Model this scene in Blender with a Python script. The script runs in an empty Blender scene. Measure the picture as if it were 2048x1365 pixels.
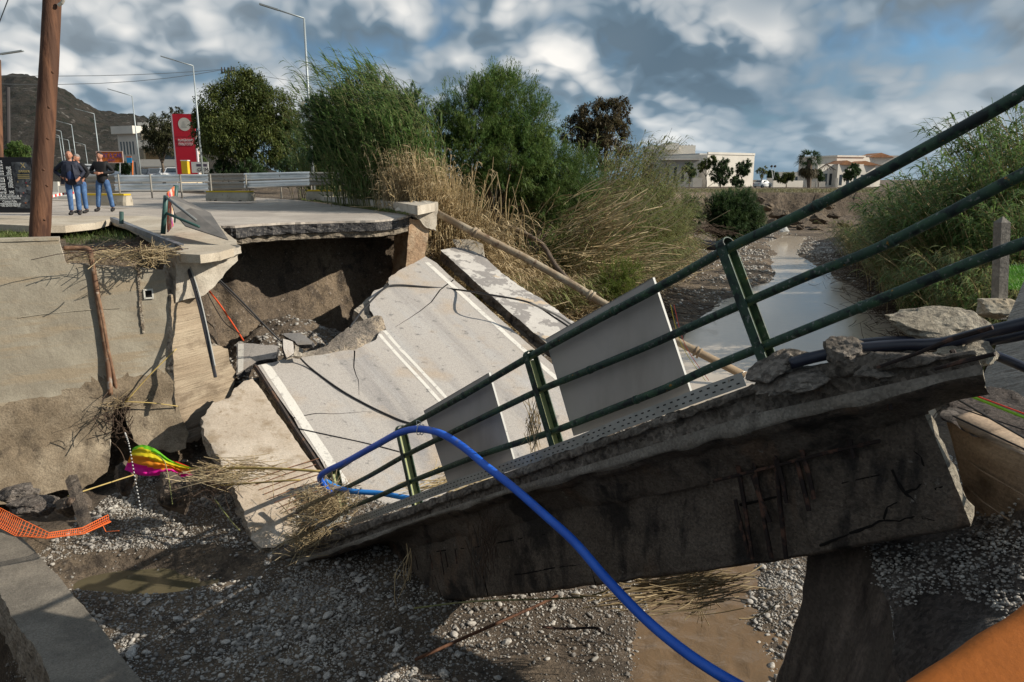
import bpy, math, random
import numpy as np
from mathutils import Vector, Matrix, noise as mn
R = math.radians
rnd = random.Random(7)
rng = np.random.default_rng(11)
S = bpy.context.scene
C = S.collection
# ---------------------------------------------------------------- camera
PITCH = math.atan((682.5 - 358) / 1500.)
cp, sp = math.cos(PITCH), math.sin(PITCH)
cam = bpy.data.cameras.new('camera'); camo = bpy.data.objects.new('camera', cam); C.objects.link(camo)
cam.sensor_width = 36; cam.lens = 36 * 1500 / 2048.; cam.clip_start = .1; cam.clip_end = 6000
camo.location = (0, 0, 0); camo.rotation_euler = (math.pi / 2 - PITCH, 0, 0)
S.camera = camo
# ---------------------------------------------------------------- sun and sky
SUN_EL, SUN_AZ = 29., 96.      # azimuth clockwise from +Y (view direction)
sdir = Vector((math.sin(R(SUN_AZ)) * math.cos(R(SUN_EL)), math.cos(R(SUN_AZ)) * math.cos(R(SUN_EL)), math.sin(R(SUN_EL))))
sl = bpy.data.lights.new('sun', 'SUN'); sl.energy = 5.0; sl.angle = R(.5); sl.color = (1, .92, .79)
so = bpy.data.objects.new('sun', sl); C.objects.link(so); so.rotation_euler = (-sdir).to_track_quat('-Z', 'Y').to_euler()
W = bpy.data.worlds.new('World'); S.world = W; W.use_nodes = True
nt = W.node_tree; nt.nodes.clear()
def N(nt, t, **k):
    n = nt.nodes.new(t)
    for a, b in k.items():
        if a == 'inp':
            for i, v in b.items(): n.inputs[i].default_value = v
        else: setattr(n, a, b)
    return n
def mathn(nt, op, a, b=None, c=None, clamp=False):
    n = N(nt, 'ShaderNodeMath', operation=op, use_clamp=clamp)
    for i, v in enumerate((a, b, c)):
        if v is None: continue
        if isinstance(v, (int, float)): n.inputs[i].default_value = v
        else: nt.links.new(v, n.inputs[i])
    return n.outputs[0]
def mixc(nt, f, a, b, bt='MIX'):
    n = N(nt, 'ShaderNodeMix', data_type='RGBA', blend_type=bt)
    for i, v in ((0, f), (6, a), (7, b)):
        if isinstance(v, (int, float)): n.inputs[i].default_value = v
        elif isinstance(v, (tuple, list)): n.inputs[i].default_value = (*v[:3], 1)
        else: nt.links.new(v, n.inputs[i])
    return n.outputs[2]
def ramp(nt, v, stops, interp='LINEAR'):
    n = N(nt, 'ShaderNodeValToRGB'); cr = n.color_ramp; cr.interpolation = interp
    while len(cr.elements) < len(stops): cr.elements.new(.5)
    for e, (p, c) in zip(cr.elements, stops):
        e.position = p; e.color = (*c, 1) if isinstance(c, (tuple, list)) else (c, c, c, 1)
    nt.links.new(v, n.inputs[0]); return n.outputs[0]
def noise(nt, vec, scale, detail=6, rough=.55, dist=0., w=None):
    n = N(nt, 'ShaderNodeTexNoise'); n.inputs['Scale'].default_value = scale; n.inputs['Detail'].default_value = detail
    n.inputs['Roughness'].default_value = rough; n.inputs['Distortion'].default_value = dist
    nt.links.new(vec, n.inputs['Vector']); return n.outputs['Fac']
def build_world():
    sky = N(nt, 'ShaderNodeTexSky', sky_type='NISHITA', sun_disc=False, sun_elevation=R(SUN_EL), sun_rotation=R(SUN_AZ))
    tc = N(nt, 'ShaderNodeTexCoord')
    sx = N(nt, 'ShaderNodeSeparateXYZ'); nt.links.new(tc.outputs['Generated'], sx.inputs[0])
    zc = mathn(nt, 'MAXIMUM', sx.outputs[2], .0)
    zz = mathn(nt, 'MULTIPLY', mathn(nt, 'LOGARITHM', mathn(nt, 'ADD', zc, .13), 2.718282), .42)
    def pos(ox, oz, k):
        cb = N(nt, 'ShaderNodeCombineXYZ'); nt.links.new(mathn(nt, 'ADD', sx.outputs[0], ox), cb.inputs[0]); nt.links.new(sx.outputs[1], cb.inputs[1]); nt.links.new(mathn(nt, 'ADD', zz, oz + k), cb.inputs[2]); return cb.outputs[0]
    def field(ox, oz):
        """heaped clouds: a broad noise says where they stand, folded noise gives the round lobes with creases between"""
        p = pos(ox, oz, SKY_SEED); tot = noise(nt, p, 2.2, 2, .5, .2)
        for sc, am in ((3.3, .62), (7., .36), (15., .20), (32., .10)):
            n_ = noise(nt, p, sc, 1, .4, .15); tot = mathn(nt, 'ADD', tot, mathn(nt, 'MULTIPLY', mathn(nt, 'ABSOLUTE', mathn(nt, 'SUBTRACT', n_, .5)), am * 1.6))
        return tot
    d0 = field(0, 0); d1 = field(.020, .030)
    dens = ramp(nt, d0, [(.46, .0), (.54, .55), (.64, 1.)])
    lowA = noise(nt, pos(0, 0, 9.1), 1.9, 4, .5, .3); lowB = noise(nt, pos(0, 0, 2.3), 1.7, 4, .55, .3)
    base = ramp(nt, lowA, [(.36, (.10, .175, .25)), (.52, (.20, .275, .345)), (.66, (.38, .425, .46))])
    lit = mathn(nt, 'MULTIPLY', mathn(nt, 'SUBTRACT', d0, d1), 4.6)
    edge = ramp(nt, mathn(nt, 'ADD', lit, .5, clamp=True), [(.34, 0.), (.60, .55), (.95, 1.)])
    body = ramp(nt, d0, [(.56, 0.), (.84, 1.)])
    patch = ramp(nt, lowB, [(.38, .05), (.56, 1.)])
    hl = mathn(nt, 'MULTIPLY', mathn(nt, 'MULTIPLY', edge, body), patch)
    shade = ramp(nt, mathn(nt, 'ADD', lit, .5, clamp=True), [(.10, .72), (.5, 1.)])
    base = mixc(nt, 1., base, shade, 'MULTIPLY')
    ccol = mixc(nt, mathn(nt, 'MULTIPLY', hl, 1.15, clamp=True), base, (.88, .855, .81))
    blue = mixc(nt, 1., sky.outputs[0], (.048, .074, .098), 'MULTIPLY')
    mist = ramp(nt, sx.outputs[2], [(0., .42), (.12, 0.)])
    col = mixc(nt, dens, blue, ccol)
    col = mixc(nt, mist, col, (.24, .38, .50))
    dark = mathn(nt, 'GREATER_THAN', sx.outputs[2], -.02)
    col = mixc(nt, dark, (.10, .09, .08), col)
    bg = N(nt, 'ShaderNodeBackground'); nt.links.new(col, bg.inputs[0]); bg.inputs[1].default_value = SKY_STRENGTH
    out = N(nt, 'ShaderNodeOutputWorld'); nt.links.new(bg.outputs[0], out.inputs[0])
SKY_SEED = 4.37
SKY_STRENGTH = .96    # the Sky Texture is already scaled to 0.07-0.1 before the clouds are mixed in
build_world()
S.view_settings.view_transform = 'Standard'; S.view_settings.look = 'None'
S.view_settings.exposure = 0.25; S.view_settings.gamma = 1; S.view_settings.use_curve_mapping = False
# ---------------------------------------------------------------- rays from pixels of the 2048 px photograph to points in the world
def ray(x, y):
    a = (x - 1024) / 1500.; b = -(y - 682.5) / 1500.
    return Vector((a, cp + b * sp, -sp + b * cp))
def PD(x, y, d): return ray(x, y) * d
def PZ(x, y, z):
    r = ray(x, y); return r * (z / r.z)
def PY(x, y, Y):
    r = ray(x, y); return r * (Y / r.y)
def PP(x, y, P, n):
    r = ray(x, y); return r * (P.dot(n) / r.dot(n))
# ---------------------------------------------------------------- materials
MATS = {}
def material(name, base, rough=.85, layers=(), bump=(), metal=0., spec=.35, trans=0., tint=None, grain=None, coords='Object', rand=0.):
    """layers: (scale, colour, lo, hi, detail[, stretch]) noise-masked colours; bump: (scale, strength, distance[, kind])"""
    if name in MATS: return MATS[name]
    m = bpy.data.materials.new(name); m.use_nodes = True; t = m.node_tree; b = t.nodes['Principled BSDF']
    if coords == 'World': vec = N(t, 'ShaderNodeNewGeometry').outputs['Position']
    else: vec = N(t, 'ShaderNodeTexCoord').outputs['Object']
    col = N(t, 'ShaderNodeRGB'); col.outputs[0].default_value = (*base, 1); col = col.outputs[0]
    for L in layers:
        v = vec
        if len(L) > 5:
            mp = N(t, 'ShaderNodeMapping'); mp.inputs['Scale'].default_value = L[5]
            if len(L) > 6: mp.inputs['Rotation'].default_value = L[6]
            t.links.new(vec, mp.inputs[0]); v = mp.outputs[0]
        f = noise(t, v, L[0], L[4] if len(L) > 4 else 5, .6)
        f = ramp(t, f, [(L[2], 0.), (L[3], 1.)])
        col = mixc(t, f, col, L[1])
    if grain:      # (scale, amount): voronoi speckle of stones in the matrix
        vo = N(t, 'ShaderNodeTexVoronoi'); vo.inputs['Scale'].default_value = grain[0]; t.links.new(vec, vo.inputs['Vector'])
        hs = N(t, 'ShaderNodeHueSaturation'); t.links.new(col, hs.inputs['Color'])
        rv = N(t, 'ShaderNodeSeparateColor'); t.links.new(vo.outputs['Color'], rv.inputs[0])
        t.links.new(mathn(t, 'ADD', mathn(t, 'MULTIPLY', rv.outputs[0], grain[1]), 1 - grain[1] * .5), hs.inputs['Value'])
        col = hs.outputs[0]
    if rand:
        oi = N(t, 'ShaderNodeObjectInfo'); gi = N(t, 'ShaderNodeNewGeometry')
        hs = N(t, 'ShaderNodeHueSaturation'); t.links.new(col, hs.inputs['Color'])
        v = mathn(t, 'ADD', mathn(t, 'MULTIPLY', gi.outputs['Random Per Island'], .6), mathn(t, 'MULTIPLY', oi.outputs['Random'], .4))
        t.links.new(mathn(t, 'ADD', mathn(t, 'MULTIPLY', v, rand), 1 - rand * .5), hs.inputs['Value']); col = hs.outputs[0]
    t.links.new(col, b.inputs['Base Color'])
    b.inputs['Roughness'].default_value = rough; b.inputs['Metallic'].default_value = metal
    b.inputs['Specular IOR Level'].default_value = spec
    prev = None
    for B in bump:
        if len(B) > 3 and B[3] == 'vor':
            vo = N(t, 'ShaderNodeTexVoronoi'); vo.inputs['Scale'].default_value = B[0]; t.links.new(vec, vo.inputs['Vector'])
            h = mathn(t, 'SUBTRACT', 1., vo.outputs['Distance'])
        elif len(B) > 3 and isinstance(B[3], tuple):
            mp = N(t, 'ShaderNodeMapping'); mp.inputs['Scale'].default_value = B[3]; t.links.new(vec, mp.inputs[0])
            h = noise(t, mp.outputs[0], B[0], 8, .6)
        else: h = noise(t, vec, B[0], 8, .65)
        bn = N(t, 'ShaderNodeBump'); bn.inputs['Strength'].default_value = B[1]; bn.inputs['Distance'].default_value = B[2]
        t.links.new(h, bn.inputs['Height'])
        if prev: t.links.new(prev, bn.inputs['Normal'])
        prev = bn.outputs[0]
    if prev: t.links.new(prev, b.inputs['Normal'])
    if trans:
        tr = N(t, 'ShaderNodeBsdfTranslucent'); t.links.new(col, tr.inputs[0])
        mx = N(t, 'ShaderNodeMixShader'); mx.inputs[0].default_value = trans
        t.links.new(b.outputs[0], mx.inputs[1]); t.links.new(tr.outputs[0], mx.inputs[2])
        t.links.new(mx.outputs[0], t.nodes['Material Output'].inputs[0])
    MATS[name] = m; return m
# ---------------------------------------------------------------- mesh builder
class MB:
    def __init__(s): s.v = []; s.f = []; s.mi = []; s.cur = 0
    def add(s, vs, fs):
        o = len(s.v); s.v += [tuple(q) for q in vs]; s.f += [tuple(i + o for i in f) for f in fs]; s.mi += [s.cur] * len(fs)
    def box(s, c, d, rot=None):
        c = Vector(c); vs = []
        for k in range(8):
            q = Vector(((k & 1) - .5, ((k >> 1) & 1) - .5, ((k >> 2) & 1) - .5)); q = Vector((q.x * d[0], q.y * d[1], q.z * d[2]))
            if rot: q = rot @ q
            vs.append(c + q)
        s.add(vs, [(0, 2, 3, 1), (4, 5, 7, 6), (0, 1, 5, 4), (2, 6, 7, 3), (0, 4, 6, 2), (1, 3, 7, 5)]); return s
    def obox(s, P, ex, ey, ez, bev=0.):
        """box from corner P spanned by three vectors, optional chamfer"""
        P, ex, ey, ez = map(Vector, (P, ex, ey, ez))
        vs = [P + ex * (k & 1) + ey * ((k >> 1) & 1) + ez * ((k >> 2) & 1) for k in range(8)]
        s.add(vs, [(0, 2, 3, 1), (4, 5, 7, 6), (0, 1, 5, 4), (2, 6, 7, 3), (0, 4, 6, 2), (1, 3, 7, 5)]); return s
    def tube(s, pts, r, n=8, caps=True, wob=0.):
        pts = [Vector(p) for p in pts]; m = len(pts)
        rs = r if isinstance(r, (list, tuple)) else [r] * m
        up = None; vs = []
        for i, p in enumerate(pts):
            t = (pts[min(i + 1, m - 1)] - pts[max(i - 1, 0)])
            t = t.normalized() if t.length > 1e-9 else Vector((0, 0, 1))
            if up is None: up = t.orthogonal().normalized()
            else:
                up = up - t * up.dot(t); up = up.normalized() if up.length > 1e-6 else t.orthogonal().normalized()
            sd = t.cross(up)
            for k in range(n):
                a = 2 * math.pi * k / n; rr = rs[i] * (1 + wob * (rnd.random() - .5))
                vs.append(p + up * math.cos(a) * rr + sd * math.sin(a) * rr)
        fs = [(i * n + k, i * n + (k + 1) % n, (i + 1) * n + (k + 1) % n, (i + 1) * n + k) for i in range(m - 1) for k in range(n)]
        if caps: fs += [tuple(range(n))[::-1], tuple((m - 1) * n + k for k in range(n))]
        s.add(vs, fs); return s
    def ribbon(s, pts, side, w):
        pts = [Vector(p) for p in pts]; side = Vector(side).normalized(); vs = []
        for i, p in enumerate(pts):
            ww = w[i] if isinstance(w, (list, tuple)) else w
            vs += [p - side * ww / 2, p + side * ww / 2]
        s.add(vs, [(2 * i, 2 * i + 1, 2 * i + 3, 2 * i + 2) for i in range(len(pts) - 1)]); return s
    def prism(s, outline, n, t):
        """closed outline (3-D points, counter-clockwise seen from n), thickness t downwards along -n"""
        n = Vector(n).normalized(); a = [Vector(p) for p in outline]; m = len(a)
        vs = a + [p - n * t for p in a]
        fs = [tuple(range(m)), tuple(range(2 * m - 1, m - 1, -1))] + [(i, i + m, (i + 1) % m + m, (i + 1) % m) for i in range(m)]
        s.add(vs, fs); return s
    def build(s, name, mat, parent=None, smooth=False, org=None, kind=None):
        o_ = Vector((0, 0, 0))
        if parent is not None and org is None: o_ = parent.get('_o', None); o_ = Vector(o_) if o_ is not None else Vector((0, 0, 0))
        if org is not None: o_ = Vector(org)
        me = bpy.data.meshes.new(name); me.from_pydata([(v[0] - o_.x, v[1] - o_.y, v[2] - o_.z) for v in s.v], [], s.f)
        ms = mat if isinstance(mat, (list, tuple)) else [mat]
        for q in ms: me.materials.append(q)
        if len(ms) > 1: me.polygons.foreach_set('material_index', s.mi)
        if smooth: me.polygons.foreach_set('use_smooth', [True] * len(me.polygons))
        me.validate(); me.update()
        ob = bpy.data.objects.new(name, me); C.objects.link(ob)
        if parent is not None: ob.parent = parent
        elif org is not None: ob.location = o_
        if kind: ob['kind'] = kind
        return ob
def tag(o, label=None, cat=None, group=None, kind=None):
    for k, v in (('label', label), ('category', cat), ('group', group), ('kind', kind)):
        if v: o[k] = v
    return o
def thing(name, loc, label, cat, group=None, rz=0.):
    """Empty at the base; its parts are given in world coordinates and stored relative to it"""
    o = bpy.data.objects.new(name, None); C.objects.link(o); o.location = loc; o.rotation_euler.z = rz; o.empty_display_size = .2
    o['_o'] = [float(q) for q in loc]; tag(o, label, cat, group); return o
def proto(name, label, cat, group=None):
    o = bpy.data.objects.new(name, None); C.objects.link(o); tag(o, label, cat, group); return o
def copy_thing(root, loc, rz=0., scale=1., label=None, group=None, tilt=None):
    r = root.copy(); C.objects.link(r); r.location = loc; r.rotation_euler = (tilt[0] if tilt else 0, tilt[1] if tilt else 0, rz)
    r.scale = (scale,) * 3 if isinstance(scale, (int, float)) else scale
    if label: r['label'] = label
    if group: r['group'] = group
    for ch in list(root.children):
        c = ch.copy(); C.objects.link(c); c.parent = r
        for g in list(ch.children):
            d = g.copy(); C.objects.link(d); d.parent = c
    return r
def arr_mesh(name, v, f, mat, parent=None, smooth=False, kind=None, mi=None):
    """numpy mesh; f is an (n,k) int array, all faces the same size"""
    v = np.asarray(v, dtype=np.float32); f = np.asarray(f, dtype=np.int32)
    if parent is not None and parent.get('_o', None) is not None: v = v - np.array(list(parent['_o']), dtype=np.float32)
    me = bpy.data.meshes.new(name); k = f.shape[1]
    me.vertices.add(len(v)); me.vertices.foreach_set('co', v.ravel())
    me.loops.add(f.size); me.loops.foreach_set('vertex_index', f.ravel())
    me.polygons.add(len(f)); me.polygons.foreach_set('loop_start', np.arange(0, f.size, k, dtype=np.int32))
    try: me.polygons.foreach_set('loop_total', np.full(len(f), k, dtype=np.int32))
    except Exception: pass
    ms = mat if isinstance(mat, (list, tuple)) else [mat]
    for q in ms: me.materials.append(q)
    if mi is not None: me.polygons.foreach_set('material_index', np.asarray(mi, dtype=np.int32))
    if smooth: me.polygons.foreach_set('use_smooth', [True] * len(f))
    me.update(); me.validate()
    o = bpy.data.objects.new(name, me); C.objects.link(o)
    if parent is not None: o.parent = parent
    if kind: o['kind'] = kind
    return o
def vnoise(x, y, z=0., sc=1., octaves=4):
    return mn.fractal(Vector((x * sc, y * sc, z * sc)), .9, 2.1, octaves)
def jag(a, b, n, amp, nrm, seed=0.):
    """points from a to b (b left out) with rough offsets in the directions of nrm and the line itself"""
    a, b = Vector(a), Vector(b); t = (b - a); out = [a]
    for i in range(1, n):
        k = i / n; p = a.lerp(b, k); q = p * 7 + Vector((seed, seed, seed))
        out.append(p + nrm * amp * (mn.noise(q) * 1.4 + (rnd.random() - .5) * .5))
    return out
# sheet of numpy noise, for big grids
def npnoise(X, Y, sc, seed=0, octaves=4, gain=.5):
    out = np.zeros_like(X, dtype=np.float64); amp = 1.; r = np.random.default_rng(seed)
    for o in range(octaves):
        T = r.random((256, 256)); x = X * sc + 1000.3 * (o + 1); y = Y * sc + 733.7 * (o + 1)
        xi = np.floor(x).astype(int); yi = np.floor(y).astype(int); fx = x - xi; fy = y - yi
        fx = fx * fx * (3 - 2 * fx); fy = fy * fy * (3 - 2 * fy)
        g = lambda i, j: T[i % 256, j % 256]
        out += amp * ((g(xi, yi) * (1 - fx) + g(xi + 1, yi) * fx) * (1 - fy) + (g(xi, yi + 1) * (1 - fx) + g(xi + 1, yi + 1) * fx) * fy - .5) * 2
        amp *= gain; sc *= 2.03
    return out
# ================================================================ SETTING: streambed and banks (one sheet), road, water
soil = material('river_soil', (.115, .088, .064), .95, [(.35, (.19, .145, .10), .44, .64, 6), (2.2, (.07, .055, .042), .5, .62, 8), (9., (.26, .22, .18), .62, .72, 4)],
                [(2.2, .8, .22), (9., .8, .07), (30., .8, .025)], grain=(30., .6), coords='World')
CH = [(-40, 7.), (-20, 9.4), (-14.3, 12.1), (-9.75, 14.5), (-7.25, 15.85), (-6.3, 16.9), (-6.9, 17.6), (-8.1, 18.9), (-8.6, 20.5), (-7.3, 22.6), (-5.0, 25.0), (-2.9, 25.8), (-1.6, 26.6), (-.6, 33.),
      (1.6, 37.5), (5.0, 40.), (9.8, 48.), (15.5, 66.), (20., 82.), (26., 92.), (34., 94.), (48, 96), (90, 104), (90, 92), (44, 84), (34., 72.), (28., 60.), (23.5, 48.), (20.3, 39.), (17.8, 31.),
      (14.5, 22.), (13.2, 15.6), (12., 11.4), (10.5, 8.2), (6., 6.4), (3.4, 4.0), (1.5, 1.6), (-1.5, .6), (-8, .5), (-40, 1.0)]
PA = np.array(CH, dtype=float); PB = np.roll(PA, -1, axis=0)
def sdist(X, Y):
    """signed distance to the channel outline: negative inside"""
    X = np.asarray(X, float); Y = np.asarray(Y, float); d = np.full(X.shape, 1e9); ins = np.zeros(X.shape, bool)
    for (ax, ay), (bx, by) in zip(PA, PB):
        ex, ey = bx - ax, by - ay; t = np.clip(((X - ax) * ex + (Y - ay) * ey) / (ex * ex + ey * ey), 0, 1)
        d = np.minimum(d, np.hypot(X - ax - t * ex, Y - ay - t * ey))
        c = ((ay > Y) != (by > Y)) & (X < (bx - ax) * (Y - ay) / ((by - ay) if by != ay else 1e-9) + ax); ins ^= c
    return np.where(ins, -d, d)
def sstep(a, b, x): t = np.clip((x - a) / (b - a), 0, 1); return t * t * (3 - 2 * t)
# water course centre line (x, y, half width)
WC = [(1.9, 5.0, .5), (2.3, 8.0, .42), (2.75, 10.3, .45), (3.9, 14., .8), (5.6, 18., 1.6), (8.2, 22., 4.0), (10.9, 27., 4.5), (13.6, 33., 4.3), (15.9, 40., 3.0), (18.0, 46., 1.5), (19.2, 50., 1.7), (22., 60., .8), (24.5, 68., 1.3), (29, 78, .9)]
def wdist(X, Y):
    X = np.asarray(X, float); Y = np.asarray(Y, float)
    d = np.full(np.shape(X), 1e9)
    for (ax, ay, aw), (bx, by, bw) in zip(WC[:-1], WC[1:]):
        ex, ey = bx - ax, by - ay; t = np.clip(((X - ax) * ex + (Y - ay) * ey) / (ex * ex + ey * ey), 0, 1)
        d = np.minimum(d, np.hypot(X - ax - t * ex, Y - ay - t * ey) - (aw + t * (bw - aw)))
    return d
def bedlevel(Y): return np.interp(Y, [0, 9, 14, 22, 34, 60, 90], [-6.45, -6.4, -6.3, -6.05, -5.9, -5.75, -5.6])
LW1, LW2 = PZ(0, 1180, -5.75), PZ(112, 1385, -5.75)
PUD = [(-6.8, 12.0), (-5.9, 11.2), (-5.0, 11.2), (-4.6, 11.9)]
def puddle(X, Y):
    return np.hypot((X + 5.9) / 1.7, (Y - 11.1) / .62)
def terrain(X, Y):
    X = np.asarray(X, float); Y = np.asarray(Y, float); s = sdist(X, Y)
    bed = bedlevel(Y) + .10 * npnoise(X, Y, .25, 3, 4) + .035 * npnoise(X, Y, 1.4, 5, 3)
    wd = wdist(X, Y); bed -= .34 * (1 - sstep(-.6, .7, wd)); bed += .10 * sstep(.4, 4., wd)
    bed = bed - .26 * (1 - sstep(.6, 1.15, puddle(X, Y)))
    lx, ly = LW2.x - LW1.x, LW2.y - LW1.y; sg = (lx * (Y - LW1.y) - ly * (X - LW1.x)) / math.hypot(lx, ly)      # trench behind the low wall
    bed = bed - 1.9 * sstep(-.45, .15, -sg)
    # sand heap that carries the broken slab, mound towards the left wall and the talus in the wash-out
    bed += .55 * np.exp(-(((X + 4.1) / 1.6) ** 2 + ((Y - 13.2) / 1.3) ** 2))
    bed += .55 * (1 - sstep(0., 1.8, -s)) * sstep(15.5, 17, Y)
    pit = np.exp(-(((X + 6.1) / 1.9) ** 2 + ((Y - 20.3) / 3.0) ** 2)); bed += 2.05 * pit * (1 + .15 * npnoise(X, Y, 1.2, 9, 3))
    left = (X < .46 * Y - 8)
    # left bank rises steeply by the road, slopes further upstream; the right bank is gentler
    w = np.interp(Y, [0, 15, 17, 22, 28, 40, 76, 84, 100], [.55, .55, .8, .8, 2.2, 4.0, 3.0, 1.0, .9])
    w = np.where((X > .5 * Y + 1) & (Y < 70), np.interp(Y, [0, 12, 30, 70], [1.0, 1.8, 4.5, 4.0]), w)
    sn = s + .22 * npnoise(X, Y, .9, 21, 4) * sstep(16, 17, Y)
    k = sstep(0, 1, sn / w)
    top = np.interp(Y, [0, 14, 20, 30, 60, 95, 140, 400], [-1.6, -1.6, -1.5, -1.35, -1.25, -1.64, -1.72, -2.2])
    top = np.where((X > .5 * Y + 1) & (Y < 60), -2.3 + .02 * Y, top)
    top = top + .08 * npnoise(X, Y, .4, 31, 4)
    top = top + .95 * sstep(55, 74, Y) * sstep(.14, .2, -X / np.maximum(Y, 1)) * (Y < 300)
    return bed * (1 - k) + top * k
def grid_axis(segs):
    out = []
    for a, b, st in segs: out += list(np.arange(a, b, st))
    return np.array(out + [segs[-1][1]])
gx = grid_axis([(-900, -120, 26), (-120, -30, 4), (-30, -10, .6), (-10, 6, .085), (6, 22, .22), (22, 46, .5), (46, 120, 4), (120, 900, 26)])
gy = grid_axis([(-6, 5, .5), (5, 14, .09), (14, 27, .085), (27, 50, .22), (50, 104, .5), (104, 170, 3), (170, 1500, 30)])
GX, GY = np.meshgrid(gx, gy); TZ = terrain(GX, GY)
# wash-out wall and cut banks get real lumps
sd = sdist(GX, GY); onb = (sd > -.3) & (sd < 1.4) & (GY > 15.5)
TZ = TZ + np.where(onb & (GY < 40), .13 * npnoise(GX + TZ * .8, GY + TZ * 1.3, 2.6, 44, 4, .6), 0)
fb = (GY > 80) & (sd > -7) & (sd < 1.2); TZ = TZ + np.where(fb, (.35 * npnoise(GX, GY, .5, 45, 4, .6) + np.maximum(0, 1.1 - np.abs(sd + 2.2) * .35)) * np.clip(.9 - sd, 0, 1), 0)
nx, ny = len(gx), len(gy)
ii = (np.arange(ny - 1)[:, None] * nx + np.arange(nx - 1)[None, :]).ravel()
bed = arr_mesh('streambed', np.stack([GX.ravel(), GY.ravel(), TZ.ravel()], 1), np.stack([ii, ii + 1, ii + nx + 1, ii + nx], 1), soil, smooth=True, kind='structure')
def tz(x, y): return float(terrain(np.array([x]), np.array([y]))[0])

# ---- water
def water_mat(name, col, rough, sc, st):
    m = bpy.data.materials.new(name); m.use_nodes = True; t = m.node_tree; b = t.nodes['Principled BSDF']
    b.inputs['Base Color'].default_value = (*col, 1); b.inputs['Roughness'].default_value = rough; b.inputs['IOR'].default_value = 1.33
    b.inputs['Specular IOR Level'].default_value = .9
    v = N(t, 'ShaderNodeNewGeometry').outputs['Position']; h = noise(t, v, sc, 4, .6, .6)
    bn = N(t, 'ShaderNodeBump'); bn.inputs['Strength'].default_value = st; bn.inputs['Distance'].default_value = .05
    t.links.new(h, bn.inputs['Height']); t.links.new(bn.outputs[0], b.inputs['Normal']); return m
muddy = water_mat('muddy_water', (.17, .108, .055), .03, 4., .4); muddy2 = water_mat('sky_pale_muddy_water', (.50, .425, .335), .10, 2.5, .16)  # pale upstream base colour stands in for the reflected bright sky
def water_sheet(name, pts, mat):
    """pts: centre (x,y,half width) list, a sheet a little wider than the channel so that the bed cuts its outline"""
    v = []; f = []; K = 29 if pts[0][1] < 10 else 13
    dense = []
    for (a, b) in zip(pts[:-1], pts[1:]):
        n = max(2, int(math.hypot(b[0] - a[0], b[1] - a[1]) / (.08 if a[1] < 14 else .25)))
        for i in range(n): t_ = i / n; dense.append([a[q] + (b[q] - a[q]) * t_ for q in range(3)])
    dense.append(list(pts[-1]))
    for i, (x, y, w) in enumerate(dense):
        j = min(i + 1, len(dense) - 1); k = max(i - 1, 0); tx, ty = dense[j][0] - dense[k][0], dense[j][1] - dense[k][1]; L = math.hypot(tx, ty); nx_, ny_ = -ty / L, tx / L
        for q in range(K):
            o = (q / (K - 1) * 2 - 1) * (w + .9); X, Y = x + nx_ * o, y + ny_ * o
            rip = .05 if y < 14 else .004
            v.append((X, Y, bedlevel(Y) - .13 + (.03 * vnoise(X * 2.0, Y, 0, 3.) + .018 * vnoise(X * 1.5, Y, 3, 9.) if y < 14 else .004 * vnoise(X, Y, 0, 3.2))))
    f = [(i * K + q, i * K + q + 1, (i + 1) * K + q + 1, (i + 1) * K + q) for i in range(len(dense) - 1) for q in range(K - 1)]
    return arr_mesh(name, v, f, mat, smooth=True, kind='structure')
water_sheet('stream_water', WC[:4], muddy); water_sheet('river_water', WC[3:], muddy2)
mb = MB(); n = 40
mb.add([(-5.9 + 1.95 * math.cos(a), 11.1 + .8 * math.sin(a), -6.42) for a in [2 * math.pi * i / n for i in range(n)]], [tuple(range(n))])
mb.build('puddle_water', water_mat('puddle', (.10, .085, .05), .08, 5., .1), kind='structure')

# ---- road beyond the break
asph = material('worn_asphalt', (.36, .315, .27), .9, [(.5, (.45, .40, .345), .45, .6, 6), (1.3, (.24, .215, .19), .52, .7, 6, (1, 3, 1))], [(60., .35, .01)], grain=(110., .35), coords='World')
asph_cut = material('asphalt_cut', (.035, .034, .036), .9, [(14., (.12, .11, .10), .5, .62, 6)], [(18., .9, .04), (50, .6, .02)], grain=(60., .8), coords='World')
U = Vector((-.588, .809, 0)); V = Vector((.809, .588, 0))
edge_px = [(440, 452), (470, 452), (505, 449), (560, 446), (620, 444), (690, 442), (750, 441), (790, 438), (815, 433), (832, 430)]
edge = [PZ(x, y, -1.2) for x, y in edge_px]
road_pts = []
for a, b in zip(edge[:-1], edge[1:]): road_pts += jag(a, b, 6, .05, U)
road_pts.append(edge[-1])
far_r = PZ(640, 392, -1.0); far_l = PZ(60, 388, -1.0)
def road_z(p, z): return Vector((p.x, p.y, z))
R_right = [road_pts[-1], Vector((-3.6, 25.6, -1.18)), Vector((-10.3, 37.0, -1.02)), Vector((-10.3, 37, -1.0)) + U * 400]
R_left = [Vector((-10.3, 37, -1.0)) + U * 400 - V * 26, Vector((-26, 27, -1.0)), Vector((-26, 20.5, -1.02)), PZ(300, 433, -1.08), PZ(395, 447, -1.15)]
mb = MB(); mb.prism(road_pts + R_right[1:] + R_left, (0, 0, 1), .06); road = mb.build('road', asph, kind='structure')
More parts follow.
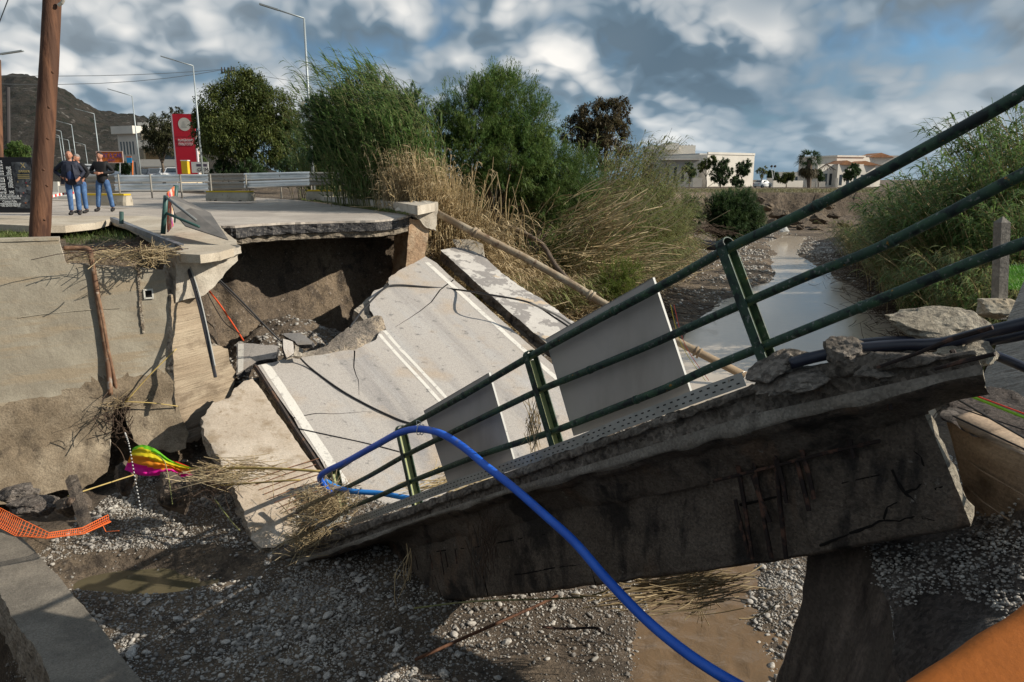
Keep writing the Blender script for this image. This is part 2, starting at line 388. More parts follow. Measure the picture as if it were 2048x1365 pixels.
# the dark bound layers seen in the broken edge, each ragged
for k, (t0, t1, back, mt) in enumerate([(.062, .30, -.05, asph_cut), (.31, .48, .06, material('sub_base', (.22, .185, .14), .95, [(6., (.12, .10, .08), .45, .6, 6)], [(12., .9, .06)], grain=(45., .7), coords='World'))]):
    mb = MB(); out = []
    for i, p in enumerate(road_pts):
        out.append(p + U * (back + .09 * mn.noise(p * 3.1 + Vector((k * 9, 0, 0))) + .05 * rnd.random()))
    inner = [p + U * 1.6 for p in reversed(road_pts)]
    nn = len(out); rows = 4
    vs = []
    for r_ in range(rows + 1):
        for i, p in enumerate(out):
            dz = t0 + (t1 - t0) * r_ / rows; q = p + U * (.05 * mn.noise(p * 6 + Vector((0, 0, r_ * 3)))) ; vs.append(Vector((q.x, q.y, p.z - dz - .02 * rnd.random())))
    fs = [(r_ * nn + i, (r_ + 1) * nn + i, (r_ + 1) * nn + i + 1, r_ * nn + i + 1) for r_ in range(rows) for i in range(nn - 1)]
    mb.add(vs, fs)
    for off, dz in ((0, t0 - .001), (rows, t1 + .02)):
        a = [Vector((vs[off * nn + i][0], vs[off * nn + i][1], road_pts[i].z - dz)) for i in range(nn)]
        b = [q + U * 1.6 for q in a]; mb.add(a + b, [(i, i + 1, nn + i + 1, nn + i) for i in range(nn - 1)])
    mb.build(['asphalt_layer', 'gravel_layer'][k], mt, parent=road)
# pavement corner that hangs over the wash-out
pave = material('pavement_concrete', (.40, .34, .26), .9, [(.8, (.50, .44, .35), .45, .62, 6), (3.5, (.25, .21, .16), .58, .7, 6)], [(30., .4, .015)], grain=(70., .3), coords='World')
pv = [PZ(0, 449, -1.12), PZ(60, 452, -1.12), PZ(130, 452, -1.14), PZ(190, 446, -1.12), PZ(222, 438, -1.1), PZ(255, 448, -1.18), PZ(300, 472, -1.3), PZ(345, 500, -1.45), PZ(362, 508, -1.47)]
cr = [PZ(362, 508, -1.47), PZ(400, 510, -1.47), PZ(440, 505, -1.46), PZ(478, 492, -1.42), PZ(468, 478, -1.36), PZ(448, 462, -1.26), PZ(441, 452, -1.19)]
ol = list(pv)
for a, b in zip(cr[:-1], cr[1:]): ol += jag(a, b, 5, .035, V)[1:] + [b]
mb = MB()
tail = [PZ(395, 446, -1.14), PZ(300, 432, -1.07), Vector((-26, 20.4, -1.01)), Vector((-40, 18.5, -1.0)), Vector((-40, 14, -1.1))]
ol2 = ol + tail; cx = sum((p for p in ol2), Vector()) / len(ol2)
mb.prism(ol2, (0, 0, 1), .17); pavement = mb.build('pavement', pave, kind='structure')
mod = pavement.modifiers.new('tri', 'TRIANGULATE')
# ================================================================ rough plates: an outline in a plane, Delaunay filled, with relief, ragged sides
from mathutils.geometry import delaunay_2d_cdt, intersect_point_line
def pnpoly(x, y, P):
    c = False; j = len(P) - 1
    for i in range(len(P)):
        if (P[i][1] > y) != (P[j][1] > y) and x < (P[j][0] - P[i][0]) * (y - P[i][1]) / (P[j][1] - P[i][1] + 1e-12) + P[i][0]: c = not c
        j = i
    return c
class Frame:
    def __init__(s, P, e1, e2):
        s.P = Vector(P); s.e1 = Vector(e1).normalized(); s.n = s.e1.cross(Vector(e2)).normalized(); s.e2 = s.n.cross(s.e1)
    def uv(s, p): d = Vector(p) - s.P; return (d.dot(s.e1), d.dot(s.e2))
    def px(s, x, y, off=0.): return s.uv(PP(x, y, s.P + s.n * off, s.n))
    def at(s, u, v, h=0.): return s.P + s.e1 * u + s.e2 * v + s.n * h
    def mat(s): return Matrix(((s.e1.x, s.e2.x, s.n.x, s.P.x), (s.e1.y, s.e2.y, s.n.y, s.P.y), (s.e1.z, s.e2.z, s.n.z, s.P.z), (0, 0, 0, 1)))
def rough_outline(pts, step, amp, seed=0.):
    """pts: (u, v[, rough factor of the edge that starts here]) -> refined outline"""
    out = []
    for i, p in enumerate(pts):
        q = pts[(i + 1) % len(pts)]; k = p[2] if len(p) > 2 else 1.; L = math.hypot(q[0] - p[0], q[1] - p[1]); n = max(1, int(L / step))
        nx_, ny_ = (-(q[1] - p[1]) / (L + 1e-9), (q[0] - p[0]) / (L + 1e-9))
        for j in range(n):
            t = j / n; x, y = p[0] + (q[0] - p[0]) * t, p[1] + (q[1] - p[1]) * t
            o = amp * k * (1.3 * mn.noise(Vector((x * 2.3 + seed, y * 2.3, seed))) + .8 * mn.noise(Vector((x * 8, y * 8 + seed, 1.)))) if (j or k > .5) else 0.
            o += amp * k * .35 * (rnd.random() - .5) if j else 0.
            out.append((x + nx_ * o, y + ny_ * o))
    return out
def plate(name, fr, pts, mat, parent=None, cell=.15, thick=.2, relief=None, amp=.03, step=.1, rows=3, sider=.03, smooth=True, off=0., kind=None, bottom=True, rim=0.):
    ol = rough_outline(pts, step, amp, seed=len(name) * .7)
    ar = sum(ol[i][0] * ol[(i + 1) % len(ol)][1] - ol[(i + 1) % len(ol)][0] * ol[i][1] for i in range(len(ol)))
    if ar < 0: ol = ol[::-1]
    us = [p[0] for p in ol]; vs_ = [p[1] for p in ol]; inner = []
    A = np.array(ol); 
    u = min(us)
    while u < max(us):
        v = min(vs_)
        while v < max(vs_):
            x = u + cell * .35 * (rnd.random() - .5); y = v + cell * .35 * (rnd.random() - .5)
            if pnpoly(x, y, ol) and np.min(np.hypot(A[:, 0] - x, A[:, 1] - y)) > min(cell, step) * .55: inner.append((x, y))
            v += cell
        u += cell
    m = len(ol)
    V2, E2, F2, oV, oE, oF = delaunay_2d_cdt([Vector(p) for p in ol + inner], [], [list(range(m))], 1, 1e-5, True)
    F2 = [f for f in F2 if pnpoly(sum(V2[k][0] for k in f) / len(f), sum(V2[k][1] for k in f) / len(f), ol)]
    rel = relief or (lambda a, b: 0.)
    back = {}
    for k, lst in enumerate(oV):
        for o_ in lst:
            if o_ < m: back[o_] = k
    top = [Vector((p[0], p[1], rel(p[0], p[1]))) for p in V2]
    if rim:
        bs = set(back.values())
        for k in bs: top[k].z -= rim * rnd.random()
    vs = list(top); fs = [tuple(f) for f in F2]; mi = [0] * len(fs)
    prev = []
    for i in range(m): prev.append(len(vs)); vs.append(top[back.get(i, 0)].copy())
    for r_ in range(1, rows + 1):
        cur = []
        for i in range(m):
            x, y = ol[i]; a, b = ol[i - 1], ol[(i + 1) % m]; L = math.hypot(b[0] - a[0], b[1] - a[1]) + 1e-9; nx_, ny_ = (b[1] - a[1]) / L, -(b[0] - a[0]) / L
            o_ = sider * (1.2 * mn.noise(Vector((x * 5, y * 5, r_ * 1.7))) + .6 * (rnd.random() - .5))
            cur.append(len(vs)); vs.append(Vector((x + nx_ * o_, y + ny_ * o_, rel(x, y) - thick * r_ / rows)))
        for i in range(m): j = (i + 1) % m; fs.append((prev[j], prev[i], cur[i], cur[j])); mi.append(1)
        prev = cur
    if bottom: fs.append(tuple(reversed(prev))); mi.append(1)
    mb = MB(); mb.v = [tuple(q) for q in vs]; mb.f = fs; mb.mi = mi
    ms = list(mat) if isinstance(mat, (list, tuple)) else [mat, mat]
    ob = mb.build(name, ms, None, smooth=False, kind=kind)
    nf = len(F2)
    if smooth:
        for p_ in ob.data.polygons[:nf]: p_.use_smooth = True
    M_ = Matrix.Translation(fr.n * off) @ fr.mat(); 
    if parent is not None:
        ob.parent = parent; M_ = Matrix.Translation(-Vector(parent.location)) @ M_
    ob.matrix_local = M_
    return ob
def lump(name, c, r, mat, parent=None, sub=3, amp=.25, sc=2., seed=0, rot=None, flat=1.):
    """broken lump of concrete or rock"""
    import bmesh
    bm = bmesh.new(); bmesh.ops.create_icosphere(bm, subdivisions=sub, radius=1.)
    for v in bm.verts:
        d = v.co.copy(); q = d * sc + Vector((seed, seed * 2, 0))
        k = 1 + amp * mn.noise(q) * 1.6 + amp * .6 * mn.noise(q * 3)
        # facet: clamp against a few random planes
        v.co = d * k
    rr = random.Random(seed)
    for _ in range(7):
        n_ = Vector((rr.uniform(-1, 1), rr.uniform(-1, 1), rr.uniform(-1, 1))).normalized(); h = rr.uniform(.62, .85)
        for v in bm.verts:
            d = v.co.dot(n_) - h
            if d > 0: v.co -= n_ * d * .9
    for v in bm.verts: v.co = Vector((v.co.x * r[0], v.co.y * r[1], v.co.z * r[2])) ; v.co += v.co.normalized() * .02 * mn.noise(v.co * 22)
    if rot: bmesh.ops.rotate(bm, verts=bm.verts, matrix=rot)
    me = bpy.data.meshes.new(name); bm.to_mesh(me); bm.free(); me.materials.append(mat)
    o = bpy.data.objects.new(name, me); C.objects.link(o)
    if parent is not None: o.parent = parent; o.location = Vector(c) - Vector(parent.location)
    else: o.location = c
    return o
conc_mud = material('wall_concrete', (.30, .265, .205), .92, [(.7, (.38, .34, .265), .45, .62, 6), (.9, (.27, .235, .18), .50, .66, 8, (2.5, 1, .3)), (7., (.22, .19, .15), .66, .74, 5), (.9, (.33, .27, .19), .5, .6, 3, (.5, 4, 1))], [(9., .35, .04), (60., .4, .01)], grain=(80., .22))
conc_rough = material('broken_concrete', (.30, .26, .21), .95, [(2., (.42, .37, .30), .45, .62, 6), (6., (.14, .12, .10), .55, .68, 6)], [(5., .6, .08), (26., .8, .035)], grain=(34., .6))
conc_light = material('pale_concrete', (.43, .38, .31), .9, [(1.2, (.52, .47, .39), .45, .6, 6), (3., (.26, .21, .155), .58, .7, 6)], [(8., .45, .04), (50., .5, .012)], grain=(60., .25))
conc_dark = material('shade_dark_concrete', (.11, .086, .066), .8, [(1.2, (.16, .128, .10), .45, .62, 8), (3.5, (.035, .028, .024), .52, .64, 8, (1, 1, .3)), (1.4, (.16, .105, .07), .56, .66, 7, (1, 1, .5)), (9., (.24, .21, .18), .66, .72, 6), (.8, (.03, .024, .02), .56, .62, 9)], [(6., .8, .06), (36., .9, .025)], grain=(48., .6))  # the girder's deep shade is put into this dark base colour
board = material('board_marked_concrete', (.30, .235, .165), .92, [(1.2, (.38, .31, .225), .42, .62, 6, (.4, .4, 2.2)), (1.3, (.19, .145, .10), .50, .62, 8, (.8, .8, 1.6))], [(2.6, .8, .07, (.2, .2, 4.)), (34., .5, .012)], grain=(60., .2), coords='World')
# ---------------------------------------------------------------- left retaining wall
dA = Vector((.88, .47, 0)).normalized(); nA = Vector((.47, -.88, 0)).normalized()
FA = Frame((-9.45, 13.92, 0), dA, (0, 0, 1))       # n points to the camera
def wa(x, y, k=1.): return (*FA.px(x, y), k)
def wall_relief(u, v):
    out = .012 * mn.noise(Vector((u * 2, v * 2, 0))) + .004 * mn.noise(Vector((u * 15, v * 15, 0)))
    edge_z = -4.15 + .30 * u * .4 + .12 * mn.noise(Vector((u * 1.1, 0, 4)))
    if v < edge_z:
        k = min(1., (edge_z - v) / .25); out += .07 * k + .10 * (edge_z - v) + .035 * mn.noise(Vector((u * 3, v * 3, 8))) * k
    if v < -5.1: out += .35 * (-5.1 - v) + .05 * mn.noise(Vector((u * 7, v * 7, 2)))
    return out
wl = thing('retaining_wall', (-9.45, 13.92, -6), 'tall stained grey concrete retaining wall left of the wash-out, with a stepped top and torn foot', 'wall')
pts = [wa(-260, 488, .1), wa(0, 483, .1), wa(117, 478, .1), wa(131, 528, .1), wa(330, 543, .15), wa(341, 640, .15), wa(350, 780, .5), wa(362, 835, 1.), wa(374, 862, 1.2), wa(368, 885, 1.2), wa(335, 893, 1.2), wa(295, 886, 1.2), wa(266, 876, 1.),
       wa(250, 830, 1.), wa(238, 800, 1.), wa(222, 830, 1.), wa(222, 893, 1.), wa(214, 928, 1.2), wa(165, 958, 1.2), wa(105, 966, 1.2), (*FA.px(40, 985), 1.2), wa(0, 985, 1.), wa(-260, 1010, .1)]
wall_ob = plate('wall_face', FA, pts, [conc_mud, conc_rough], wl, cell=.11, thick=.32, relief=wall_relief, amp=.035, step=.09, rows=4, sider=.03)
mud_dry = material('dried_mud', (.20, .155, .105), .95, [(1.1, (.30, .245, .175), .46, .62, 7, (1, 1, 2.2)), (4., (.11, .085, .06), .54, .68, 7)], [(3., .6, .05), (26., .7, .02)], grain=(50., .4))
wall_ob.data.materials.append(mud_dry)
for p_ in wall_ob.data.polygons:
    if p_.material_index == 0 and p_.center.y < -4.15 + .12 * p_.center.x + .12 * mn.noise(Vector((p_.center.x * 1.1, 0, 4))) + .06 * mn.noise(p_.center * 5): p_.material_index = 2
# cap of the higher part, a little proud
mb = MB(); a = PP(-260, 490, FA.P, FA.n) + nA * .02; b = PP(118, 480, FA.P, FA.n) + nA * .02
mb.obox(a + Vector((0, 0, -.01)), b - a, -nA * .42, (0, 0, .05)); mb.build('wall_cap', conc_mud, wl)
# square drain hole with white rim, vertical scar
hc = FA.px(297, 588); fr_ = .045
mb = MB()
for (du, dv, su, sv) in ((-.075, 0, .03, .18), (.075, 0, .03, .18), (0, .085, .18, .03), (0, -.085, .18, .03)):
    mb.box(FA.at(hc[0] + du, hc[1] + dv, .02), (su, .03, sv), Matrix.Rotation(math.atan2(dA.y, dA.x), 3, 'Z'))
mb.build('drain_rim', material('lime_white', (.6, .58, .52), .9), wl)
mb = MB(); mb.box(FA.at(hc[0], hc[1], .012), (.115, .02, .13), Matrix.Rotation(math.atan2(dA.y, dA.x), 3, 'Z')); mb.build('drain_opening', material('black_void', (.012, .011, .01), 1.), wl)
scar = material('scar_concrete', (.24, .19, .14), 1., [(9., (.48, .42, .33), .5, .62, 6)], [(20., 1., .05)])
mb = MB(); sp_ = [(276, 530), (278, 560), (281, 600), (284, 640), (287, 663)]
for i in range(22):
    k = i / 21 * (len(sp_) - 1); j = min(int(k), 3); x = sp_[j][0] + (sp_[j + 1][0] - sp_[j][0]) * (k - j); y = sp_[j][1] + (sp_[j + 1][1] - sp_[j][1]) * (k - j)
    u, v = FA.px(x, y); mb.box(FA.at(u + rnd.uniform(-.008, .008), v, .018), (.04 + .02 * rnd.random(), .03, .05 + .03 * rnd.random()), Matrix.Rotation(rnd.uniform(-.3, .3) + math.atan2(dA.y, dA.x), 3, 'Z'))
mb.build('joint_scar', scar, wl, kind='stuff')
# raised seams left by the formwork boards
mb = MB()
for a, b in (((36, 636), (135, 624)), ((135, 624), (240, 617)), ((0, 850), (60, 826)), ((60, 826), (140, 792))):
    p, q = [FA.at(*FA.px(*c), .006) for c in (a, b)]; mb.tube([p, p.lerp(q, .5) + Vector((0, 0, .01)), q], .0075, 5)
mb.build('formwork_seam', conc_mud, wl, kind='stuff')
# ---------------------------------------------------------------- stub of the abutment with board marks, and the white bearing block under the pavement corner
dB = Vector((.4, .92, 0)).normalized(); nB = Vector((.92, -.4, 0))
FB = Frame((-6.9, 15.35, 0), dB, (0, 0, 1))
ab = thing('abutment_stub', (-6.9, 15.3, -6), 'broken board-marked beige concrete abutment between the grey wall and the wash-out', 'abutment')
def wb(x, y, k=1.): return (*FB.px(x, y), k)
def rb(u, v): return .03 * mn.noise(Vector((u * .8, v * 9, 3))) + .03 * mn.noise(Vector((u * 2.5, v * 2.5, 0)))
plate('abutment_face', FB, [wb(342, 590, .1), wb(400, 590, .3), wb(410, 640), wb(425, 690), wb(452, 700), wb(470, 745, 1.2), wb(468, 800, 1.2), wb(430, 850, 1.), wb(395, 885, 1.), wb(352, 885, .3)],
      [board, conc_rough], ab, cell=.1, thick=.5, relief=rb, amp=.05, step=.08, rows=4, sider=.06)
bb = thing('bearing_block', PZ(420, 560, -2), 'white rounded concrete block jutting out under the broken pavement corner', 'concrete block')
FC = Frame(FB.at(0, 0, .12), (.74, .66, 0), (0, 0, 1))
def wc(x, y, k=1.): return (*FC.px(x, y), k)
plate('block_face', FC, [wc(350, 512, .2), wc(400, 518), wc(445, 515), wc(476, 498, .6), wc(474, 520), wc(455, 545), wc(432, 572), wc(405, 590), wc(352, 606, .4)],
      [conc_light, conc_light], bb, cell=.07, thick=.75, relief=lambda u, v: .05 * mn.noise(Vector((u * 3, v * 3, 5))) + .03 * mn.noise(Vector((u * 9, v * 9, 5))), amp=.03, step=.07, rows=5, sider=.05)
plate('ragged_ledge', FC, [wc(350, 505, .2), wc(400, 509), wc(440, 506), wc(478, 492, .6), wc(479, 506), wc(455, 521), wc(400, 528), wc(352, 526, .4)],
      [conc_light, conc_rough], bb, cell=.06, thick=.9, off=.10, relief=lambda u, v: .05 * mn.noise(Vector((u * 4, v * 6, 5))), amp=.035, step=.06, rows=5, sider=.05)
# ---------------------------------------------------------------- far right corner of the abutment
ac = thing('abutment_corner', (-2.7, 25.2, -5), 'pale concrete corner slab on a rusty column at the right end of the road', 'abutment')
FD = Frame(PD(850, 440, 24.9), (.86, .5, 0), (0, 0, 1))
def wd_(x, y, k=1.): return (*FD.px(x, y), k)
rust_conc = material('rusty_concrete', (.40, .27, .17), .95, [(1.5, (.50, .38, .26), .45, .6, 6), (4., (.22, .13, .08), .52, .66, 6)], [(6., .7, .06), (30., .6, .02)], grain=(40., .3))
plate('corner_slab', FD, [wd_(822, 424), wd_(834, 412, .3), wd_(876, 404, .3), wd_(876, 425), wd_(873, 462), wd_(852, 458), wd_(838, 440)], [conc_light, conc_light], ac, cell=.09, thick=1.4, relief=lambda u, v: .06 * mn.noise(Vector((u * 3, v * 3, 5))), amp=.05, step=.09, rows=4, sider=.05)
plate('corner_column', FD, [wd_(822, 438), wd_(850, 440), wd_(862, 462), wd_(855, 500), wd_(848, 540, .4), wd_(812, 560, .4)], [rust_conc, rust_conc], ac, cell=.12, thick=1.2, off=-.12, relief=lambda u, v: .05 * mn.noise(Vector((u * 3, v * 3, 7))), amp=.05, step=.12, rows=3, sider=.05)
# kerb and verge that run back from that corner
kb = [PZ(640, 393, -.86), PZ(700, 398, -.84), PZ(780, 403, -.80), PZ(835, 412, -.80), PZ(876, 405, -.78), PZ(800, 396, -.78), PZ(720, 389, -.8)]
mb = MB(); mb.prism(kb, (0, 0, 1), .28); mb.build('verge_kerb', conc_light, kind='structure')
# ---------------------------------------------------------------- the fallen road deck
P0 = PZ(655, 935, -5.5); aD = Vector((-.558, .756, .342)); wD = Vector((.804, .595, 0))
FK = Frame(P0, wD, aD)            # u across to the right, v up the slope
def dk(x, y, k=1.): return (*FK.px(x, y), k)
deck = thing('fallen_road_deck', P0, 'collapsed grey asphalt road deck with white lane lines sloping into the streambed', 'bridge deck')
asphd = material('deck_asphalt', (.40, .368, .335), .88, [(.75, (.215, .205, .205), .49, .66, 10, (.95, .05, 1)), (1.3, (.40, .385, .37), .52, .70, 9, (1.1, .12, 1)), (3.6, (.20, .19, .18), .60, .68, 9), (.6, (.40, .33, .26), .53, .68, 7)], [(70., .5, .010), (7, .2, .02)], grain=(75., .42))
def deck_relief(u, v):
    return .02 * mn.noise(Vector((u * .7, v * .5, 0))) + .006 * mn.noise(Vector((u * 3, v * 3, 1))) - .03 * max(0, 1 - abs(u - 3.4) / .5) * .4 + .02 * max(0, v - 5)
def slit(a, b, n=7, w=.022, amp=.05, sd_=0.):
    """an open crack from the outline point a to the inner point b: out along one side, back along the other"""
    o1, o2 = [], []
    (ax, ay), (bx, by) = a[:2], b[:2]; L = math.hypot(bx - ax, by - ay); nx_, ny_ = -(by - ay) / L, (bx - ax) / L
    for i in range(n + 1):
        t = i / n; j = amp * (rnd.random() - .5) * (0 < i) * 2; x, y = ax + (bx - ax) * t + nx_ * j, ay + (by - ay) * t + ny_ * j; hw = w * .5 * (1 - t * .75)
        o1.append((x + nx_ * hw, y + ny_ * hw, 0)); o2.append((x - nx_ * hw, y - ny_ * hw, 0))
    return o1, o2
def crack_seq(pxs, w=.03):
    p = [FK.px(*q) for q in pxs]; o1, o2 = [], []; m = len(p); P_ = [p[0]]
    for i in range(m - 1):
        for t in (.33, .66, 1.):
            j = .03 * (rnd.random() - .5); P_.append((p[i][0] + (p[i + 1][0] - p[i][0]) * t + j, p[i][1] + (p[i + 1][1] - p[i][1]) * t + j))
    for i, (x, y) in enumerate(P_):
        a = P_[max(i - 1, 0)]; b = P_[min(i + 1, len(P_) - 1)]; L = math.hypot(b[0] - a[0], b[1] - a[1]); nx_, ny_ = -(b[1] - a[1]) / L, (b[0] - a[0]) / L; hw = w * .5 * (1 - .8 * i / (len(P_) - 1))
        o1.append((x + nx_ * hw, y + ny_ * hw, 0)); o2.append((x - nx_ * hw, y - ny_ * hw, 0))
    return o1, o2[::-1]
c1a, c1b = crack_seq([(907, 562), (880, 582), (862, 606), (838, 625), (815, 640), (790, 655)], .05)
c2a, c2b = crack_seq([(709, 702), (708, 735), (716, 760), (718, 790)], .035)
c3a, c3b = crack_seq([(588, 836), (630, 828), (680, 828), (735, 823)], .035)
def lo(u, v, k=1.): return (u, v, k)
outl = [dk(515, 731, .2), dk(560, 722, .7), dk(610, 714, .7), dk(660, 707, .7), dk(700, 700, .2)] + c2b[::-1][:0] + [dk(706, 701, 0)]
seq = [dk(515, 731, .5), dk(560, 722, .7), dk(610, 714, .7), dk(660, 707, .7), dk(698, 701, .2)] + c2a + c2b + [dk(722, 694, .7), dk(752, 680, .7), dk(762, 662, .7), dk(742, 622, 1.), dk(737, 602, .9), dk(748, 584, .9), dk(778, 575, .9), dk(777, 559, .9), dk(805, 541, .9), dk(832, 527, .6), dk(850, 517, .3), dk(873, 530, .2), dk(900, 556, .1)]
seq += c1a + c1b + [lo(7.15, 6.0, .2), lo(7.15, 3., .2), lo(7.15, -.6, .6), lo(4., -1.7, .8), lo(1.2, -1.9, .8), lo(-.12, -1.0, .3), dk(640, 918, .15), dk(600, 860, .1)]
seq += c3a + c3b + [dk(575, 820, .1), dk(548, 782, .1)]
# corner order check: keep the slits on the outline by projecting onto it is not needed, they start on it
plate('asphalt_surface', FK, seq, [asphd, asph_cut], deck, cell=.22, thick=.12, relief=deck_relief, amp=.035, step=.09, rows=2, sider=.02)
base = [(p[0] * .985 + .06, p[1] * .985 + .05, p[2]) for p in [lo(-.05, 4.0, .8), lo(1.2, 4.35), lo(2.9, 4.4), lo(3.4, 5.2), lo(3.3, 6.1), lo(4.4, 7.0), lo(5.2, 7.6), lo(6.7, 8.4), lo(7.3, 8.3, .3), lo(7.3, -.6, .6), lo(4., -1.8), lo(1.2, -2.), lo(-.05, -1.3, .3)]]
plate('concrete_slab', FK, base, [conc_rough, conc_rough], deck, cell=.8, thick=.5, relief=lambda u, v: -.13 + .018 * max(0, v - 5), amp=.05, step=.14, rows=4, sider=.06)
# painted lines, 4 mm sheets that follow the relief
paint = material('road_paint', (.66, .63, .57), .8, [(5., (.42, .39, .36), .56, .66, 8), (30., (.4, .38, .35), .6, .7, 4)], [(60., .3, .006)], grain=(90., .15))
def line_strip(name, u0, u1, v0, v1, parent=deck):
    mb = MB(); n = max(2, int((v1 - v0) / .22)); pts_ = []
    for i in range(n + 1):
        v = v0 + (v1 - v0) * i / n
        for q, u in enumerate((u0, u0 + (u1 - u0) * .5, u1)):
            j = .012 * (mn.noise(Vector((v * 9, q * 5, u0))) if q != 1 else 0); pts_.append(FK.at(u + j, v, deck_relief(u + j, v) + .005))
    mb.add(pts_, [(3 * i + q, 3 * i + q + 1, 3 * i + q + 4, 3 * i + q + 3) for i in range(n) for q in (0, 1)])
    return mb.build(name, paint, parent)
line_strip('edge_line', .0, .2, -.9, 3.88)
line_strip('centre_line', 3.26, 3.36, -.9, 4.5); line_strip('centre_line', 3.47, 3.57, -.9, 4.95)
line_strip('edge_line', 6.72, 6.88, -.5, 8.25)
# left pavement slab, its edge turned up and broken loose
def fp(x, y, k=1., o=.14): return (*FK.px(x, y, o), k)
lp = [fp(398, 832), fp(428, 806), fp(470, 782), fp(488, 762), fp(505, 758, .2), fp(520, 775, .15), fp(560, 833, .15), fp(600, 892, .15), fp(640, 948, .6), fp(628, 1010), fp(600, 1062), fp(560, 1074), fp(522, 1084), fp(498, 1056), fp(470, 990), fp(438, 915), fp(405, 868)]
ls = thing('pavement_slab', FK.at(-1.4, 1.4, 0), 'pale broken pavement slab lying beside the left edge line of the fallen deck', 'concrete slab')
plate('slab_top', FK, lp, [material('slab_concrete', (.42, .35, .275), .9, [(.9, (.50, .43, .35), .45, .6, 6), (2.4, (.29, .225, .155), .5, .66, 8), (9., (.24, .18, .12), .62, .7, 5)], [(9., .4, .03), (50., .5, .012)], grain=(60., .25)), conc_rough], ls, cell=.12, thick=.3, off=.14,
      relief=lambda u, v: .03 * mn.noise(Vector((u * 1.1, v * 1.1, 2))) + .012 * mn.noise(Vector((u * 6, v * 6, 2))) - .16 * min(1, max(0, -v - .2)), amp=.06, step=.08, rows=4, sider=.05, rim=.03)
mb = MB()      # exposed mesh and split rebars on the lower corner
for i in range(12):
    v = -.05 - i * .13; a = FK.at(-1.55 + i * .05, v, .15 - .1 * i / 12); b = FK.at(-.25 + rnd.uniform(-.1, .15), v + .12 + rnd.uniform(-.05, .05), .19 - .1 * i / 12)
    mb.tube([a, a.lerp(b, .5) + Vector((0, 0, .015)), b], .009, 5)
mb.build('exposed_rebar', material('rust', (.13, .06, .035), .85, [(8., (.24, .12, .06), .5, .62, 5)], [(30., .4, .01)]), ls, kind='stuff')
mb = MB()      # drainage angle and rubber seal between slab and asphalt
mb.tube([FK.at(-.13, v, -.02 + .02 * mn.noise(Vector((v, 0, 0)))) for v in np.linspace(-1, 3.9, 16)], .05, 6)
mb.build('joint_seal', material('bitumen', (.05, .04, .035), .8, [(6., (.12, .07, .045), .5, .62, 6)], [(20, .8, .03)]), ls)
# right kerb slab with peeling screed
rk = thing('kerb_slab', FK.at(7.9, 5, 0), 'long raised kerb slab with flaking grey screed along the right side of the fallen deck', 'concrete slab')
kp = [dk(880, 508, .5), dk(905, 503), dk(930, 505), dk(964, 520), dk(1000, 552), dk(1048, 588), dk(1076, 602), dk(1128, 643), lo(9.25, 3.2, .6), lo(9.2, 1.2, .6), lo(7.5, .6, .6), lo(7.5, 2.6, .2), lo(7.5, 4.4, .2), lo(7.55, 6.4, .2), lo(7.6, 7.6, .3)]
screed = material('flaking_screed', (.52, .49, .45), .88, [(1.3, (.27, .25, .235), .50, .505, 9), (.55, (.50, .40, .29), .60, .62, 6), (5., (.42, .39, .36), .55, .7, 4)], [(1.3, .5, .02), (30., .4, .01)], grain=(90., .2))
plate('kerb_top', FK, kp, [screed, conc_dark], rk, cell=.13, thick=.34, off=.16, relief=lambda u, v: .03 * mn.noise(Vector((u * 1.3, v * 1.3, 6))) + .008 * mn.noise(Vector((u * 7, v * 7, 6))), amp=.045, step=.09, rows=4, sider=.05, rim=.02)
# curled tongue of gravelly asphalt above the deck and small broken slabs beside it
FT = Frame(PD(660, 700, 18.6), Vector((.62, .78, .20)), Vector((-.55, .45, .55)))
tg = tag(plate('asphalt_tongue', FT, [(-2.1, -.25), (-1.3, .05), (-.4, .15), (.5, .32), (1.3, .5), (1.9, .25), (1.7, -.4), (.6, -.9), (-.8, -.8), (-2., -.7)], [material('torn_asphalt', (.20, .17, .14), .95, [(.8, (.38, .31, .23), .5, .56, 6), (6., (.10, .09, .08), .5, .66, 6)], [(22., 1., .05)], grain=(38., .8)), conc_rough],
      cell=.1, thick=.25, relief=lambda u, v: .12 * mn.noise(Vector((u * 1.2, v * 1.2, 6))) + .03 * mn.noise(Vector((u * 9, v * 9, 6))) - .3 * v * v, amp=.07, step=.08, rows=3, sider=.05), 'dark gravelly tongue of torn roadbed between the deck and the wash-out', 'rubble')
def chip(px4, D_, thick, mat, name, label, tilt=(0, 0), group=None, lines=False):
    c = PD(sum(p[0] for p in px4) / len(px4), sum(p[1] for p in px4) / len(px4), D_)
    n_ = Vector((tilt[0], tilt[1], 1)).normalized(); e1 = Vector((1, 0, 0)); e1 = (e1 - n_ * e1.dot(n_)).normalized()
    f_ = Frame(c, e1, n_.cross(e1))
    o = plate(name, f_, [(*f_.px(*p), 1.) for p in px4], mat, cell=.15, thick=thick, amp=.025, step=.08, rows=2, sider=.02, relief=lambda u, v: .015 * mn.noise(Vector((u * 2, v * 2, 1))))
    tag(o, label, 'rubble', group); return o, f_
G_ = 'broken pieces of road at the head of the fallen deck'
o, f_ = chip([(474, 686), (530, 690), (556, 692), (552, 716), (515, 722), (474, 750)], 17.6, .12, [asphd, asph_cut], 'asphalt_piece', 'flat asphalt piece with a white line at the left head of the fallen deck', (-.1, -.5), G_)
mb = MB(); a0, a1, a2, a3 = [f_.at(*f_.px(*q), .012) for q in ((476, 688), (488, 689), (487, 741), (476, 747))]; mb.add([a0, a1, a2, a3], [(0, 3, 2, 1)])
l_ = mb.build('edge_line', paint); l_.parent = o; l_.matrix_parent_inverse = o.matrix_world.inverted() if False else f_.mat().inverted()
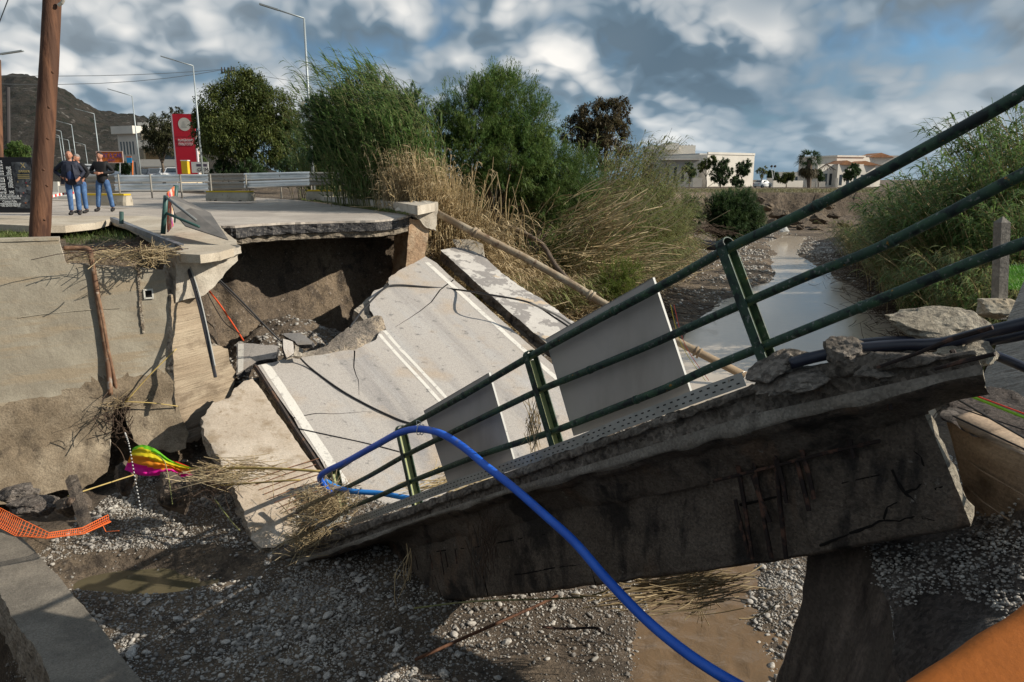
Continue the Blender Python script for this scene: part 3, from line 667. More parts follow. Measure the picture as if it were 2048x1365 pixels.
chip([(566, 668), (600, 666), (626, 684), (622, 690), (596, 690)], 17.9, .1, [asphd, asph_cut], 'asphalt_piece', 'small tilted triangular asphalt piece between the wash-out and the deck head', (-.3, -.25), G_)
chip([(566, 678), (586, 684), (588, 706), (574, 716), (566, 700)], 17.3, .1, [asphd, asph_cut], 'asphalt_piece', 'narrow asphalt piece standing nearly upright beside the flat one', (.9, -.9), G_)
chip([(590, 690), (608, 700), (604, 712), (590, 712)], 17.5, .1, [conc_rough, conc_rough], 'concrete_piece', 'little dark wedge of concrete stuck between the upright asphalt pieces', (.5, -.7), G_)
chip([(940, 478), (966, 488), (968, 518), (915, 500), (905, 480)], 26.5, .5, [conc_light, conc_light], 'concrete_piece', 'pale grooved block of concrete behind the top of the kerb slab', (-.1, -1.2), G_)
# ================================================================ the near span: edge beam with railing, sliding down to the left
B0 = PD(1535, 725, 6.2); rS = Vector((-.5434, .6865, -.4832)).normalized(); hQ = Vector((.784, .6207, 0)).normalized()
nH = hQ.cross(rS).normalized()
if nH.z < 0: nH = -nH
def BP(s, q, h): return B0 + rS * s + hQ * q + nH * h
def bpx(x, y, q=0.):
    """pixel -> (s, h) in the vertical plane of the beam at depth q"""
    p = PP(x, y, B0 + hQ * q, hQ) - B0; return p.dot(rS), p.dot(nH)
beam = thing('near_bridge_span', BP(8, 0, -1.5), 'dark fallen concrete bridge edge with fascia and deep girder, carrying the green railing', 'bridge span')
def fl(s): return max(0., (s - 6.3) / 3.6)
def q_out(s): return -.14 - 1.22 * fl(s) ** 1.7
def lift(s): return .0
def prof(s):
    """cross-section, from the back of the top round the camera side to the back below"""
    qo = q_out(s); gh = min(1., max(0., 1 - max(0, (s - 7.9) / 1.3)))
    top = float(np.interp(s, [-1.75, -1.3, -.9, -.35, .2, 20], [-.44, -.37, -.21, -.15, -.135, -.135]))
    tb = float(np.interp(s, [-1.75, .3, 3, 5.4, 8.6, 10.5], [-.47, -.225, -.245, -.26, -.30, -.33]))
    tb = min(tb, top - .035)
    fb = float(np.interp(s, [-1.3, -.6, .43, 2.3, 4.2, 6.2, 9.2, 10.5], [-.556, -.534, -.498, -.46, -.40, -.39, -.45, -.46])); fb = min(fb, tb - .05); q1 = .22
    hb = float(np.interp(s, [-1, .85, 2.8, 6.3, 9], [-.745, -.89, -.82, -.77, -.75])); gb = float(np.interp(s, [-1, .5, 4, 9], [-1.59, -1.66, -1.69, -1.63]))
    hb = fb - .12 + (hb - fb + .12) * gh; gb = hb - .08 + (gb - hb + .08) * gh
    return [(2.1, top - .03), (1.1, top - .02), (.25, top - .005), (qo * .5, top), (qo + .02, top - .005), (qo - .01, top * .7 + tb * .3), (qo - .02, top * .2 + tb * .8), (qo + .03, tb), (qo + .025, (tb + fb) / 2), (qo + .015, fb + .04), (qo + .03, fb), (qo + .10, fb - .05),
            (max(qo + .2, -.02), fb - .08), (.10, fb * .6 + hb * .4), (q1 - .02, hb + .03), (q1, hb), (q1 + .005, hb * .6 + gb * .4), (q1 + .01, gb * .8 + hb * .2), (q1 + .02, gb + .03), (q1 + .06, gb), (q1 + .55, gb), (q1 + .58, hb), (2.1, fb)]
SS = list(np.arange(-1.5, 10.35, .05)); nP = None; v = []; f = []; mi = []
rows_ = []
for s in SS:
    P_ = prof(s); rows_.append(P_)
def dens(P_):
    out = []; tag_ = []
    for k in range(len(P_) - 1):
        L = math.hypot(P_[k + 1][0] - P_[k][0], P_[k + 1][1] - P_[k][1]); out.append(k)
    return out
cnt = [3, 3, 3, 3, 2, 3, 4, 2, 3, 2, 2, 2, 2, 3, 3, 2, 5, 5, 3, 1, 4, 4, 5]
def vor(p, k): return mn.voronoi(p * k)[0][0]
for i, s in enumerate(SS):
    P_ = rows_[i]; row = []
    for k in range(len(P_) - 1):
        for j in range(cnt[k]):
            t = j / cnt[k]; row.append((P_[k][0] + (P_[k + 1][0] - P_[k][0]) * t, P_[k][1] + (P_[k + 1][1] - P_[k][1]) * t, k))
    row.append((*P_[-1], len(P_) - 1))
    for (q, h, k) in row:
        a = Vector((s * 1.0, q, h))
        d1 = mn.noise(a * 3.); d2 = mn.noise(a * 11.); d3 = mn.noise(Vector((s * .9, h * 6, 3)))
        dq = dh = 0.
        if k in (4, 5, 6, 7): dq = .022 * d1 + .024 * d2 + .05 * (vor(a, 13.) - .35); dh = .02 * d1 + .014 * d2 + .02 * mn.noise(a * 31)        # crumbling topping
        elif k in (8, 9): dq = .010 * d1 + .010 * d2 + .022 * (vor(a, 17.) - .35)
        elif k in (10, 11, 12, 13, 14): dq = .07 * d3 + .03 * d1 + .02 * d2 + .03 * vor(Vector((s * 2.2, h * 9, q * 9)), 1.); dh = .03 * d1
        elif k in (15, 16, 17, 18): dq = .015 * d1 + .008 * d2 + .01 * mn.noise(Vector((0, h * 14, 1)))
        # spalled patch with dark bars on the girder
        if k in (15, 16, 17) and .3 < s < 3.2: dq += .06 * max(0, .35 + mn.noise(Vector((s * 1.3, h * 1.8, 9)))) 
        if k >= 18: dh += .02 * d1
        v.append(BP(s + (.5 if q < .2 else .72) * q - (0 if q < .2 else .044), q + dq, h + dh))
    nP = len(row)
kk = [row[j][2] for j in range(nP)]
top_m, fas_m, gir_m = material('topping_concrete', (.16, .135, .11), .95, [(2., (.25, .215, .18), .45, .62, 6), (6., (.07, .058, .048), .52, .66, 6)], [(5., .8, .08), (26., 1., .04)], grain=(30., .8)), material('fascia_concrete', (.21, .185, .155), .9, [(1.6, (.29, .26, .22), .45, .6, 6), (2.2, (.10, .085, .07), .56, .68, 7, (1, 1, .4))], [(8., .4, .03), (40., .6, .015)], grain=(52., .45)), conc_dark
for i in range(len(SS) - 1):
    s = SS[i]
    for j in range(nP - 1):
        k = kk[j]
        if s < -1.06 and k >= 14: continue      # the girder stops short of the slab at the broken end
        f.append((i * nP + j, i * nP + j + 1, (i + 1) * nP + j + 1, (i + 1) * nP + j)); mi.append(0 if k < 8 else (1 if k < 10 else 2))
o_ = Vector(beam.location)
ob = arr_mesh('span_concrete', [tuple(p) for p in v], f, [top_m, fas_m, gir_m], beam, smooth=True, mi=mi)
# broken end faces: slab end and girder end, ragged and pale
def endcap(name, s, ks, rag, mat):
    """ragged face closing the section at station s"""
    idx = [j for j in range(nP) if kk[j] in ks]; i0 = min(range(len(SS)), key=lambda a: abs(SS[a] - s))
    loop = [Vector(v[i0 * nP + j]) for j in idx]; e1 = (hQ + rS * (.72 if name == 'girder_end' else .5)).normalized(); F_ = Frame(loop[0], e1, nH)
    ol = [F_.uv(p) for p in loop]; n0 = F_.n if F_.n.dot(rS) * rag < 0 else -F_.n
    V2, E2, F2, oV, oE, oF = delaunay_2d_cdt([Vector(p) for p in ol + [(u, w) for u in np.arange(-.5, 2.8, .06) for w in np.arange(-2., .3, .06) if pnpoly(u, w, ol)]], [], [list(range(len(ol)))], 1, 1e-5, True)
    F2 = [f for f in F2 if pnpoly(sum(V2[k][0] for k in f) / len(f), sum(V2[k][1] for k in f) / len(f), ol)]
    A = np.array(ol); pts_ = []; bk = {kk_: o_ for kk_, l_ in enumerate(oV) for o_ in l_ if o_ < len(ol)}
    for vi, p in enumerate(V2):
        if vi in bk: pts_.append(loop[bk[vi]]); continue
        d = float(np.min(np.hypot(A[:, 0] - p[0], A[:, 1] - p[1]))); q = Vector((p[0] * 6, p[1] * 6, 1))
        pts_.append(F_.at(p[0], p[1]) + n0 * (min(1, d / .08) * abs(rag) * (.45 + .9 * mn.noise(q) + .5 * mn.noise(q * 3))))
    mb = MB(); mb.add(pts_, [tuple(f) for f in F2]); return mb.build(name, mat, beam)
chunk_m = material('chunk_concrete', (.30, .26, .20), .95, [(2.5, (.38, .34, .27), .45, .62, 6), (7., (.13, .11, .09), .55, .68, 6)], [(9., .7, .05), (34., 1., .03)], grain=(42., .55))
endcap('slab_end', SS[0], [*range(0, 14), 22], .08, chunk_m)
endcap('girder_end', -1.05, range(14, 22), .05, chunk_m)
endcap('lower_end', SS[-1], range(0, 23), -.15, conc_rough)
# thin rebars, and black bars standing in for dark shaded girder slots
rustd = material('slot_dark_rust', (.022, .014, .012), .8, [(8., (.12, .06, .04), .5, .62, 5)], [(30., .4, .01)])
bars = [((1476, 931), (1490, 1020), (1505, 1118)), ((1505, 910), (1522, 1010), (1543, 1118)), ((1505, 950), (1522, 1000), (1540, 1045)), ((1551, 907), (1560, 1010), (1572, 1118)), ((1555, 920), (1566, 965), (1573, 1006)), ((1594, 924), (1606, 970), (1619, 1022)), ((1603, 900), (1618, 950), (1628, 998)), ((1700, 880), (1706, 915)), ((1470, 1000), (1484, 1060), (1500, 1115)), ((1100, 960), (1108, 990)), ((1122, 952), (1130, 985)), ((890, 1105), (896, 1135)), ((860, 1110), (866, 1140)), ((830, 1112), (836, 1140)), ((880, 1100), (888, 1150)), ((910, 1100), (914, 1128))]
bars += [((1774, 755), (1781, 820)), ((1904, 700), (1918, 732))]
for b_ in bars:
    qq = .17 if b_[0][1] > 850 else -.02
    mb = MB(); pts_ = []
    for (x, y) in b_: s, h = bpx(x, y, qq); pts_.append(BP(s, qq, h))
    mb.tube(pts_, .020 if b_[0][0] > 1400 else .009, 6, wob=.4); mb.build('slot_or_rebar', rustd, beam)
for b_ in (((1427, 963), (1540, 935), (1650, 907), (1760, 882)), ((1755, 735), (1840, 705), (1900, 680), (1985, 655)), ((1870, 738), (1930, 722), (1990, 708))):
    mb = MB(); qq = .16 if b_[0][1] > 900 else -.2; mb.tube([BP(bpx(x, y, qq)[0], qq, bpx(x, y, qq)[1]) for x, y in b_], .014, 6, wob=.3); mb.build('slot_or_rebar', rustd, beam)
crk = material('crack_dark', (.008, .006, .005), 1.)
for b_ in [((1820, 893), (1843, 915), (1856, 950), (1872, 978), (1866, 1008)), ((1872, 978), (1888, 972), (1902, 990)), ((1785, 940), (1808, 985), (1830, 1002), (1846, 1038)), ((1808, 985), (1835, 978), (1856, 950)), ((1700, 1068), (1745, 1050), (1768, 1040), (1800, 1042), (1836, 1030), (1870, 1042)), ((1768, 1040), (1775, 1015), (1795, 1005)), ((1640, 1092), (1670, 1080), (1700, 1068)),
           ((1340, 906), (1420, 886), (1500, 866), (1560, 858)), ((1380, 900), (1440, 888), (1490, 880)), ((1180, 1120), (1186, 1150), (1192, 1172)), ((870, 1150), (878, 1178), (886, 1205)), ((960, 1105), (966, 1150), (976, 1195)), ((1030, 1150), (1100, 1138), (1180, 1126)), ((1480, 1010), (1600, 985), (1760, 950)), ((820, 1110), (950, 1094), (1130, 1062))]:
    qq = .235; P_ = [BP(bpx(x, y, qq)[0], qq, bpx(x, y, qq)[1]) for x, y in b_]; Q_ = []
    for a, b in zip(P_[:-1], P_[1:]):
        for t in (0, .33, .66): Q_.append(a.lerp(b, t) + Vector((0, 0, .014 * (rnd.random() - .5))))
    Q_.append(P_[-1]); mb = MB(); mb.tube(Q_, [.016 * (1 - .7 * i / len(Q_)) for i in range(len(Q_))], 5, wob=.7); mb.build('crack', crk, beam)
# ---------------------------------------------------------------- railing
gp = material('green_paint', (.032, .066, .044), .55, [(3., (.045, .095, .05), .5, .62, 5, (1, 1, 1)), (30., (.16, .17, .155), .60, .62, 10), (9., (.013, .02, .02), .52, .60, 9), (13., (.30, .16, .03), .68, .70, 6), (7., (.016, .032, .03), .5, .7, 6)], [(40., .25, .006), (9., .2, .01)], spec=.3)
gpl = material('sunlit_green_paint', (.34, .37, .16), .55, [(6., (.34, .36, .17), .5, .62, 5), (14., (.25, .15, .05), .66, .69, 8)], [(30., .3, .006)])  # sunlit yellow tone of the posts' inner face, put into the paint colour
rail = thing('bridge_railing', BP(0, 0, 0), 'dark green chipped tube railing with three rails leaning along the fallen near span', 'railing')
posts = [0., 3.0, 6.6, 9.35]
def railpx(pxs, q=0.): return [BP(bpx(x, y, q)[0], q, bpx(x, y, q)[1]) for x, y in pxs]
lines = [[(2300, 18), (2048, 187), (1900, 270), (1750, 352), (1600, 430), (1450, 500), (1320, 574), (1200, 637), (1055, 716), (930, 790), (797, 864), (730, 902), (664, 946), (650, 962), (640, 976)],
         [(2300, 240), (2048, 346), (1900, 425), (1750, 500), (1620, 550), (1500, 602), (1400, 646), (1290, 695), (1180, 740), (1080, 780), (960, 838), (812, 910), (740, 952), (676, 984), (640, 1002), (622, 1018)],
         [(2300, 410), (2048, 486), (1950, 522), (1800, 583), (1650, 644), (1530, 692), (1430, 732), (1330, 778), (1220, 820), (1100, 866), (960, 910), (820, 964), (750, 996), (692, 1018), (664, 1034), (640, 1048)]]
for k, L_ in enumerate(lines):
    P_ = railpx(L_); rr = [.058] * len(P_)
    mb = MB(); dp = []
    for a, b in zip(P_[:-1], P_[1:]):
        for t in (0, .25, .5, .75): dp.append(a.lerp(b, t))
    dp.append(P_[-1]); sm = [dp[0]] + [(dp[i - 1] + dp[i] * 2 + dp[i + 1]) / 4 for i in range(1, len(dp) - 1)] + [dp[-1]]
    mb.tube(sm, .039 if k else .042, 14); r_ = mb.build('rail', gp, rail, smooth=True)
    for s_ in ([1.55, 4.7, -.9] if k != 1 else [2.1, -1.3, 5.5]):          # sleeve joints
        c0 = min(range(len(sm)), key=lambda i: abs((sm[i] - B0).dot(rS) - s_)); a = sm[c0]; d = (sm[min(c0 + 1, len(sm) - 1)] - sm[c0 - 1]).normalized()
        mb = MB(); mb.tube([a - d * .02, a + d * .02], .0435 if k else .0465, 14); mb.build('weld_ring', gp, rail, smooth=True)
for i, s0 in enumerate(posts):
    tp, bt = [((1450, 492), (1538, 730)), ((1060, 712), (1113, 893)), ((801, 860), (832, 1000)), ((668, 940), (692, 1046))][i]
    a = BP(bpx(*bt)[0], 0, bpx(*bt)[1]); b = BP(bpx(*tp)[0], 0, bpx(*tp)[1]); ax = (b - a); H = ax.length; ax.normalize(); e = (rS - ax * rS.dot(ax)).normalized()
    mb = MB()
    for q0 in (-.070, .070): mb.obox(a - ax * .12 + e * -.045 + hQ * q0, e * .090, hQ * .012, ax * (H + .13))
    po = mb.build('post', gp, rail)
    mb = MB(); mb.obox(a - ax * .10 + e * .032 + hQ * -.0575, e * .010, hQ * .127, ax * (H + .05)); w_ = mb.build('post_web', gpl, po, org=tuple(Vector(rail.location))); w_.location = (0, 0, 0)
    mb = MB()      # rounded saddle over the top rail
    arc = [b + hQ * (.006 + .070 * math.cos(t)) + ax * (.056 * math.sin(t)) for t in np.linspace(0, math.pi, 9)]
    for t0, t1 in zip(arc[:-1], arc[1:]): mb.obox(t0 - e * .042, (t1 - t0), e * .085, (t0 - b).normalized() * .010 if (t0 - b).length else ax * .01)
    sd_ = mb.build('saddle', gp, po, org=tuple(Vector(rail.location))); sd_.location = (0, 0, 0)
# ---------------------------------------------------------------- grey panels behind the railing
grey = material('panel_grey', (.47, .425, .385), .6, [(1.5, (.44, .40, .365), .45, .6, 4), (14., (.36, .33, .30), .7, .74, 5), (.9, (.36, .32, .28), .54, .70, 8, (1, 1, .35))], [(2., .15, .01)])
edgem = material('panel_edge', (.40, .40, .38), .5)
for nm, pxs, lab in (('grey_panel', [(1092, 678), (1306, 556), (1384, 792), (1148, 872)], 'larger blank grey panel fixed behind the railing between the second and third posts'),
                     ('grey_panel', [(848, 822), (978, 746), (1030, 928), (900, 978)], 'smaller blank grey panel fixed behind the railing near its lower end')):
    q0 = .10; P4 = [BP(bpx(x, y, q0)[0], q0, bpx(x, y, q0)[1]) for x, y in pxs]; t_ = thing(nm, P4[3], lab, 'panel', 'grey panels on the railing')
    mb = MB(); mb.prism([P4[0], P4[3], P4[2], P4[1]], -hQ, .02); mb.build('panel_sheet', grey, t_)
    mb = MB()
    for a, b in zip(P4, P4[1:] + P4[:1]): mb.obox(a - hQ * .006, b - a, hQ * .028, ((P4[0] + P4[2]) / 2 - a).normalized() * -.003)
    mb.build('panel_rim', edgem, t_)
# ---------------------------------------------------------------- perforated cable tray along the foot of the railing
galv = material('galvanised_steel', (.44, .45, .43), .45, [(3., (.36, .37, .35), .45, .62, 5), (9., (.28, .25, .2), .64, .72, 6)], [(20., .15, .01)], metal=.35)
slotm = material('slot_shadow', (.03, .03, .03), 1.)
tray = thing('cable_tray', BP(3, -.05, 0), 'long perforated galvanised cable tray lying along the foot of the green railing', 'cable tray')
tl = [(1492, 758, 28), (1410, 787, 27), (1320, 820, 27), (1240, 849, 26), (1165, 880, 25), (1090, 907, 24), (1000, 938, 22), (920, 964, 21), (850, 990, 19), (790, 1012, 18), (742, 1030, 17), (700, 1044, 15)]
tq = -.09
tp_ = [BP(bpx(x, y + h_ * .5, tq)[0], tq, bpx(x, y + h_ * .5, tq)[1]) for x, y, h_ in tl]; tH = .115
seg = [(0, 1), (1, 4), (4, 8), (8, 11)]
for a, b in seg:
    mb = MB(); sl_ = MB()
    for i in range(a, b):
        p, q = tp_[i], tp_[i + 1]; d = q - p; L = d.length; dn = d.normalized()
        mb.obox(p + dn * (.004 if i == a else 0), d, hQ * .012, nH * tH); mb.obox(p + nH * tH, d, hQ * .06, nH * .004)
        k = 0; u = .05
        while u < L - .05:
            for r2, off in ((.032, 0), (.080, .045)):
                sl_.obox(p + dn * (u + off) + nH * r2 - hQ * .002, dn * .034, hQ * .003, nH * .012)
            u += .09
    t1 = mb.build('tray_length', galv, tray); sl2 = sl_.build('slots', slotm, t1, org=tuple(Vector(tray.location)), kind='stuff'); sl2.location = (0, 0, 0)
# bent loose end
be = [BP(9.3, -.12, 0.02), PD(660, 1052, 12.2), PD(640, 1056, 12.1), PD(600, 1040, 12.3)]
mb = MB()
for p, q in zip(be[:-1], be[1:]): mb.obox(p, q - p, Vector((.02, .03, .0)), Vector((.02, -.02, .11)))
mb.build('tray_length', galv, tray)
# ---------------------------------------------------------------- blue hose and pipes
def spline(pts, n=8):
    P_ = [Vector(p) for p in pts]; out = []
    for i in range(len(P_) - 1):
        p0, p1, p2, p3 = P_[max(i - 1, 0)], P_[i], P_[i + 1], P_[min(i + 2, len(P_) - 1)]
        for j in range(n):
            t = j / n; out.append(.5 * ((2 * p1) + (p2 - p0) * t + (2 * p0 - 5 * p1 + 4 * p2 - p3) * t * t + (-p0 + 3 * p1 - 3 * p2 + p3) * t ** 3))
    return out + [P_[-1]]
def pline(name, pxd, r, mat, label, cat, n=6, sides=10, group=None):
    pts_ = spline([PD(x, y, d) for x, y, d in pxd], n); mb = MB(); mb.tube(pts_, r, sides)
    o = mb.build(name, mat, None, smooth=True, org=tuple(pts_[len(pts_) // 2])); tag(o, label, cat, group); return o
blue = material('blue_pvc', (.012, .11, .60), .42, [(2., (.02, .14, .68), .45, .6, 3), (5., (.13, .13, .15), .60, .74, 9), (30., (.12, .2, .5), .70, .78, 4)], [(30., .1, .004)], spec=.5)
blue2 = material('light_blue_pvc', (.03, .22, .62), .45)
hose = thing('blue_hose', PD(1160, 1090, 7.7), 'thick bright blue hose arching from the green railing down to the bottom edge', 'hose')
hp = spline([PD(*q) for q in [(664, 990, 12.75), (646, 968, 12.55), (640, 955, 12.3), (655, 942, 12.1), (700, 920, 11.6), (750, 893, 11.), (795, 868, 10.4), (835, 859, 10.), (880, 867, 9.6), (925, 893, 9.3), (975, 935, 8.9), (1030, 978, 8.5), (1090, 1030, 8.1), (1150, 1085, 7.7), (1215, 1160, 7.3), (1290, 1238, 6.9), (1365, 1300, 6.5), (1440, 1350, 6.2), (1530, 1400, 6.)]], 8)
mb = MB(); mb.tube([p + Vector((0, 0, .02 * mn.noise(p * .8))) for p in hp], .048, 14); mb.build('hose_tube', blue, hose, smooth=True)
mb = MB()
for t in range(2): 
    c = PD(838 + t * 5, 860, 9.98); mb.tube([c + Vector((.068 * math.cos(a) * .3, .02 * math.cos(a), .068 * math.sin(a))) + Vector((.01 * t, .06 * math.cos(a), 0)) for a in np.linspace(0, 2 * math.pi, 12)], .006, 5)
mb.tube(spline([PD(838, 850, 9.9), PD(842, 845, 9.9), PD(833, 842, 9.9), PD(836, 855, 9.85)]), .005, 5)
mb.build('tie_wire', material('pale_wire', (.5, .5, .45), .6), hose)
pline('blue_pipe', [(650, 962, 12.9), (676, 976, 12.8), (705, 983, 12.6), (760, 987, 12.5), (800, 994, 12.3), (838, 1000, 12.2)], .045, blue2, 'short light blue pipe lying in the straw behind the lowest railing post', 'pipe')
blk = material('black_pipe', (.012, .014, .028), .35, [(4., (.02, .022, .035), .5, .6, 4)], [(20., .1, .004)], spec=.5)
pline('black_pipe', [(1580, 728, 5.75), (1640, 712, 5.7), (1720, 698, 5.6), (1800, 691, 5.5), (1880, 688, 5.35), (1960, 668, 5.2), (2060, 645, 5.0), (2200, 610, 4.8)], .045, blk, 'thick black pipe emerging from the crumbled concrete and running to the right edge', 'pipe', group='black pipes on the near span')
pline('black_pipe', [(1716, 688, 5.75), (1800, 682, 5.65), (1900, 690, 5.5), (1980, 682, 5.3), (2060, 668, 5.1), (2200, 640, 4.9)], .036, blk, 'thinner upper black pipe lying under the big broken concrete chunk', 'pipe', group='black pipes on the near span')
pline('black_pipe', [(1905, 690, 5.5), (1950, 697, 5.45), (2000, 715, 5.4), (2060, 740, 5.3), (2200, 800, 5.2)], .034, blk, 'black pipe sagging down to the right below the other two', 'pipe', group='black pipes on the near span')
# ---------------------------------------------------------------- broken concrete on top of the span end
chunk_m = material('chunk_concrete', (.38, .33, .25), .95, [(2.5, (.48, .43, .34), .45, .62, 6), (7., (.18, .15, .12), .55, .68, 6)], [(9., .7, .05), (34., 1., .03)], grain=(42., .55))
def toplump(name, x, y, d, r, label, seed, rot=None, mat=None, sub=4, amp=.22):
    o = lump(name, PD(x, y, d), r, mat or chunk_m, None, sub, amp, 1.7, seed, rot); return tag(o, label, 'rubble', 'broken concrete on the near span')
Rz = lambda a: Matrix.Rotation(a, 3, 'Z'); Ry = lambda a: Matrix.Rotation(a, 3, 'Y')
toplump('concrete_chunk', 1893, 654, 5.75, (.47, .30, .145), 'largest flat pebbly concrete chunk, resting on the black pipes', 3, Ry(.05))
toplump('concrete_chunk', 1880, 622, 5.85, (.18, .12, .02), 'thin loose flake of concrete on top of the largest chunk', 5, None)
toplump('concrete_chunk', 1692, 712, 5.65, (.19, .20, .135), 'pyramid shaped concrete lump in front of the black pipe', 8, Ry(.3), top_m)
toplump('concrete_chunk', 1545, 733, 5.95, (.26, .2, .10), 'low crumbled concrete lump where the cable tray ends', 12, Ry(-.45), top_m)
toplump('concrete_chunk', 1600, 755, 5.8, (.34, .22, .075), 'long gravelly concrete crust along the top edge right of the cable tray', 17, Ry(-.30), top_m)
toplump('concrete_chunk', 1800, 735, 5.45, (.36, .22, .10), 'broad broken concrete lump below the black pipes', 21, Ry(-.12), top_m)
toplump('concrete_chunk', 1935, 712, 5.25, (.24, .2, .09), 'pale torn concrete lump at the very end of the span', 29, Ry(-.2), chunk_m)
# ---------------------------------------------------------------- near abutment: pier, heap, wing wall, tilted slab
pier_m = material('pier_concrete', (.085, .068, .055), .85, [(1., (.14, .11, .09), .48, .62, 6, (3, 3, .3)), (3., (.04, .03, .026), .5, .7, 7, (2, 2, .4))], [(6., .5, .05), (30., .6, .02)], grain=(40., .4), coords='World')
near_s = thing('near_abutment', PD(1700, 1300, 7.), 'dark leaning broken abutment block under the upper end of the near span', 'abutment')
def netgrid(name, corners, nu, nv, amp, mat, parent, sc=2., seed=0, thick=None):
    """bilinear patch of control rows -> rough surface"""
    rows_ = corners; v = []
    for i in range(nv + 1):
        a = i / nv * (len(rows_) - 1); r0 = min(int(a), len(rows_) - 2); fa = a - r0
        for j in range(nu + 1):
            b = j / nu * (len(rows_[0]) - 1); c0 = min(int(b), len(rows_[0]) - 2); fb = b - c0
            p = (rows_[r0][c0] * (1 - fa) * (1 - fb) + rows_[r0][c0 + 1] * (1 - fa) * fb + rows_[r0 + 1][c0] * fa * (1 - fb) + rows_[r0 + 1][c0 + 1] * fa * fb)
            q = p * sc + Vector((seed, 0, 0)); d = Vector((mn.noise(q), mn.noise(q + Vector((9, 0, 0))), mn.noise(q + Vector((0, 9, 0))))) + .45 * Vector((mn.noise(q * 3), mn.noise(q * 3 + Vector((9, 0, 0))), mn.noise(q * 3 + Vector((0, 9, 0)))))
            v.append(p + d * amp)
    f = [(i * (nu + 1) + j, (i + 1) * (nu + 1) + j, (i + 1) * (nu + 1) + j + 1, i * (nu + 1) + j + 1) for i in range(nv) for j in range(nu)]
    return arr_mesh(name, [tuple(p) for p in v], f, mat, parent, smooth=True)
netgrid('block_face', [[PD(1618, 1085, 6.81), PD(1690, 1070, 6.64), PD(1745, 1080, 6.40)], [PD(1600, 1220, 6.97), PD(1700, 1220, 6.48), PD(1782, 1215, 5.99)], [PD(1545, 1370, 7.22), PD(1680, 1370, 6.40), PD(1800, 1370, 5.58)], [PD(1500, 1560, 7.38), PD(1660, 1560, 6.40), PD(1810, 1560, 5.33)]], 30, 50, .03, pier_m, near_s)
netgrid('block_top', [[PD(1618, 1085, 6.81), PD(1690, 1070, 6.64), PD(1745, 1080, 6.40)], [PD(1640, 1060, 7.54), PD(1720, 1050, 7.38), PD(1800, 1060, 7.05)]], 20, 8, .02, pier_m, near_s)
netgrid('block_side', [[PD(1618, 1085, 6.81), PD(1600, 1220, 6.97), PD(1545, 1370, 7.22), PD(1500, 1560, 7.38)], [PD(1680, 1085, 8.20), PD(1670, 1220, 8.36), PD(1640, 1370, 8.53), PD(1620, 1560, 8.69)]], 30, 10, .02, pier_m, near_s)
heap_m = material('heap_soil', (.13, .105, .09), .95, [(1.2, (.22, .19, .165), .46, .6, 6), (5., (.05, .04, .035), .5, .66, 7)], [(6., .9, .08), (24., .9, .04)], grain=(32., .7), coords='World')
netgrid('gravel_slope', [[PD(1735, 1075, 6.48), PD(1830, 1040, 6.48), PD(1975, 1030, 6.15), PD(2080, 1010, 5.74)], [PD(1782, 1215, 5.82), PD(1880, 1200, 5.49), PD(1980, 1180, 5.33), PD(2100, 1200, 5.00)], [PD(1800, 1370, 5.25), PD(1880, 1380, 4.76), PD(1980, 1360, 4.43), PD(2100, 1340, 4.26)], [PD(1810, 1560, 4.92), PD(1900, 1560, 4.26), PD(2000, 1560, 4.02), PD(2120, 1560, 3.85)]], 70, 90, .07, heap_m, near_s, sc=1.8)
ww = thing('near_wing_wall', PD(2000, 1000, 6.6), 'brown board-marked wing wall at the right edge beyond the end of the near span', 'wall')
mud_wall = material('muddy_wall', (.27, .20, .14), .95, [(1.2, (.37, .29, .21), .46, .62, 6, (.4, .4, 2)), (3., (.13, .095, .065), .52, .68, 7)], [(4., .6, .05, (.3, .3, 4.)), (28., .5, .015)], grain=(50., .3), coords='World')
netgrid('wall_face', [[PD(1890, 838, 6.424), PD(1960, 872, 6.072), PD(2060, 915, 5.720), PD(2200, 960, 5.280)], [PD(1925, 960, 6.424), PD(1990, 1010, 6.072), PD(2060, 1060, 5.720), PD(2200, 1130, 5.280)], [PD(1940, 1070, 6.424), PD(2000, 1110, 6.072), PD(2060, 1200, 5.632), PD(2200, 1320, 5.280)]], 26, 30, .02, mud_wall, ww)
mb = MB()
for k in (.3, .55, .8):
    mb.tube([PD(1905 + 40 * k, 838 + 235 * k, 6.41), PD(1965, 872 + 240 * k, 6.05), PD(2060, 915 + 280 * k, 5.66), PD(2200, 960 + 350 * k, 5.23)], .008, 5)
mb.build('board_seam', mud_wall, ww, kind='stuff')
dirt = netgrid('dirt_bank', [[PD(1880, 770, 7.568), PD(1960, 770, 7.568), PD(2080, 800, 7.040), PD(2250, 820, 6.600)], [PD(1890, 820, 6.688), PD(1960, 850, 6.336), PD(2060, 880, 5.984), PD(2200, 910, 5.544)], [PD(1890, 842, 6.424), PD(1960, 876, 6.072), PD(2060, 920, 5.720), PD(2200, 965, 5.280)]], 40, 26, .09, heap_m, None, sc=2.4)
tag(dirt, kind='structure')
FSb = Frame(PD(2010, 740, 8.8), Vector((.75, -.35, .35)), Vector((.1, .45, .85)))
tilt_m = material('grooved_concrete', (.34, .31, .27), .9, [(2., (.44, .40, .35), .45, .6, 6, (.5, 5, 1)), (4., (.17, .145, .12), .54, .68, 7, (.6, 4, 1))], [(6., .9, .05, (.4, 6., 1)), (30., .5, .012)], grain=(60., .25))
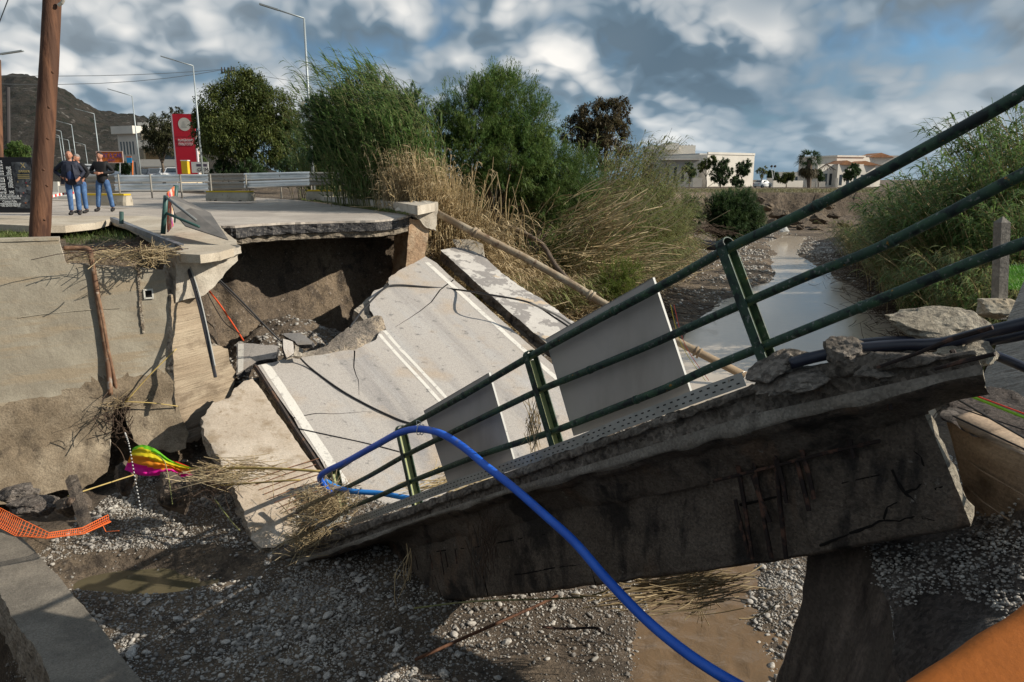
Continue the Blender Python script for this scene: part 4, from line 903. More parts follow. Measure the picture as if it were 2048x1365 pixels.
tag(plate('tilted_slab', FSb, [(*FSb.px(*q), .4) for q in [(2048, 562), (1962, 762), (1985, 800), (2008, 842), (2048, 866), (2260, 960), (2260, 460)]], [tilt_m, tilt_m], cell=.09, thick=.3, relief=lambda u, v: .02 * mn.noise(Vector((u * 2, v * 2, 1))) + .008 * mn.noise(Vector((u * 3, v * 18, 1))), amp=.02, step=.12, rows=3), 'large grooved concrete slab tilted steeply against the right edge behind the pipes', 'concrete slab')
# ---------------------------------------------------------------- low wall across the lower left corner
low_m = material('low_wall_concrete', (.15, .132, .108), .92, [(1.3, (.21, .185, .15), .45, .6, 6), (5., (.2, .175, .14), .56, .68, 7)], [(10., .4, .03), (50., .7, .012)], grain=(60., .4))
lw = thing('low_wall', PZ(120, 1250, -6), 'low flat-topped concrete wall crossing the lower left corner beside the gravel', 'wall')
zt = -5.75
FL = Frame(PZ(120, 1250, zt), PZ(280, 1365, zt) - PZ(15, 1045, zt), Vector((1, .4, 0)))
if FL.n.z < 0: FL = Frame(FL.P, FL.e1, -FL.e2)
plate('wall_top', FL, [(*FL.px(*q), k) for q, k in [((-60, 960), .1), ((8, 1040), .25), ((66, 1098), .3), ((130, 1170), .3), ((190, 1240), .3), ((240, 1310), .3), ((300, 1385), .3), ((380, 1480), .1), ((160, 1480), .1), ((112, 1385), .6), ((80, 1320), .8), ((34, 1245), .8), ((-4, 1180), .8), ((-160, 1000), .5)]], [low_m, conc_rough], lw, cell=.1, thick=.85, relief=lambda u, v: .012 * mn.noise(Vector((u * 2, v * 2, 1))), amp=.035, step=.07, rows=5, sider=.05)
# ---------------------------------------------------------------- orange parapet where the photographer stands
orange = material('orange_plaster', (.36, .10, .010), .85, [(2., (.31, .088, .009), .45, .62, 5), (9., (.41, .13, .02), .6, .7, 5)], [(40., .35, .004), (6., .2, .01)], grain=(260., .12))
A_, B_ = PD(2200, 1095, 1.30), PD(1640, 1460, 1.12); ax = (B_ - A_).normalized(); toc = (Vector((.8, -.5, -.1)) - ax * Vector((.8, -.5, -.1)).dot(ax)).normalized(); upn = ax.cross(toc); upn = upn if upn.z > 0 else -upn
mb = MB(); L_ = (B_ - A_).length; sec = [(.0, -.5)] + [(.035 - .035 * math.cos(t), -.035 + .035 * math.sin(t)) for t in np.linspace(0, math.pi / 2, 7)] + [(.5, 0), (.5, -.5)]
vs = []
for i in range(25):
    c_ = A_ + (B_ - A_) * (i / 24) 
    for a, b in sec: vs.append(c_ + toc * (a + .004 * mn.noise(Vector((i * .4, a, b)))) + upn * b)
ns = len(sec); mb.add(vs, [(i * ns + j, (i + 1) * ns + j, (i + 1) * ns + (j + 1) % ns, i * ns + (j + 1) % ns) for i in range(24) for j in range(ns)])
o = mb.build('orange_parapet', orange, None, smooth=True, org=tuple(A_)); tag(o, 'orange plastered parapet with a rounded edge filling the lower right corner', 'parapet')
# ================================================================ far bank: hill, houses, street furniture, people
def flat(name, col, rough=.8, **k): return material(name, col, rough, [(.6, tuple(c * .82 for c in col), .5, .7, 6)], **k)
black = flat('black_paint', (.012, .012, .015), .5); white = flat('white_paint', (.72, .71, .68)); red = flat('red_paint', (.55, .012, .03), .45); yellow = flat('yellow_paint', (.62, .42, .02), .7)
glass = material('window_glass', (.03, .04, .05), .15, spec=.6); gold = flat('gold_print', (.45, .36, .16)); greym = flat('grey_steel', (.33, .35, .36), .5, metal=.3)
def text(body, size, loc, rt, up, mat, parent, align='LEFT', sx=1., name='lettering', ext=.004):
    cu = bpy.data.curves.new(name, 'FONT'); cu.body = body; cu.size = size; cu.align_x = align; cu.align_y = 'CENTER'; cu.extrude = ext; cu.resolution_u = 3; cu.materials.append(mat)
    o = bpy.data.objects.new(name, cu); C.objects.link(o); rt = Vector(rt).normalized(); up = Vector(up); up = (up - rt * up.dot(rt)).normalized(); n = rt.cross(up)
    M_ = Matrix(((rt.x * sx, up.x, n.x, loc[0]), (rt.y * sx, up.y, n.y, loc[1]), (rt.z * sx, up.z, n.z, loc[2]), (0, 0, 0, 1)))
    if parent is not None: o.parent = parent; M_ = Matrix.Translation(-Vector(parent.location)) @ M_
    o.matrix_local = M_; return o
bark = material('bark', (.10, .075, .055), .95, [(6., (.17, .13, .10), .45, .62, 6, (1, 1, .3))], [(9., .8, .04)])
# ---- hill
ridge = [(-500, 300), (-300, 250), (-120, 232), (-20, 200), (0, 190), (25, 168), (55, 161), (82, 163), (105, 170), (135, 186), (160, 200), (185, 216), (212, 228), (240, 234), (262, 237), (300, 247), (345, 262), (420, 288), (500, 322), (580, 352), (700, 365)]
hx = np.linspace(-480, 700, 240); hr = np.interp(hx, [r_[0] for r_ in ridge], [r_[1] for r_ in ridge])
HV = []; nj = 90
for i, x in enumerate(hx):
    top = PD(x, hr[i], 560)
    for j in range(nj):
        t = j / (nj - 1); D_ = 330 + 330 * t
        z = -3 + (top.z + 3) * (math.sin(min(1, t / .7) * math.pi / 2) ** 1.15 if t < .7 else max(0, 1 - (t - .7) * 1.5))
        a = PD(x, 358, D_); q = Vector((a.x * .02, a.y * .02, z * .04)); z2 = z + (mn.fractal(q, .8, 2.1, 6) * 4.2 + 1.6 * mn.noise(q * 9)) * min(1, t * 4) * (1. if t < .62 else .35)
        HV.append((a.x, a.y, max(z2, -4)))
ii = (np.arange(len(hx) - 1)[:, None] * nj + np.arange(nj - 1)[None]).ravel()
hillm = material('hill_rock', (.028, .024, .018), .95, [(.05, (.042, .035, .027), .45, .6, 6), (.16, (.15, .135, .12), .60, .66, 9), (.22, (.012, .015, .009), .50, .62, 8)], [(.25, 1., 3.), (1.2, 1., .8)], coords='World')
arr_mesh('hill', HV, np.stack([ii, ii + nj, ii + nj + 1, ii + 1], 1), hillm, smooth=False, kind='structure')
# ---- lamp posts
galvp = flat('lamp_post_steel', (.36, .40, .41), .45, metal=.3)
def lamp(px_, ytop, D_, arm, label, ybase=None, head2=True, r=.075, drop=0):
    base = PD(px_, 352, D_); base.z = -1.05; top = PD(px_, ytop, D_); base.x = top.x * .998; base.y = top.y
    t_ = thing('street_lamp', base, label, 'street lamp', 'street lamps along the road')
    mb = MB(); mb.tube([base, base.lerp(top, .5), top], [r * 1.25, r, r * .7], 8); mb.build('post', galvp, t_, smooth=True)
    a1 = top + Vector((arm[0], arm[1], arm[2])); d = (a1 - top)
    mb = MB(); mb.tube([top, top + d * .62], r * .55, 6); mb.build('arm', galvp, t_, smooth=True)
    dn = d.normalized(); sd_ = dn.cross(Vector((0, 0, 1))).normalized(); upv = sd_.cross(dn); p = top + d * .58
    mb = MB(); mb.obox(p - sd_ * .13 - upv * .03, d * .42, sd_ * .26, upv * .07); mb.build('lamp_head', flat('lamp_head_grey', (.25, .28, .29), .5), t_)
    return t_
arm0 = (-2.2, -.4, .62)
lamp(608, 37, 40, arm0, 'tallest nearest street lamp, rising between the large tree and the reeds')
lamp(386, 132, 57, arm0, 'street lamp whose arm shows above the red totem sign')
lamp(264, 192, 77, arm0, 'street lamp standing just right of the man with the phone')
lamp(188, 228, 99, arm0, 'street lamp rising behind the gap between the men')
lamp(143, 250, 121, arm0, 'street lamp directly above the bald man')
lamp(122, 263, 140, arm0, 'street lamp just right of the wooden pole, fifth in the row')
lamp(118, 272, 158, arm0, 'shorter street lamp seen close beside the wooden pole')
lamp(170, 290, 175, arm0, 'faint far street lamp between the standing men')
lamp(137, 281, 150, arm0, 'thin far street lamp immediately left of the one above the bald man')
lamp(-60, 118, 42, (2.9, .2, .45), 'street lamp whose head alone pokes in at the left edge')
# ---- power pole and wires
pp = thing('power_pole', Vector((*[PD(457, 358, 95)[i] for i in (0, 1)], -1.1)), 'dark power pole with insulators on a crossarm above the large tree', 'utility pole')
t0 = PD(457, 136, 95); dk_ = flat('dark_timber', (.05, .045, .045)); mb = MB(); mb.tube([pp.location, t0], .16, 8); mb.build('pole', dk_, pp)
mb = MB(); mb.obox(PD(442, 148, 95), PD(470, 142, 95) - PD(442, 148, 95), Vector((0, .15, 0)), Vector((0, 0, .16))); mb.build('crossarm', dk_, pp)
for x in (444, 450, 463, 469):
    mb = MB(); a = PD(x, 147, 95); mb.tube([a, a + Vector((0, 0, .3)), a + Vector((0, 0, .75))], [.09, .13, .06], 6); mb.build('insulator', dk_, pp)
wm = flat('wire', (.03, .035, .04))
def wire(name, pts_, r, label, sag=0.):
    P_ = [PD(*q) for q in pts_]; Q = []
    for a, b in zip(P_[:-1], P_[1:]):
        for t in np.linspace(0, 1, 9)[:-1]: Q.append(a.lerp(b, t) - Vector((0, 0, sag * 4 * t * (1 - t))))
    Q.append(P_[-1]); mb = MB(); mb.tube(Q, r, 4); tag(mb.build(name, wm, None, org=tuple(Q[0])), label, 'cable', 'overhead wires')
wire('overhead_wire', [(-200, 146, 60), (445, 139, 95), (900, 200, 160)], .035, 'upper overhead wire running left from the insulator pole', .5)
wire('overhead_wire', [(-200, 158, 60), (445, 140, 95)], .035, 'lower overhead wire running left from the insulator pole', 1.)
wire('overhead_wire', [(-30, 120, 30), (16, 0, 30), (30, -60, 30)], .02, 'steep thin wire in the top left corner', .0)
# ---- left wooden pole, its dark neighbours
wood = material('pole_wood', (.08, .037, .021), .8, [(2.2, (.15, .068, .035), .42, .62, 6, (2.5, 2.5, .25)), (4., (.055, .022, .012), .54, .66, 7, (2, 2, .3)), (1.2, (.27, .15, .08), .66, .74, 4, (2, 2, .4))], [(6., .8, .03, (2., 2., .2)), (30., .3, .006)])
pb, pt = PD(78, 486, 15.4), PD(107, -40, 15.1); wp = thing('wooden_pole', pb, 'thick reddish wooden utility pole leaning slightly at the left, in front of the men', 'utility pole')
mb = MB(); pts_ = [pb - (pt - pb) * .08] + [pb.lerp(pt, t) + Vector((.012 * mn.noise(Vector((t * 5, 0, 0))), 0, 0)) for t in np.linspace(0, 1.5, 40)]
mb.tube(pts_, [.197 - .0012 * i + .006 * mn.noise(Vector((i * .7, 3, 0))) for i in range(len(pts_))], 20, wob=.03); mb.build('pole_shaft', wood, wp, smooth=True)
for (x, y) in ((104, 145), (97, 215), (95, 278), (86, 340), (93, 372), (88, 440)):
    c = PD(x, y, 14.96); o = lump('knot', c, (.035, .02, .028), wood, wp, 2, .2, 2., x)
mb = MB(); c = PD(124, 6, 15.); mb.tube([c + Vector((-.08, 0, -.05)), c, c + Vector((.04, 0, .06))], .035, 8); mb.build('bracket', flat('bracket_zinc', (.4, .38, .33), .5), wp)
mb = MB(); mb.tube([PD(18, 330, 60), PD(16, 175, 60)], .14, 8); tag(mb.build('dark_pole', dk_, None, org=tuple(PD(18, 350, 60))), 'dark slim pole far behind the price board', 'utility pole')
mb = MB(); mb.tube([PD(0, 340, 22), PD(-6, 120, 22)], .10, 8); tag(mb.build('rusty_pole', wood, None, org=tuple(PD(0, 340, 22))), 'rusty brown pole cut off by the left edge of the view', 'utility pole')
# ---- crash barrier of stacked W-beams
steel_new = material('new_galvanised', (.78, .80, .80), .3, [(.8, (.42, .46, .47), .45, .6, 5, (.3, 1, 3))], metal=.55, spec=.6)
steel_old = material('weathered_galvanised', (.30, .285, .25), .6, [(.8, (.22, .2, .17), .45, .6, 5, (.3, 1, 3)), (5., (.16, .12, .09), .6, .7, 5)], metal=.3)
cb = thing('crash_barrier', PD(450, 385, 41), 'double stacked steel crash barrier closing off the road behind the concrete blocks', 'crash barrier')
def wbeam(A, B, h, mat, parent, off=0.):
    n_ = Vector((B - A).cross(Vector((0, 0, 1)))).normalized(); n_ = n_ if n_.y < 0 else -n_
    prof_ = [(0, .0), (.05, .06), (.07, .16), (.07, .26), (.015, .40), (.015, .60), (.07, .74), (.07, .84), (.05, .94), (0, 1.)]
    vs = []
    for P_ in (A, B):
        for o, z in prof_: vs.append(P_ + n_ * (o + off) + Vector((0, 0, z * h)))
    k = len(prof_); mb = MB(); mb.add(vs, [(j, j + k, j + k + 1, j + 1) for j in range(k - 1)]); return mb.build('rail_beam', mat, parent)
for (xa, ya0, ya1), (xb, yb0, yb1), D0, D1, mt in [((165, 352, 386), (236, 351, 384), 43.5, 43, steel_old), ((232, 351, 383), (420, 349, 382), 43, 41.6, steel_new), ((418, 348, 380), (492, 348, 379), 41.5, 40.8, steel_old), ((490, 347, 377), (622, 345, 373), 40.8, 39.8, steel_new), ((620, 345, 372), (690, 345, 371), 39.7, 39.2, steel_old)]:
    for k in (0, 1):
        a = PD(xa, ya1 + (ya0 - ya1) * (.53 * k), D0); b = PD(xb, yb1 + (yb0 - yb1) * (.53 * k), D1); hh = (ya1 - ya0) * .46 / 1500 * D0
        wbeam(a, b, hh, mt, cb, .02 * (mt is steel_new))
for x in (236, 300, 360, 420, 491, 560, 621, 688):
    mb = MB(); a = PD(x, 349, 41.5 - (x - 236) * .004); b = Vector((a.x, a.y, -1.05)); mb.tube([b, a], .05, 6); mb.build('post', steel_old, cb)
blk_c = material('barrier_concrete', (.36, .32, .25), .9, [(1.5, (.44, .39, .31), .45, .6, 6), (5., (.2, .17, .13), .56, .68, 6)], [(20., .4, .02)])
def cblock(x0, x1, y1, D_, label, hpx):
    a, b = PD(x0, y1, D_), PD(x1, y1 - 1, D_ * .985); a.z = b.z = -1.06; ex = b - a; n_ = Vector((-ex.y, ex.x, 0)).normalized(); H = hpx / 1500 * D_
    t_ = thing('concrete_block', a, label, 'concrete barrier', 'yellow-topped concrete blocks across the road'); L = ex.length; e = ex.normalized()
    sec = [(0, 0), (0, .3 * H), (.06, .8 * H), (.06, H * .86), (.46, H * .86), (.46, .8 * H), (.52, .3 * H), (.52, 0)]; mb = MB(); vs = []
    for u in (0, .1, L - .1, L): 
        for p_, z in sec: vs.append(a + e * u + n_ * (p_ if 0 < u < L else .06 + p_ * .8) + Vector((0, 0, z * (1 if 0 < u < L else .93))))
    k = len(sec); mb.add(vs, [(i * k + j, (i + 1) * k + j, (i + 1) * k + (j + 1) % k, i * k + (j + 1) % k) for i in range(3) for j in range(k)] + [tuple(range(k)), tuple(range(3 * k, 4 * k))[::-1]]); mb.build('block_body', blk_c, t_)
    mb = MB(); mb.obox(a + e * .06 + n_ * .05 + Vector((0, 0, H * .862)), e * (L - .12), n_ * .42, Vector((0, 0, H * .14))); mb.build('yellow_top', yellow, t_)
    for u in (.2, .75): mb = MB(); mb.obox(a + e * (L * u) - n_ * .003, e * .16, n_ * .05, Vector((0, 0, .05))); mb.build('lifting_slot', black, t_)
cblock(410, 500, 401, 36.5, 'yellow-topped concrete block in the middle of the road', 20)
cblock(611, 692, 396, 38, 'yellow-topped concrete block at the right end of the barrier', 20)
cblock(150, 250, 408, 30.5, 'yellow-topped concrete block behind the legs of the standing men', 23)
for i, (x0, x1, y0, y1, D_) in enumerate([(88, 108, 350, 384, 40), (109, 137, 355, 381, 40)]):
    a, b = PD(x0, y1, D_), PD(x1, y1, D_); mb = MB(); H = (y1 - y0) / 1500 * D_; n_ = Vector((0, 1, 0)); a.z = -1.06
    sec = [(0, 0), (0, .15), (.18, .4 * H), (.22, H), (.4, H), (.44, .4 * H), (.62, .15), (.62, 0)]; L = (b - a).length; vs = [a + Vector((u, p_, z)) for u in (0, L) for p_, z in sec]; k = len(sec)
    mb.add(vs, [(j, k + j, k + (j + 1) % k, (j + 1) % k) for j in range(k)] + [tuple(range(k)), tuple(range(k, 2 * k))[::-1]]); tag(mb.build('jersey_barrier', [white, blk_c][i % 2] if False else flat('pale_barrier', (.5, .48, .43)), None, org=tuple(a)), ['pale concrete barrier half hidden behind the wooden pole', 'pale concrete barrier with a red stripe left of the bald man'][i], 'concrete barrier')
# ---- red totem, gym banner, clothes bin
def board(x0, x1, y0, y1, D_, thick, mat, name, parent, dz=0., base=None):
    a, b, c_ = PD(x0, y1, D_), PD(x1, y1, D_), PD(x0, y0, D_); mb = MB(); up = Vector((0, 0, (c_ - a).length)); mb.obox(a, b - a, Vector((0, thick, 0)), up); o = mb.build(name, mat, parent); return o, a, (b - a), up
D_ = 74; tt_ = thing('totem_sign', PD(372, 352, D_), 'tall red totem sign with a white disc, left of the large tree', 'sign')
o, a, ex, up = board(355, 396, 233, 349, D_, .35, red, 'panel', tt_)
mb = MB(); mb.obox(a - ex * .06, ex * .06, Vector((0, .35, 0)), up); mb.obox(a + ex, ex * .05, Vector((0, .35, 0)), up * .62); mb.build('side_trim', flat('pale_trim', (.55, .5, .52)), tt_)
cdisc = a + ex * .56 + up * .83 + Vector((0, -.012, 0)); mb = MB(); n = 32; mb.add([cdisc + Vector((.62 * math.cos(t), 0, .62 * math.sin(t))) for t in [2 * math.pi * i / n for i in range(n)]], [tuple(range(n))]); mb.build('white_disc', flat('cream_disc', (.62, .58, .5)), tt_)
mb = MB()
for k in range(5): mb.obox(cdisc + Vector((-.35 + .05 * k, -.014, -.3 + .13 * k)), Vector((.6 - .1 * k, 0, 0)), Vector((0, .004, 0)), Vector((.03, 0, .03)))
mb.build('disc_print', flat('disc_grey', (.30, .30, .27)), tt_, kind='stuff')
mb = MB(); mb.obox(a + up * .618 + Vector((0, -.004, 0)), ex, Vector((0, .01, 0)), Vector((0, 0, .03))); mb.build('panel_joint', black, tt_)
text('PLAYGROUND', .36, a + ex * .18 + up * .565 + Vector((0, -.02, 0)), (1, 0, 0), (0, 0, 1), white, tt_, sx=.62, ext=.01)
text('ΠΑΙΔΟΤΟΠΟΣ', .36, a + ex * .18 + up * .50 + Vector((0, -.02, 0)), (1, 0, 0), (0, 0, 1), white, tt_, sx=.60, ext=.01)
gy_ = thing('gym_banner', PD(400, 349, 70), 'white gym banner on the ground right of the red totem', 'sign')
o, a, ex, up = board(384, 418, 325, 346, 70, .05, white, 'banner_sheet', gy_)
mb = MB(); mb.obox(a + ex * .3 + up * .58 + Vector((0, -.008, 0)), ex * .62, Vector((0, .006, 0)), up * .24); mb.build('dark_strip', flat('strip_purple', (.10, .08, .12)), gy_)
text('GYM', .46, a + ex * .33 + up * .27 + Vector((0, -.01, 0)), (1, 0, 0), (0, 0, 1), black, gy_, sx=1.1)
bn = thing('yellow_bin', PD(369, 349, 68), 'yellow kiosk-like bin standing in front of the red totem', 'bin')
o, a, ex, up = board(364, 376, 323, 348, 68, .5, yellow, 'bin_body', bn)
mb = MB(); mb.obox(a + up - ex * .1, ex * 1.2, Vector((0, .55, 0)), Vector((0, 0, .08))); mb.build('bin_lid', white, bn)
# orange billboard, blue sign
cb2 = thing('rental_billboard', PD(225, 352, 72), 'orange billboard with blue lettering behind the head of the man with the phone', 'sign')
o, a, ex, up = board(195, 247, 304, 326, 72, .08, flat('orange_sheet', (.62, .16, .03)), 'board_sheet', cb2)
mb = MB(); 
for p_, d_ in ((a - Vector((0, .01, 0)), ex), (a + up - Vector((0, .01, 0)), ex), (a - Vector((0, .01, 0)), up), (a + ex - Vector((0, .01, 0)), up)): mb.tube([p_, p_ + d_], .04, 4)
mb.build('board_frame', flat('pink_frame', (.7, .5, .42)), cb2)
text('RENT A CAR', .62, a + ex * .5 + up * .62 + Vector((0, -.03, 0)), (1, 0, 0), (0, 0, 1), flat('sign_blue', (.10, .06, .30)), cb2, 'CENTER', .66)
text('SPEED', .32, a + ex * .55 + up * .22 + Vector((0, -.03, 0)), (1, 0, 0), (0, 0, 1), flat('sign_blue', (.10, .06, .30)), cb2, 'CENTER', .8)
for x in (205, 240): mb = MB(); mb.tube([PD(x, 352, 72.2), PD(x, 326, 72.2)], .06, 5); mb.build('leg', greym, cb2)
bs = thing('blue_sign', PD(259, 352, 68), 'small square blue sign on an orange post below the tall lamp', 'sign')
o, a, ex, up = board(254, 264, 316, 326, 68, .05, flat('sky_blue_sheet', (.03, .3, .6)), 'sign_face', bs); mb = MB(); mb.obox(a + up, ex, Vector((0, .05, 0)), Vector((0, 0, .12))); mb.build('sign_header', flat('orange_sheet', (.62, .16, .03)), bs); mb = MB(); mb.tube([PD(265, 352, 68.2), PD(265, 322, 68.2)], .07, 6); mb.build('sign_post', flat('orange_sheet', (.62, .16, .03)), bs)
# ---- cars
def car(label, loc, rz, col, name='parked_car', L=4.1, Wd=1.7, H=1.5, group='cars parked beside the road', boxy=0.):
    t_ = thing(name, (0, 0, 0), label, 'car', group); paint_ = flat('car_paint_%d' % int(col[0] * 1000), col, .3, spec=.6)
    prof_ = [(-.5, .18), (-.5, .48), (-.46, .60), (-.27 - .1 * boxy, .66), (-.14 - .16 * boxy, .97), (.02, 1.), (.24 + .1 * boxy, .98), (.40 + .06 * boxy, .66), (.49, .60), (.5, .40), (.5, .18)]
    vs = []; rowsy = [(-.5, .93, .97), (-.47, 1, 1), (.47, 1, 1), (.5, .93, .97)]
    for (y, sx, sz) in rowsy:
        for (x, z) in prof_: vs.append((x * L * (sx if z < .62 else sx * .97), y * Wd * (.80 if z > .8 else 1.), z * H * (sz if z > .2 else 1)))
    k = len(prof_); mb = MB(); mb.add(vs, [(i * k + j, (i + 1) * k + j, (i + 1) * k + (j + 1) % k, i * k + (j + 1) % k) for i in range(3) for j in range(k)] + [tuple(range(k)), tuple(range(3 * k, 4 * k))[::-1]]); mb.build('body', paint_, t_)
    mb = MB()
    for sgn in (-1, 1):
        y = sgn * Wd * .458; q = [(-.235 - .1 * boxy, .66), (-.13 - .15 * boxy, .90), (.03, .93), (.03, .66)]; q2 = [(.05, .66), (.05, .93), (.22 + .1 * boxy, .91), (.34 + .06 * boxy, .66)]
        for Q in (q, q2): mb.add([(x * L, y + sgn * (.012 if z < .7 else -.055), z * H) for x, z in Q], [(0, 1, 2, 3)])
    mb.build('side_window', glass, t_)
    for nm_, xa, za, xb, zb in (('windscreen', -.275 - .1 * boxy, .67, -.150 - .16 * boxy, .95), ('rear_window', .395 + .06 * boxy, .67, .252 + .1 * boxy, .95)):
        mb = MB(); s_ = -1 if xa < 0 else 1; mb.add([(xa * L + s_ * .012, -.40 * Wd, za * H), (xa * L + s_ * .012, .40 * Wd, za * H), (xb * L + s_ * .012, .34 * Wd, zb * H), (xb * L + s_ * .012, -.34 * Wd, zb * H)], [(0, 1, 2, 3)]); mb.build(nm_, glass, t_)
    for x in (-.31, .31):
        for sgn in (-1, 1):
            mb = MB(); y = sgn * Wd * .46; mb.tube([(x * L, y - .1, .31), (x * L, y + .1, .31)], .31, 14); w_ = mb.build('wheel', black, t_)
            mb = MB(); mb.tube([(x * L, y - .108, .31), (x * L, y + .108, .31)], .17, 10); r_ = mb.build('rim', greym, w_)
    for x, m_ in ((-.5, white), (.5, red)):
        for sgn in (-1, 1): mb = MB(); mb.box((x * L * .985, sgn * Wd * .36, H * .50), (.06, .28, .13)); mb.build('headlight' if x < 0 else 'tail_light', m_, t_)
    t_.location = loc; t_.rotation_euler.z = rz; return t_
def gl(px_, D_, z=-.32): p = PD(px_, 360, D_); return (p.x, p.y, z)
car('silver hatchback parked beside the red totem, nearest of its row', gl(334, 84), R(120), (.50, .52, .54))
car('dark grey car parked left of the silver hatchback', gl(312, 87), R(120), (.10, .11, .13))
car('black car at the left of the parked row', gl(297, 90), R(118), (.03, .035, .045))
car('blue-grey car squeezed beside the trunk of the smaller tree', gl(321, 93), R(120), (.14, .17, .22))
car('white car partly hidden behind the foot of the red totem', gl(350, 80), R(105), (.66, .66, .66))
car('white car with red lights behind the man with the phone', gl(186, 62), R(170), (.68, .67, .65))
car('small white hatchback parked by the boundary wall of the large white building', (PD(1525, 372, 150).x, PD(1525, 372, 150).y, -1.72), R(215), (.70, .71, .71), L=4.0, group=None)
# ---- houses
plaster = material('white_plaster', (.66, .62, .55), .85, [(.15, (.58, .54, .48), .45, .62, 6), (.9, (.5, .46, .40), .62, .75, 6)]); plaster2 = material('cream_plaster', (.55, .46, .33), .85, [(.3, (.48, .40, .28), .45, .62, 5)]); tiles = material('terracotta', (.36, .17, .08), .85, [(.8, (.26, .12, .06), .45, .6, 5)], [(3., .6, .05)])
def hbox(t_, x0, x1, y0, y1, D_, depth, mat=None, name='wall', z0=None, yaw=0.):
    a, b = PD(x0, y1, D_), PD(x1, y1, D_); H = (y1 - y0) / 1500 * D_; 
    if z0 is not None: H += a.z - z0; a = Vector((a.x, a.y, z0)); b = Vector((b.x, b.y, z0))
    ex = b - a; ex.z = 0; ex = Matrix.Rotation(yaw, 3, 'Z') @ ex / math.cos(yaw); n_ = Vector((-ex.y, ex.x, 0)).normalized(); mb = MB(); mb.obox(a, ex, n_ * depth, Vector((0, 0, H))); o = mb.build(name, mat or plaster, t_); return a, ex, n_, H
def win(t_, a, ex, n_, H, u0, u1, v0, v1, mat=None, nm='window'):
    mb = MB(); mb.obox(a + ex * u0 + Vector((0, 0, H * v0)) - n_ * .02, ex * (u1 - u0), n_ * .08, Vector((0, 0, H * (v1 - v0)))); w_ = mb.build(nm, mat or glass, t_)
    mb = MB(); mb.obox(a + ex * (u0 - .01) + Vector((0, 0, H * v0 - .09)) - n_ * .06, ex * (u1 - u0 + .02), n_ * .12, Vector((0, 0, .08))); s_ = mb.build('sill', plaster, w_, org=tuple(t_.location)); s_.location = (0, 0, 0)
hs = thing('white_house', PD(290, 352, 112), 'three-storey white house with recessed balconies behind the smaller tree', 'house')
W1 = hbox(hs, 243, 291, 272, 352, 112, 9, name='wall', z0=-1.3, yaw=R(-24))
for k in range(5): win(hs, *W1, .12 + .16 * k, .19 + .16 * k, .62, .86); 
for k in range(4): win(hs, *W1, .15 + .2 * k, .23 + .2 * k, .25, .48)
mb = MB(); mb.obox(W1[0] - W1[1] * .12 + Vector((0, 0, W1[3])) - W1[2] * .6, W1[1] * 1.14, W1[2] * 9.4, Vector((0, 0, 1.1))); mb.build('parapet', plaster, hs)
W2 = hbox(hs, 291, 362, 268, 352, 108, 8, plaster2, 'wall', z0=-1.3)
for fl_, (v0, v1) in enumerate(((.08, .30), (.42, .64), (.76, .95))):
    win(hs, *W2, .06, .44, v0, v1, plaster2 if False else flat('balcony_shadow', (.22, .15, .08))); win(hs, *W2, .52, .90, v0, v1)  # left brown panels paint the shade of the balcony recesses, not glass
    mb = MB(); mb.obox(W2[0] + Vector((0, 0, W2[3] * (v0 - .05))) - W2[2] * 1.6 - W2[1] * .02, W2[1] * 1.04, W2[2] * 1.6, Vector((0, 0, .22))); mb.obox(W2[0] + Vector((0, 0, W2[3] * (v0 - .03))) - W2[2] * 1.62 - W2[1] * .02, W2[1] * 1.04, W2[2] * .12, Vector((0, 0, .95))); mb.build('balcony', plaster, hs)
hbox(hs, 288, 350, 258, 268, 109, 7, plaster, 'parapet'); hbox(hs, 276, 340, 246, 262, 116, 6, plaster, 'roof_room')
mb = MB(); mb.tube([PD(300, 244, 114), PD(340, 244, 114)], .45, 8); mb.build('water_tank', flat('tank_grey', (.5, .52, .53)), hs)
h2 = thing('white_shed', PD(670, 350, 88), 'white gabled building glimpsed between the tall lamp and the reeds', 'house')
a, ex, n_, H = hbox(h2, 612, 704, 318, 352, 88, 8, z0=-1.3); mb = MB(); mb.add([a + Vector((0, 0, H)) - n_ * .3, a + ex + Vector((0, 0, H)) - n_ * .3, a + ex * .5 + Vector((0, 0, H + 1.8)) - n_ * .3, a + Vector((0, 0, H)) + n_ * 8, a + ex + Vector((0, 0, H)) + n_ * 8, a + ex * .5 + Vector((0, 0, H + 1.8)) + n_ * 8], [(0, 1, 2), (3, 5, 4), (0, 2, 5, 3), (1, 4, 5, 2), (0, 3, 4, 1)]); mb.build('roof', plaster, h2)
for k in range(3): win(h2, a, ex, n_, H, .12 + .3 * k, .26 + .3 * k, .3, .75)
sb = thing('poster_board', PD(617, 300, 75), 'colourful poster board half hidden behind the tall lamp post', 'sign'); o, a, ex, up = board(604, 630, 203, 226, 75, .1, white, 'poster_sheet', sb)
for k, cc in enumerate([(.5, .03, .25), (.03, .3, .5), (.6, .4, .03), (.4, .05, .4), (.05, .4, .2)]):
    mb = MB(); mb.box(a + ex * (.15 + .17 * k) + up * (.3 + .35 * (k % 2)) + Vector((0, -.01, 0)), (.22, .01, .3), Ry(.4 * k)); mb.build('print_shape', flat('print_%d' % k, cc), sb)
mb = MB(); mb.tube([a + ex * .5 + Vector((0, .1, 0)), Vector((a.x + ex.x * .5, a.y + .1, -1.2))], .12, 6); mb.build('sign_post', greym, sb)
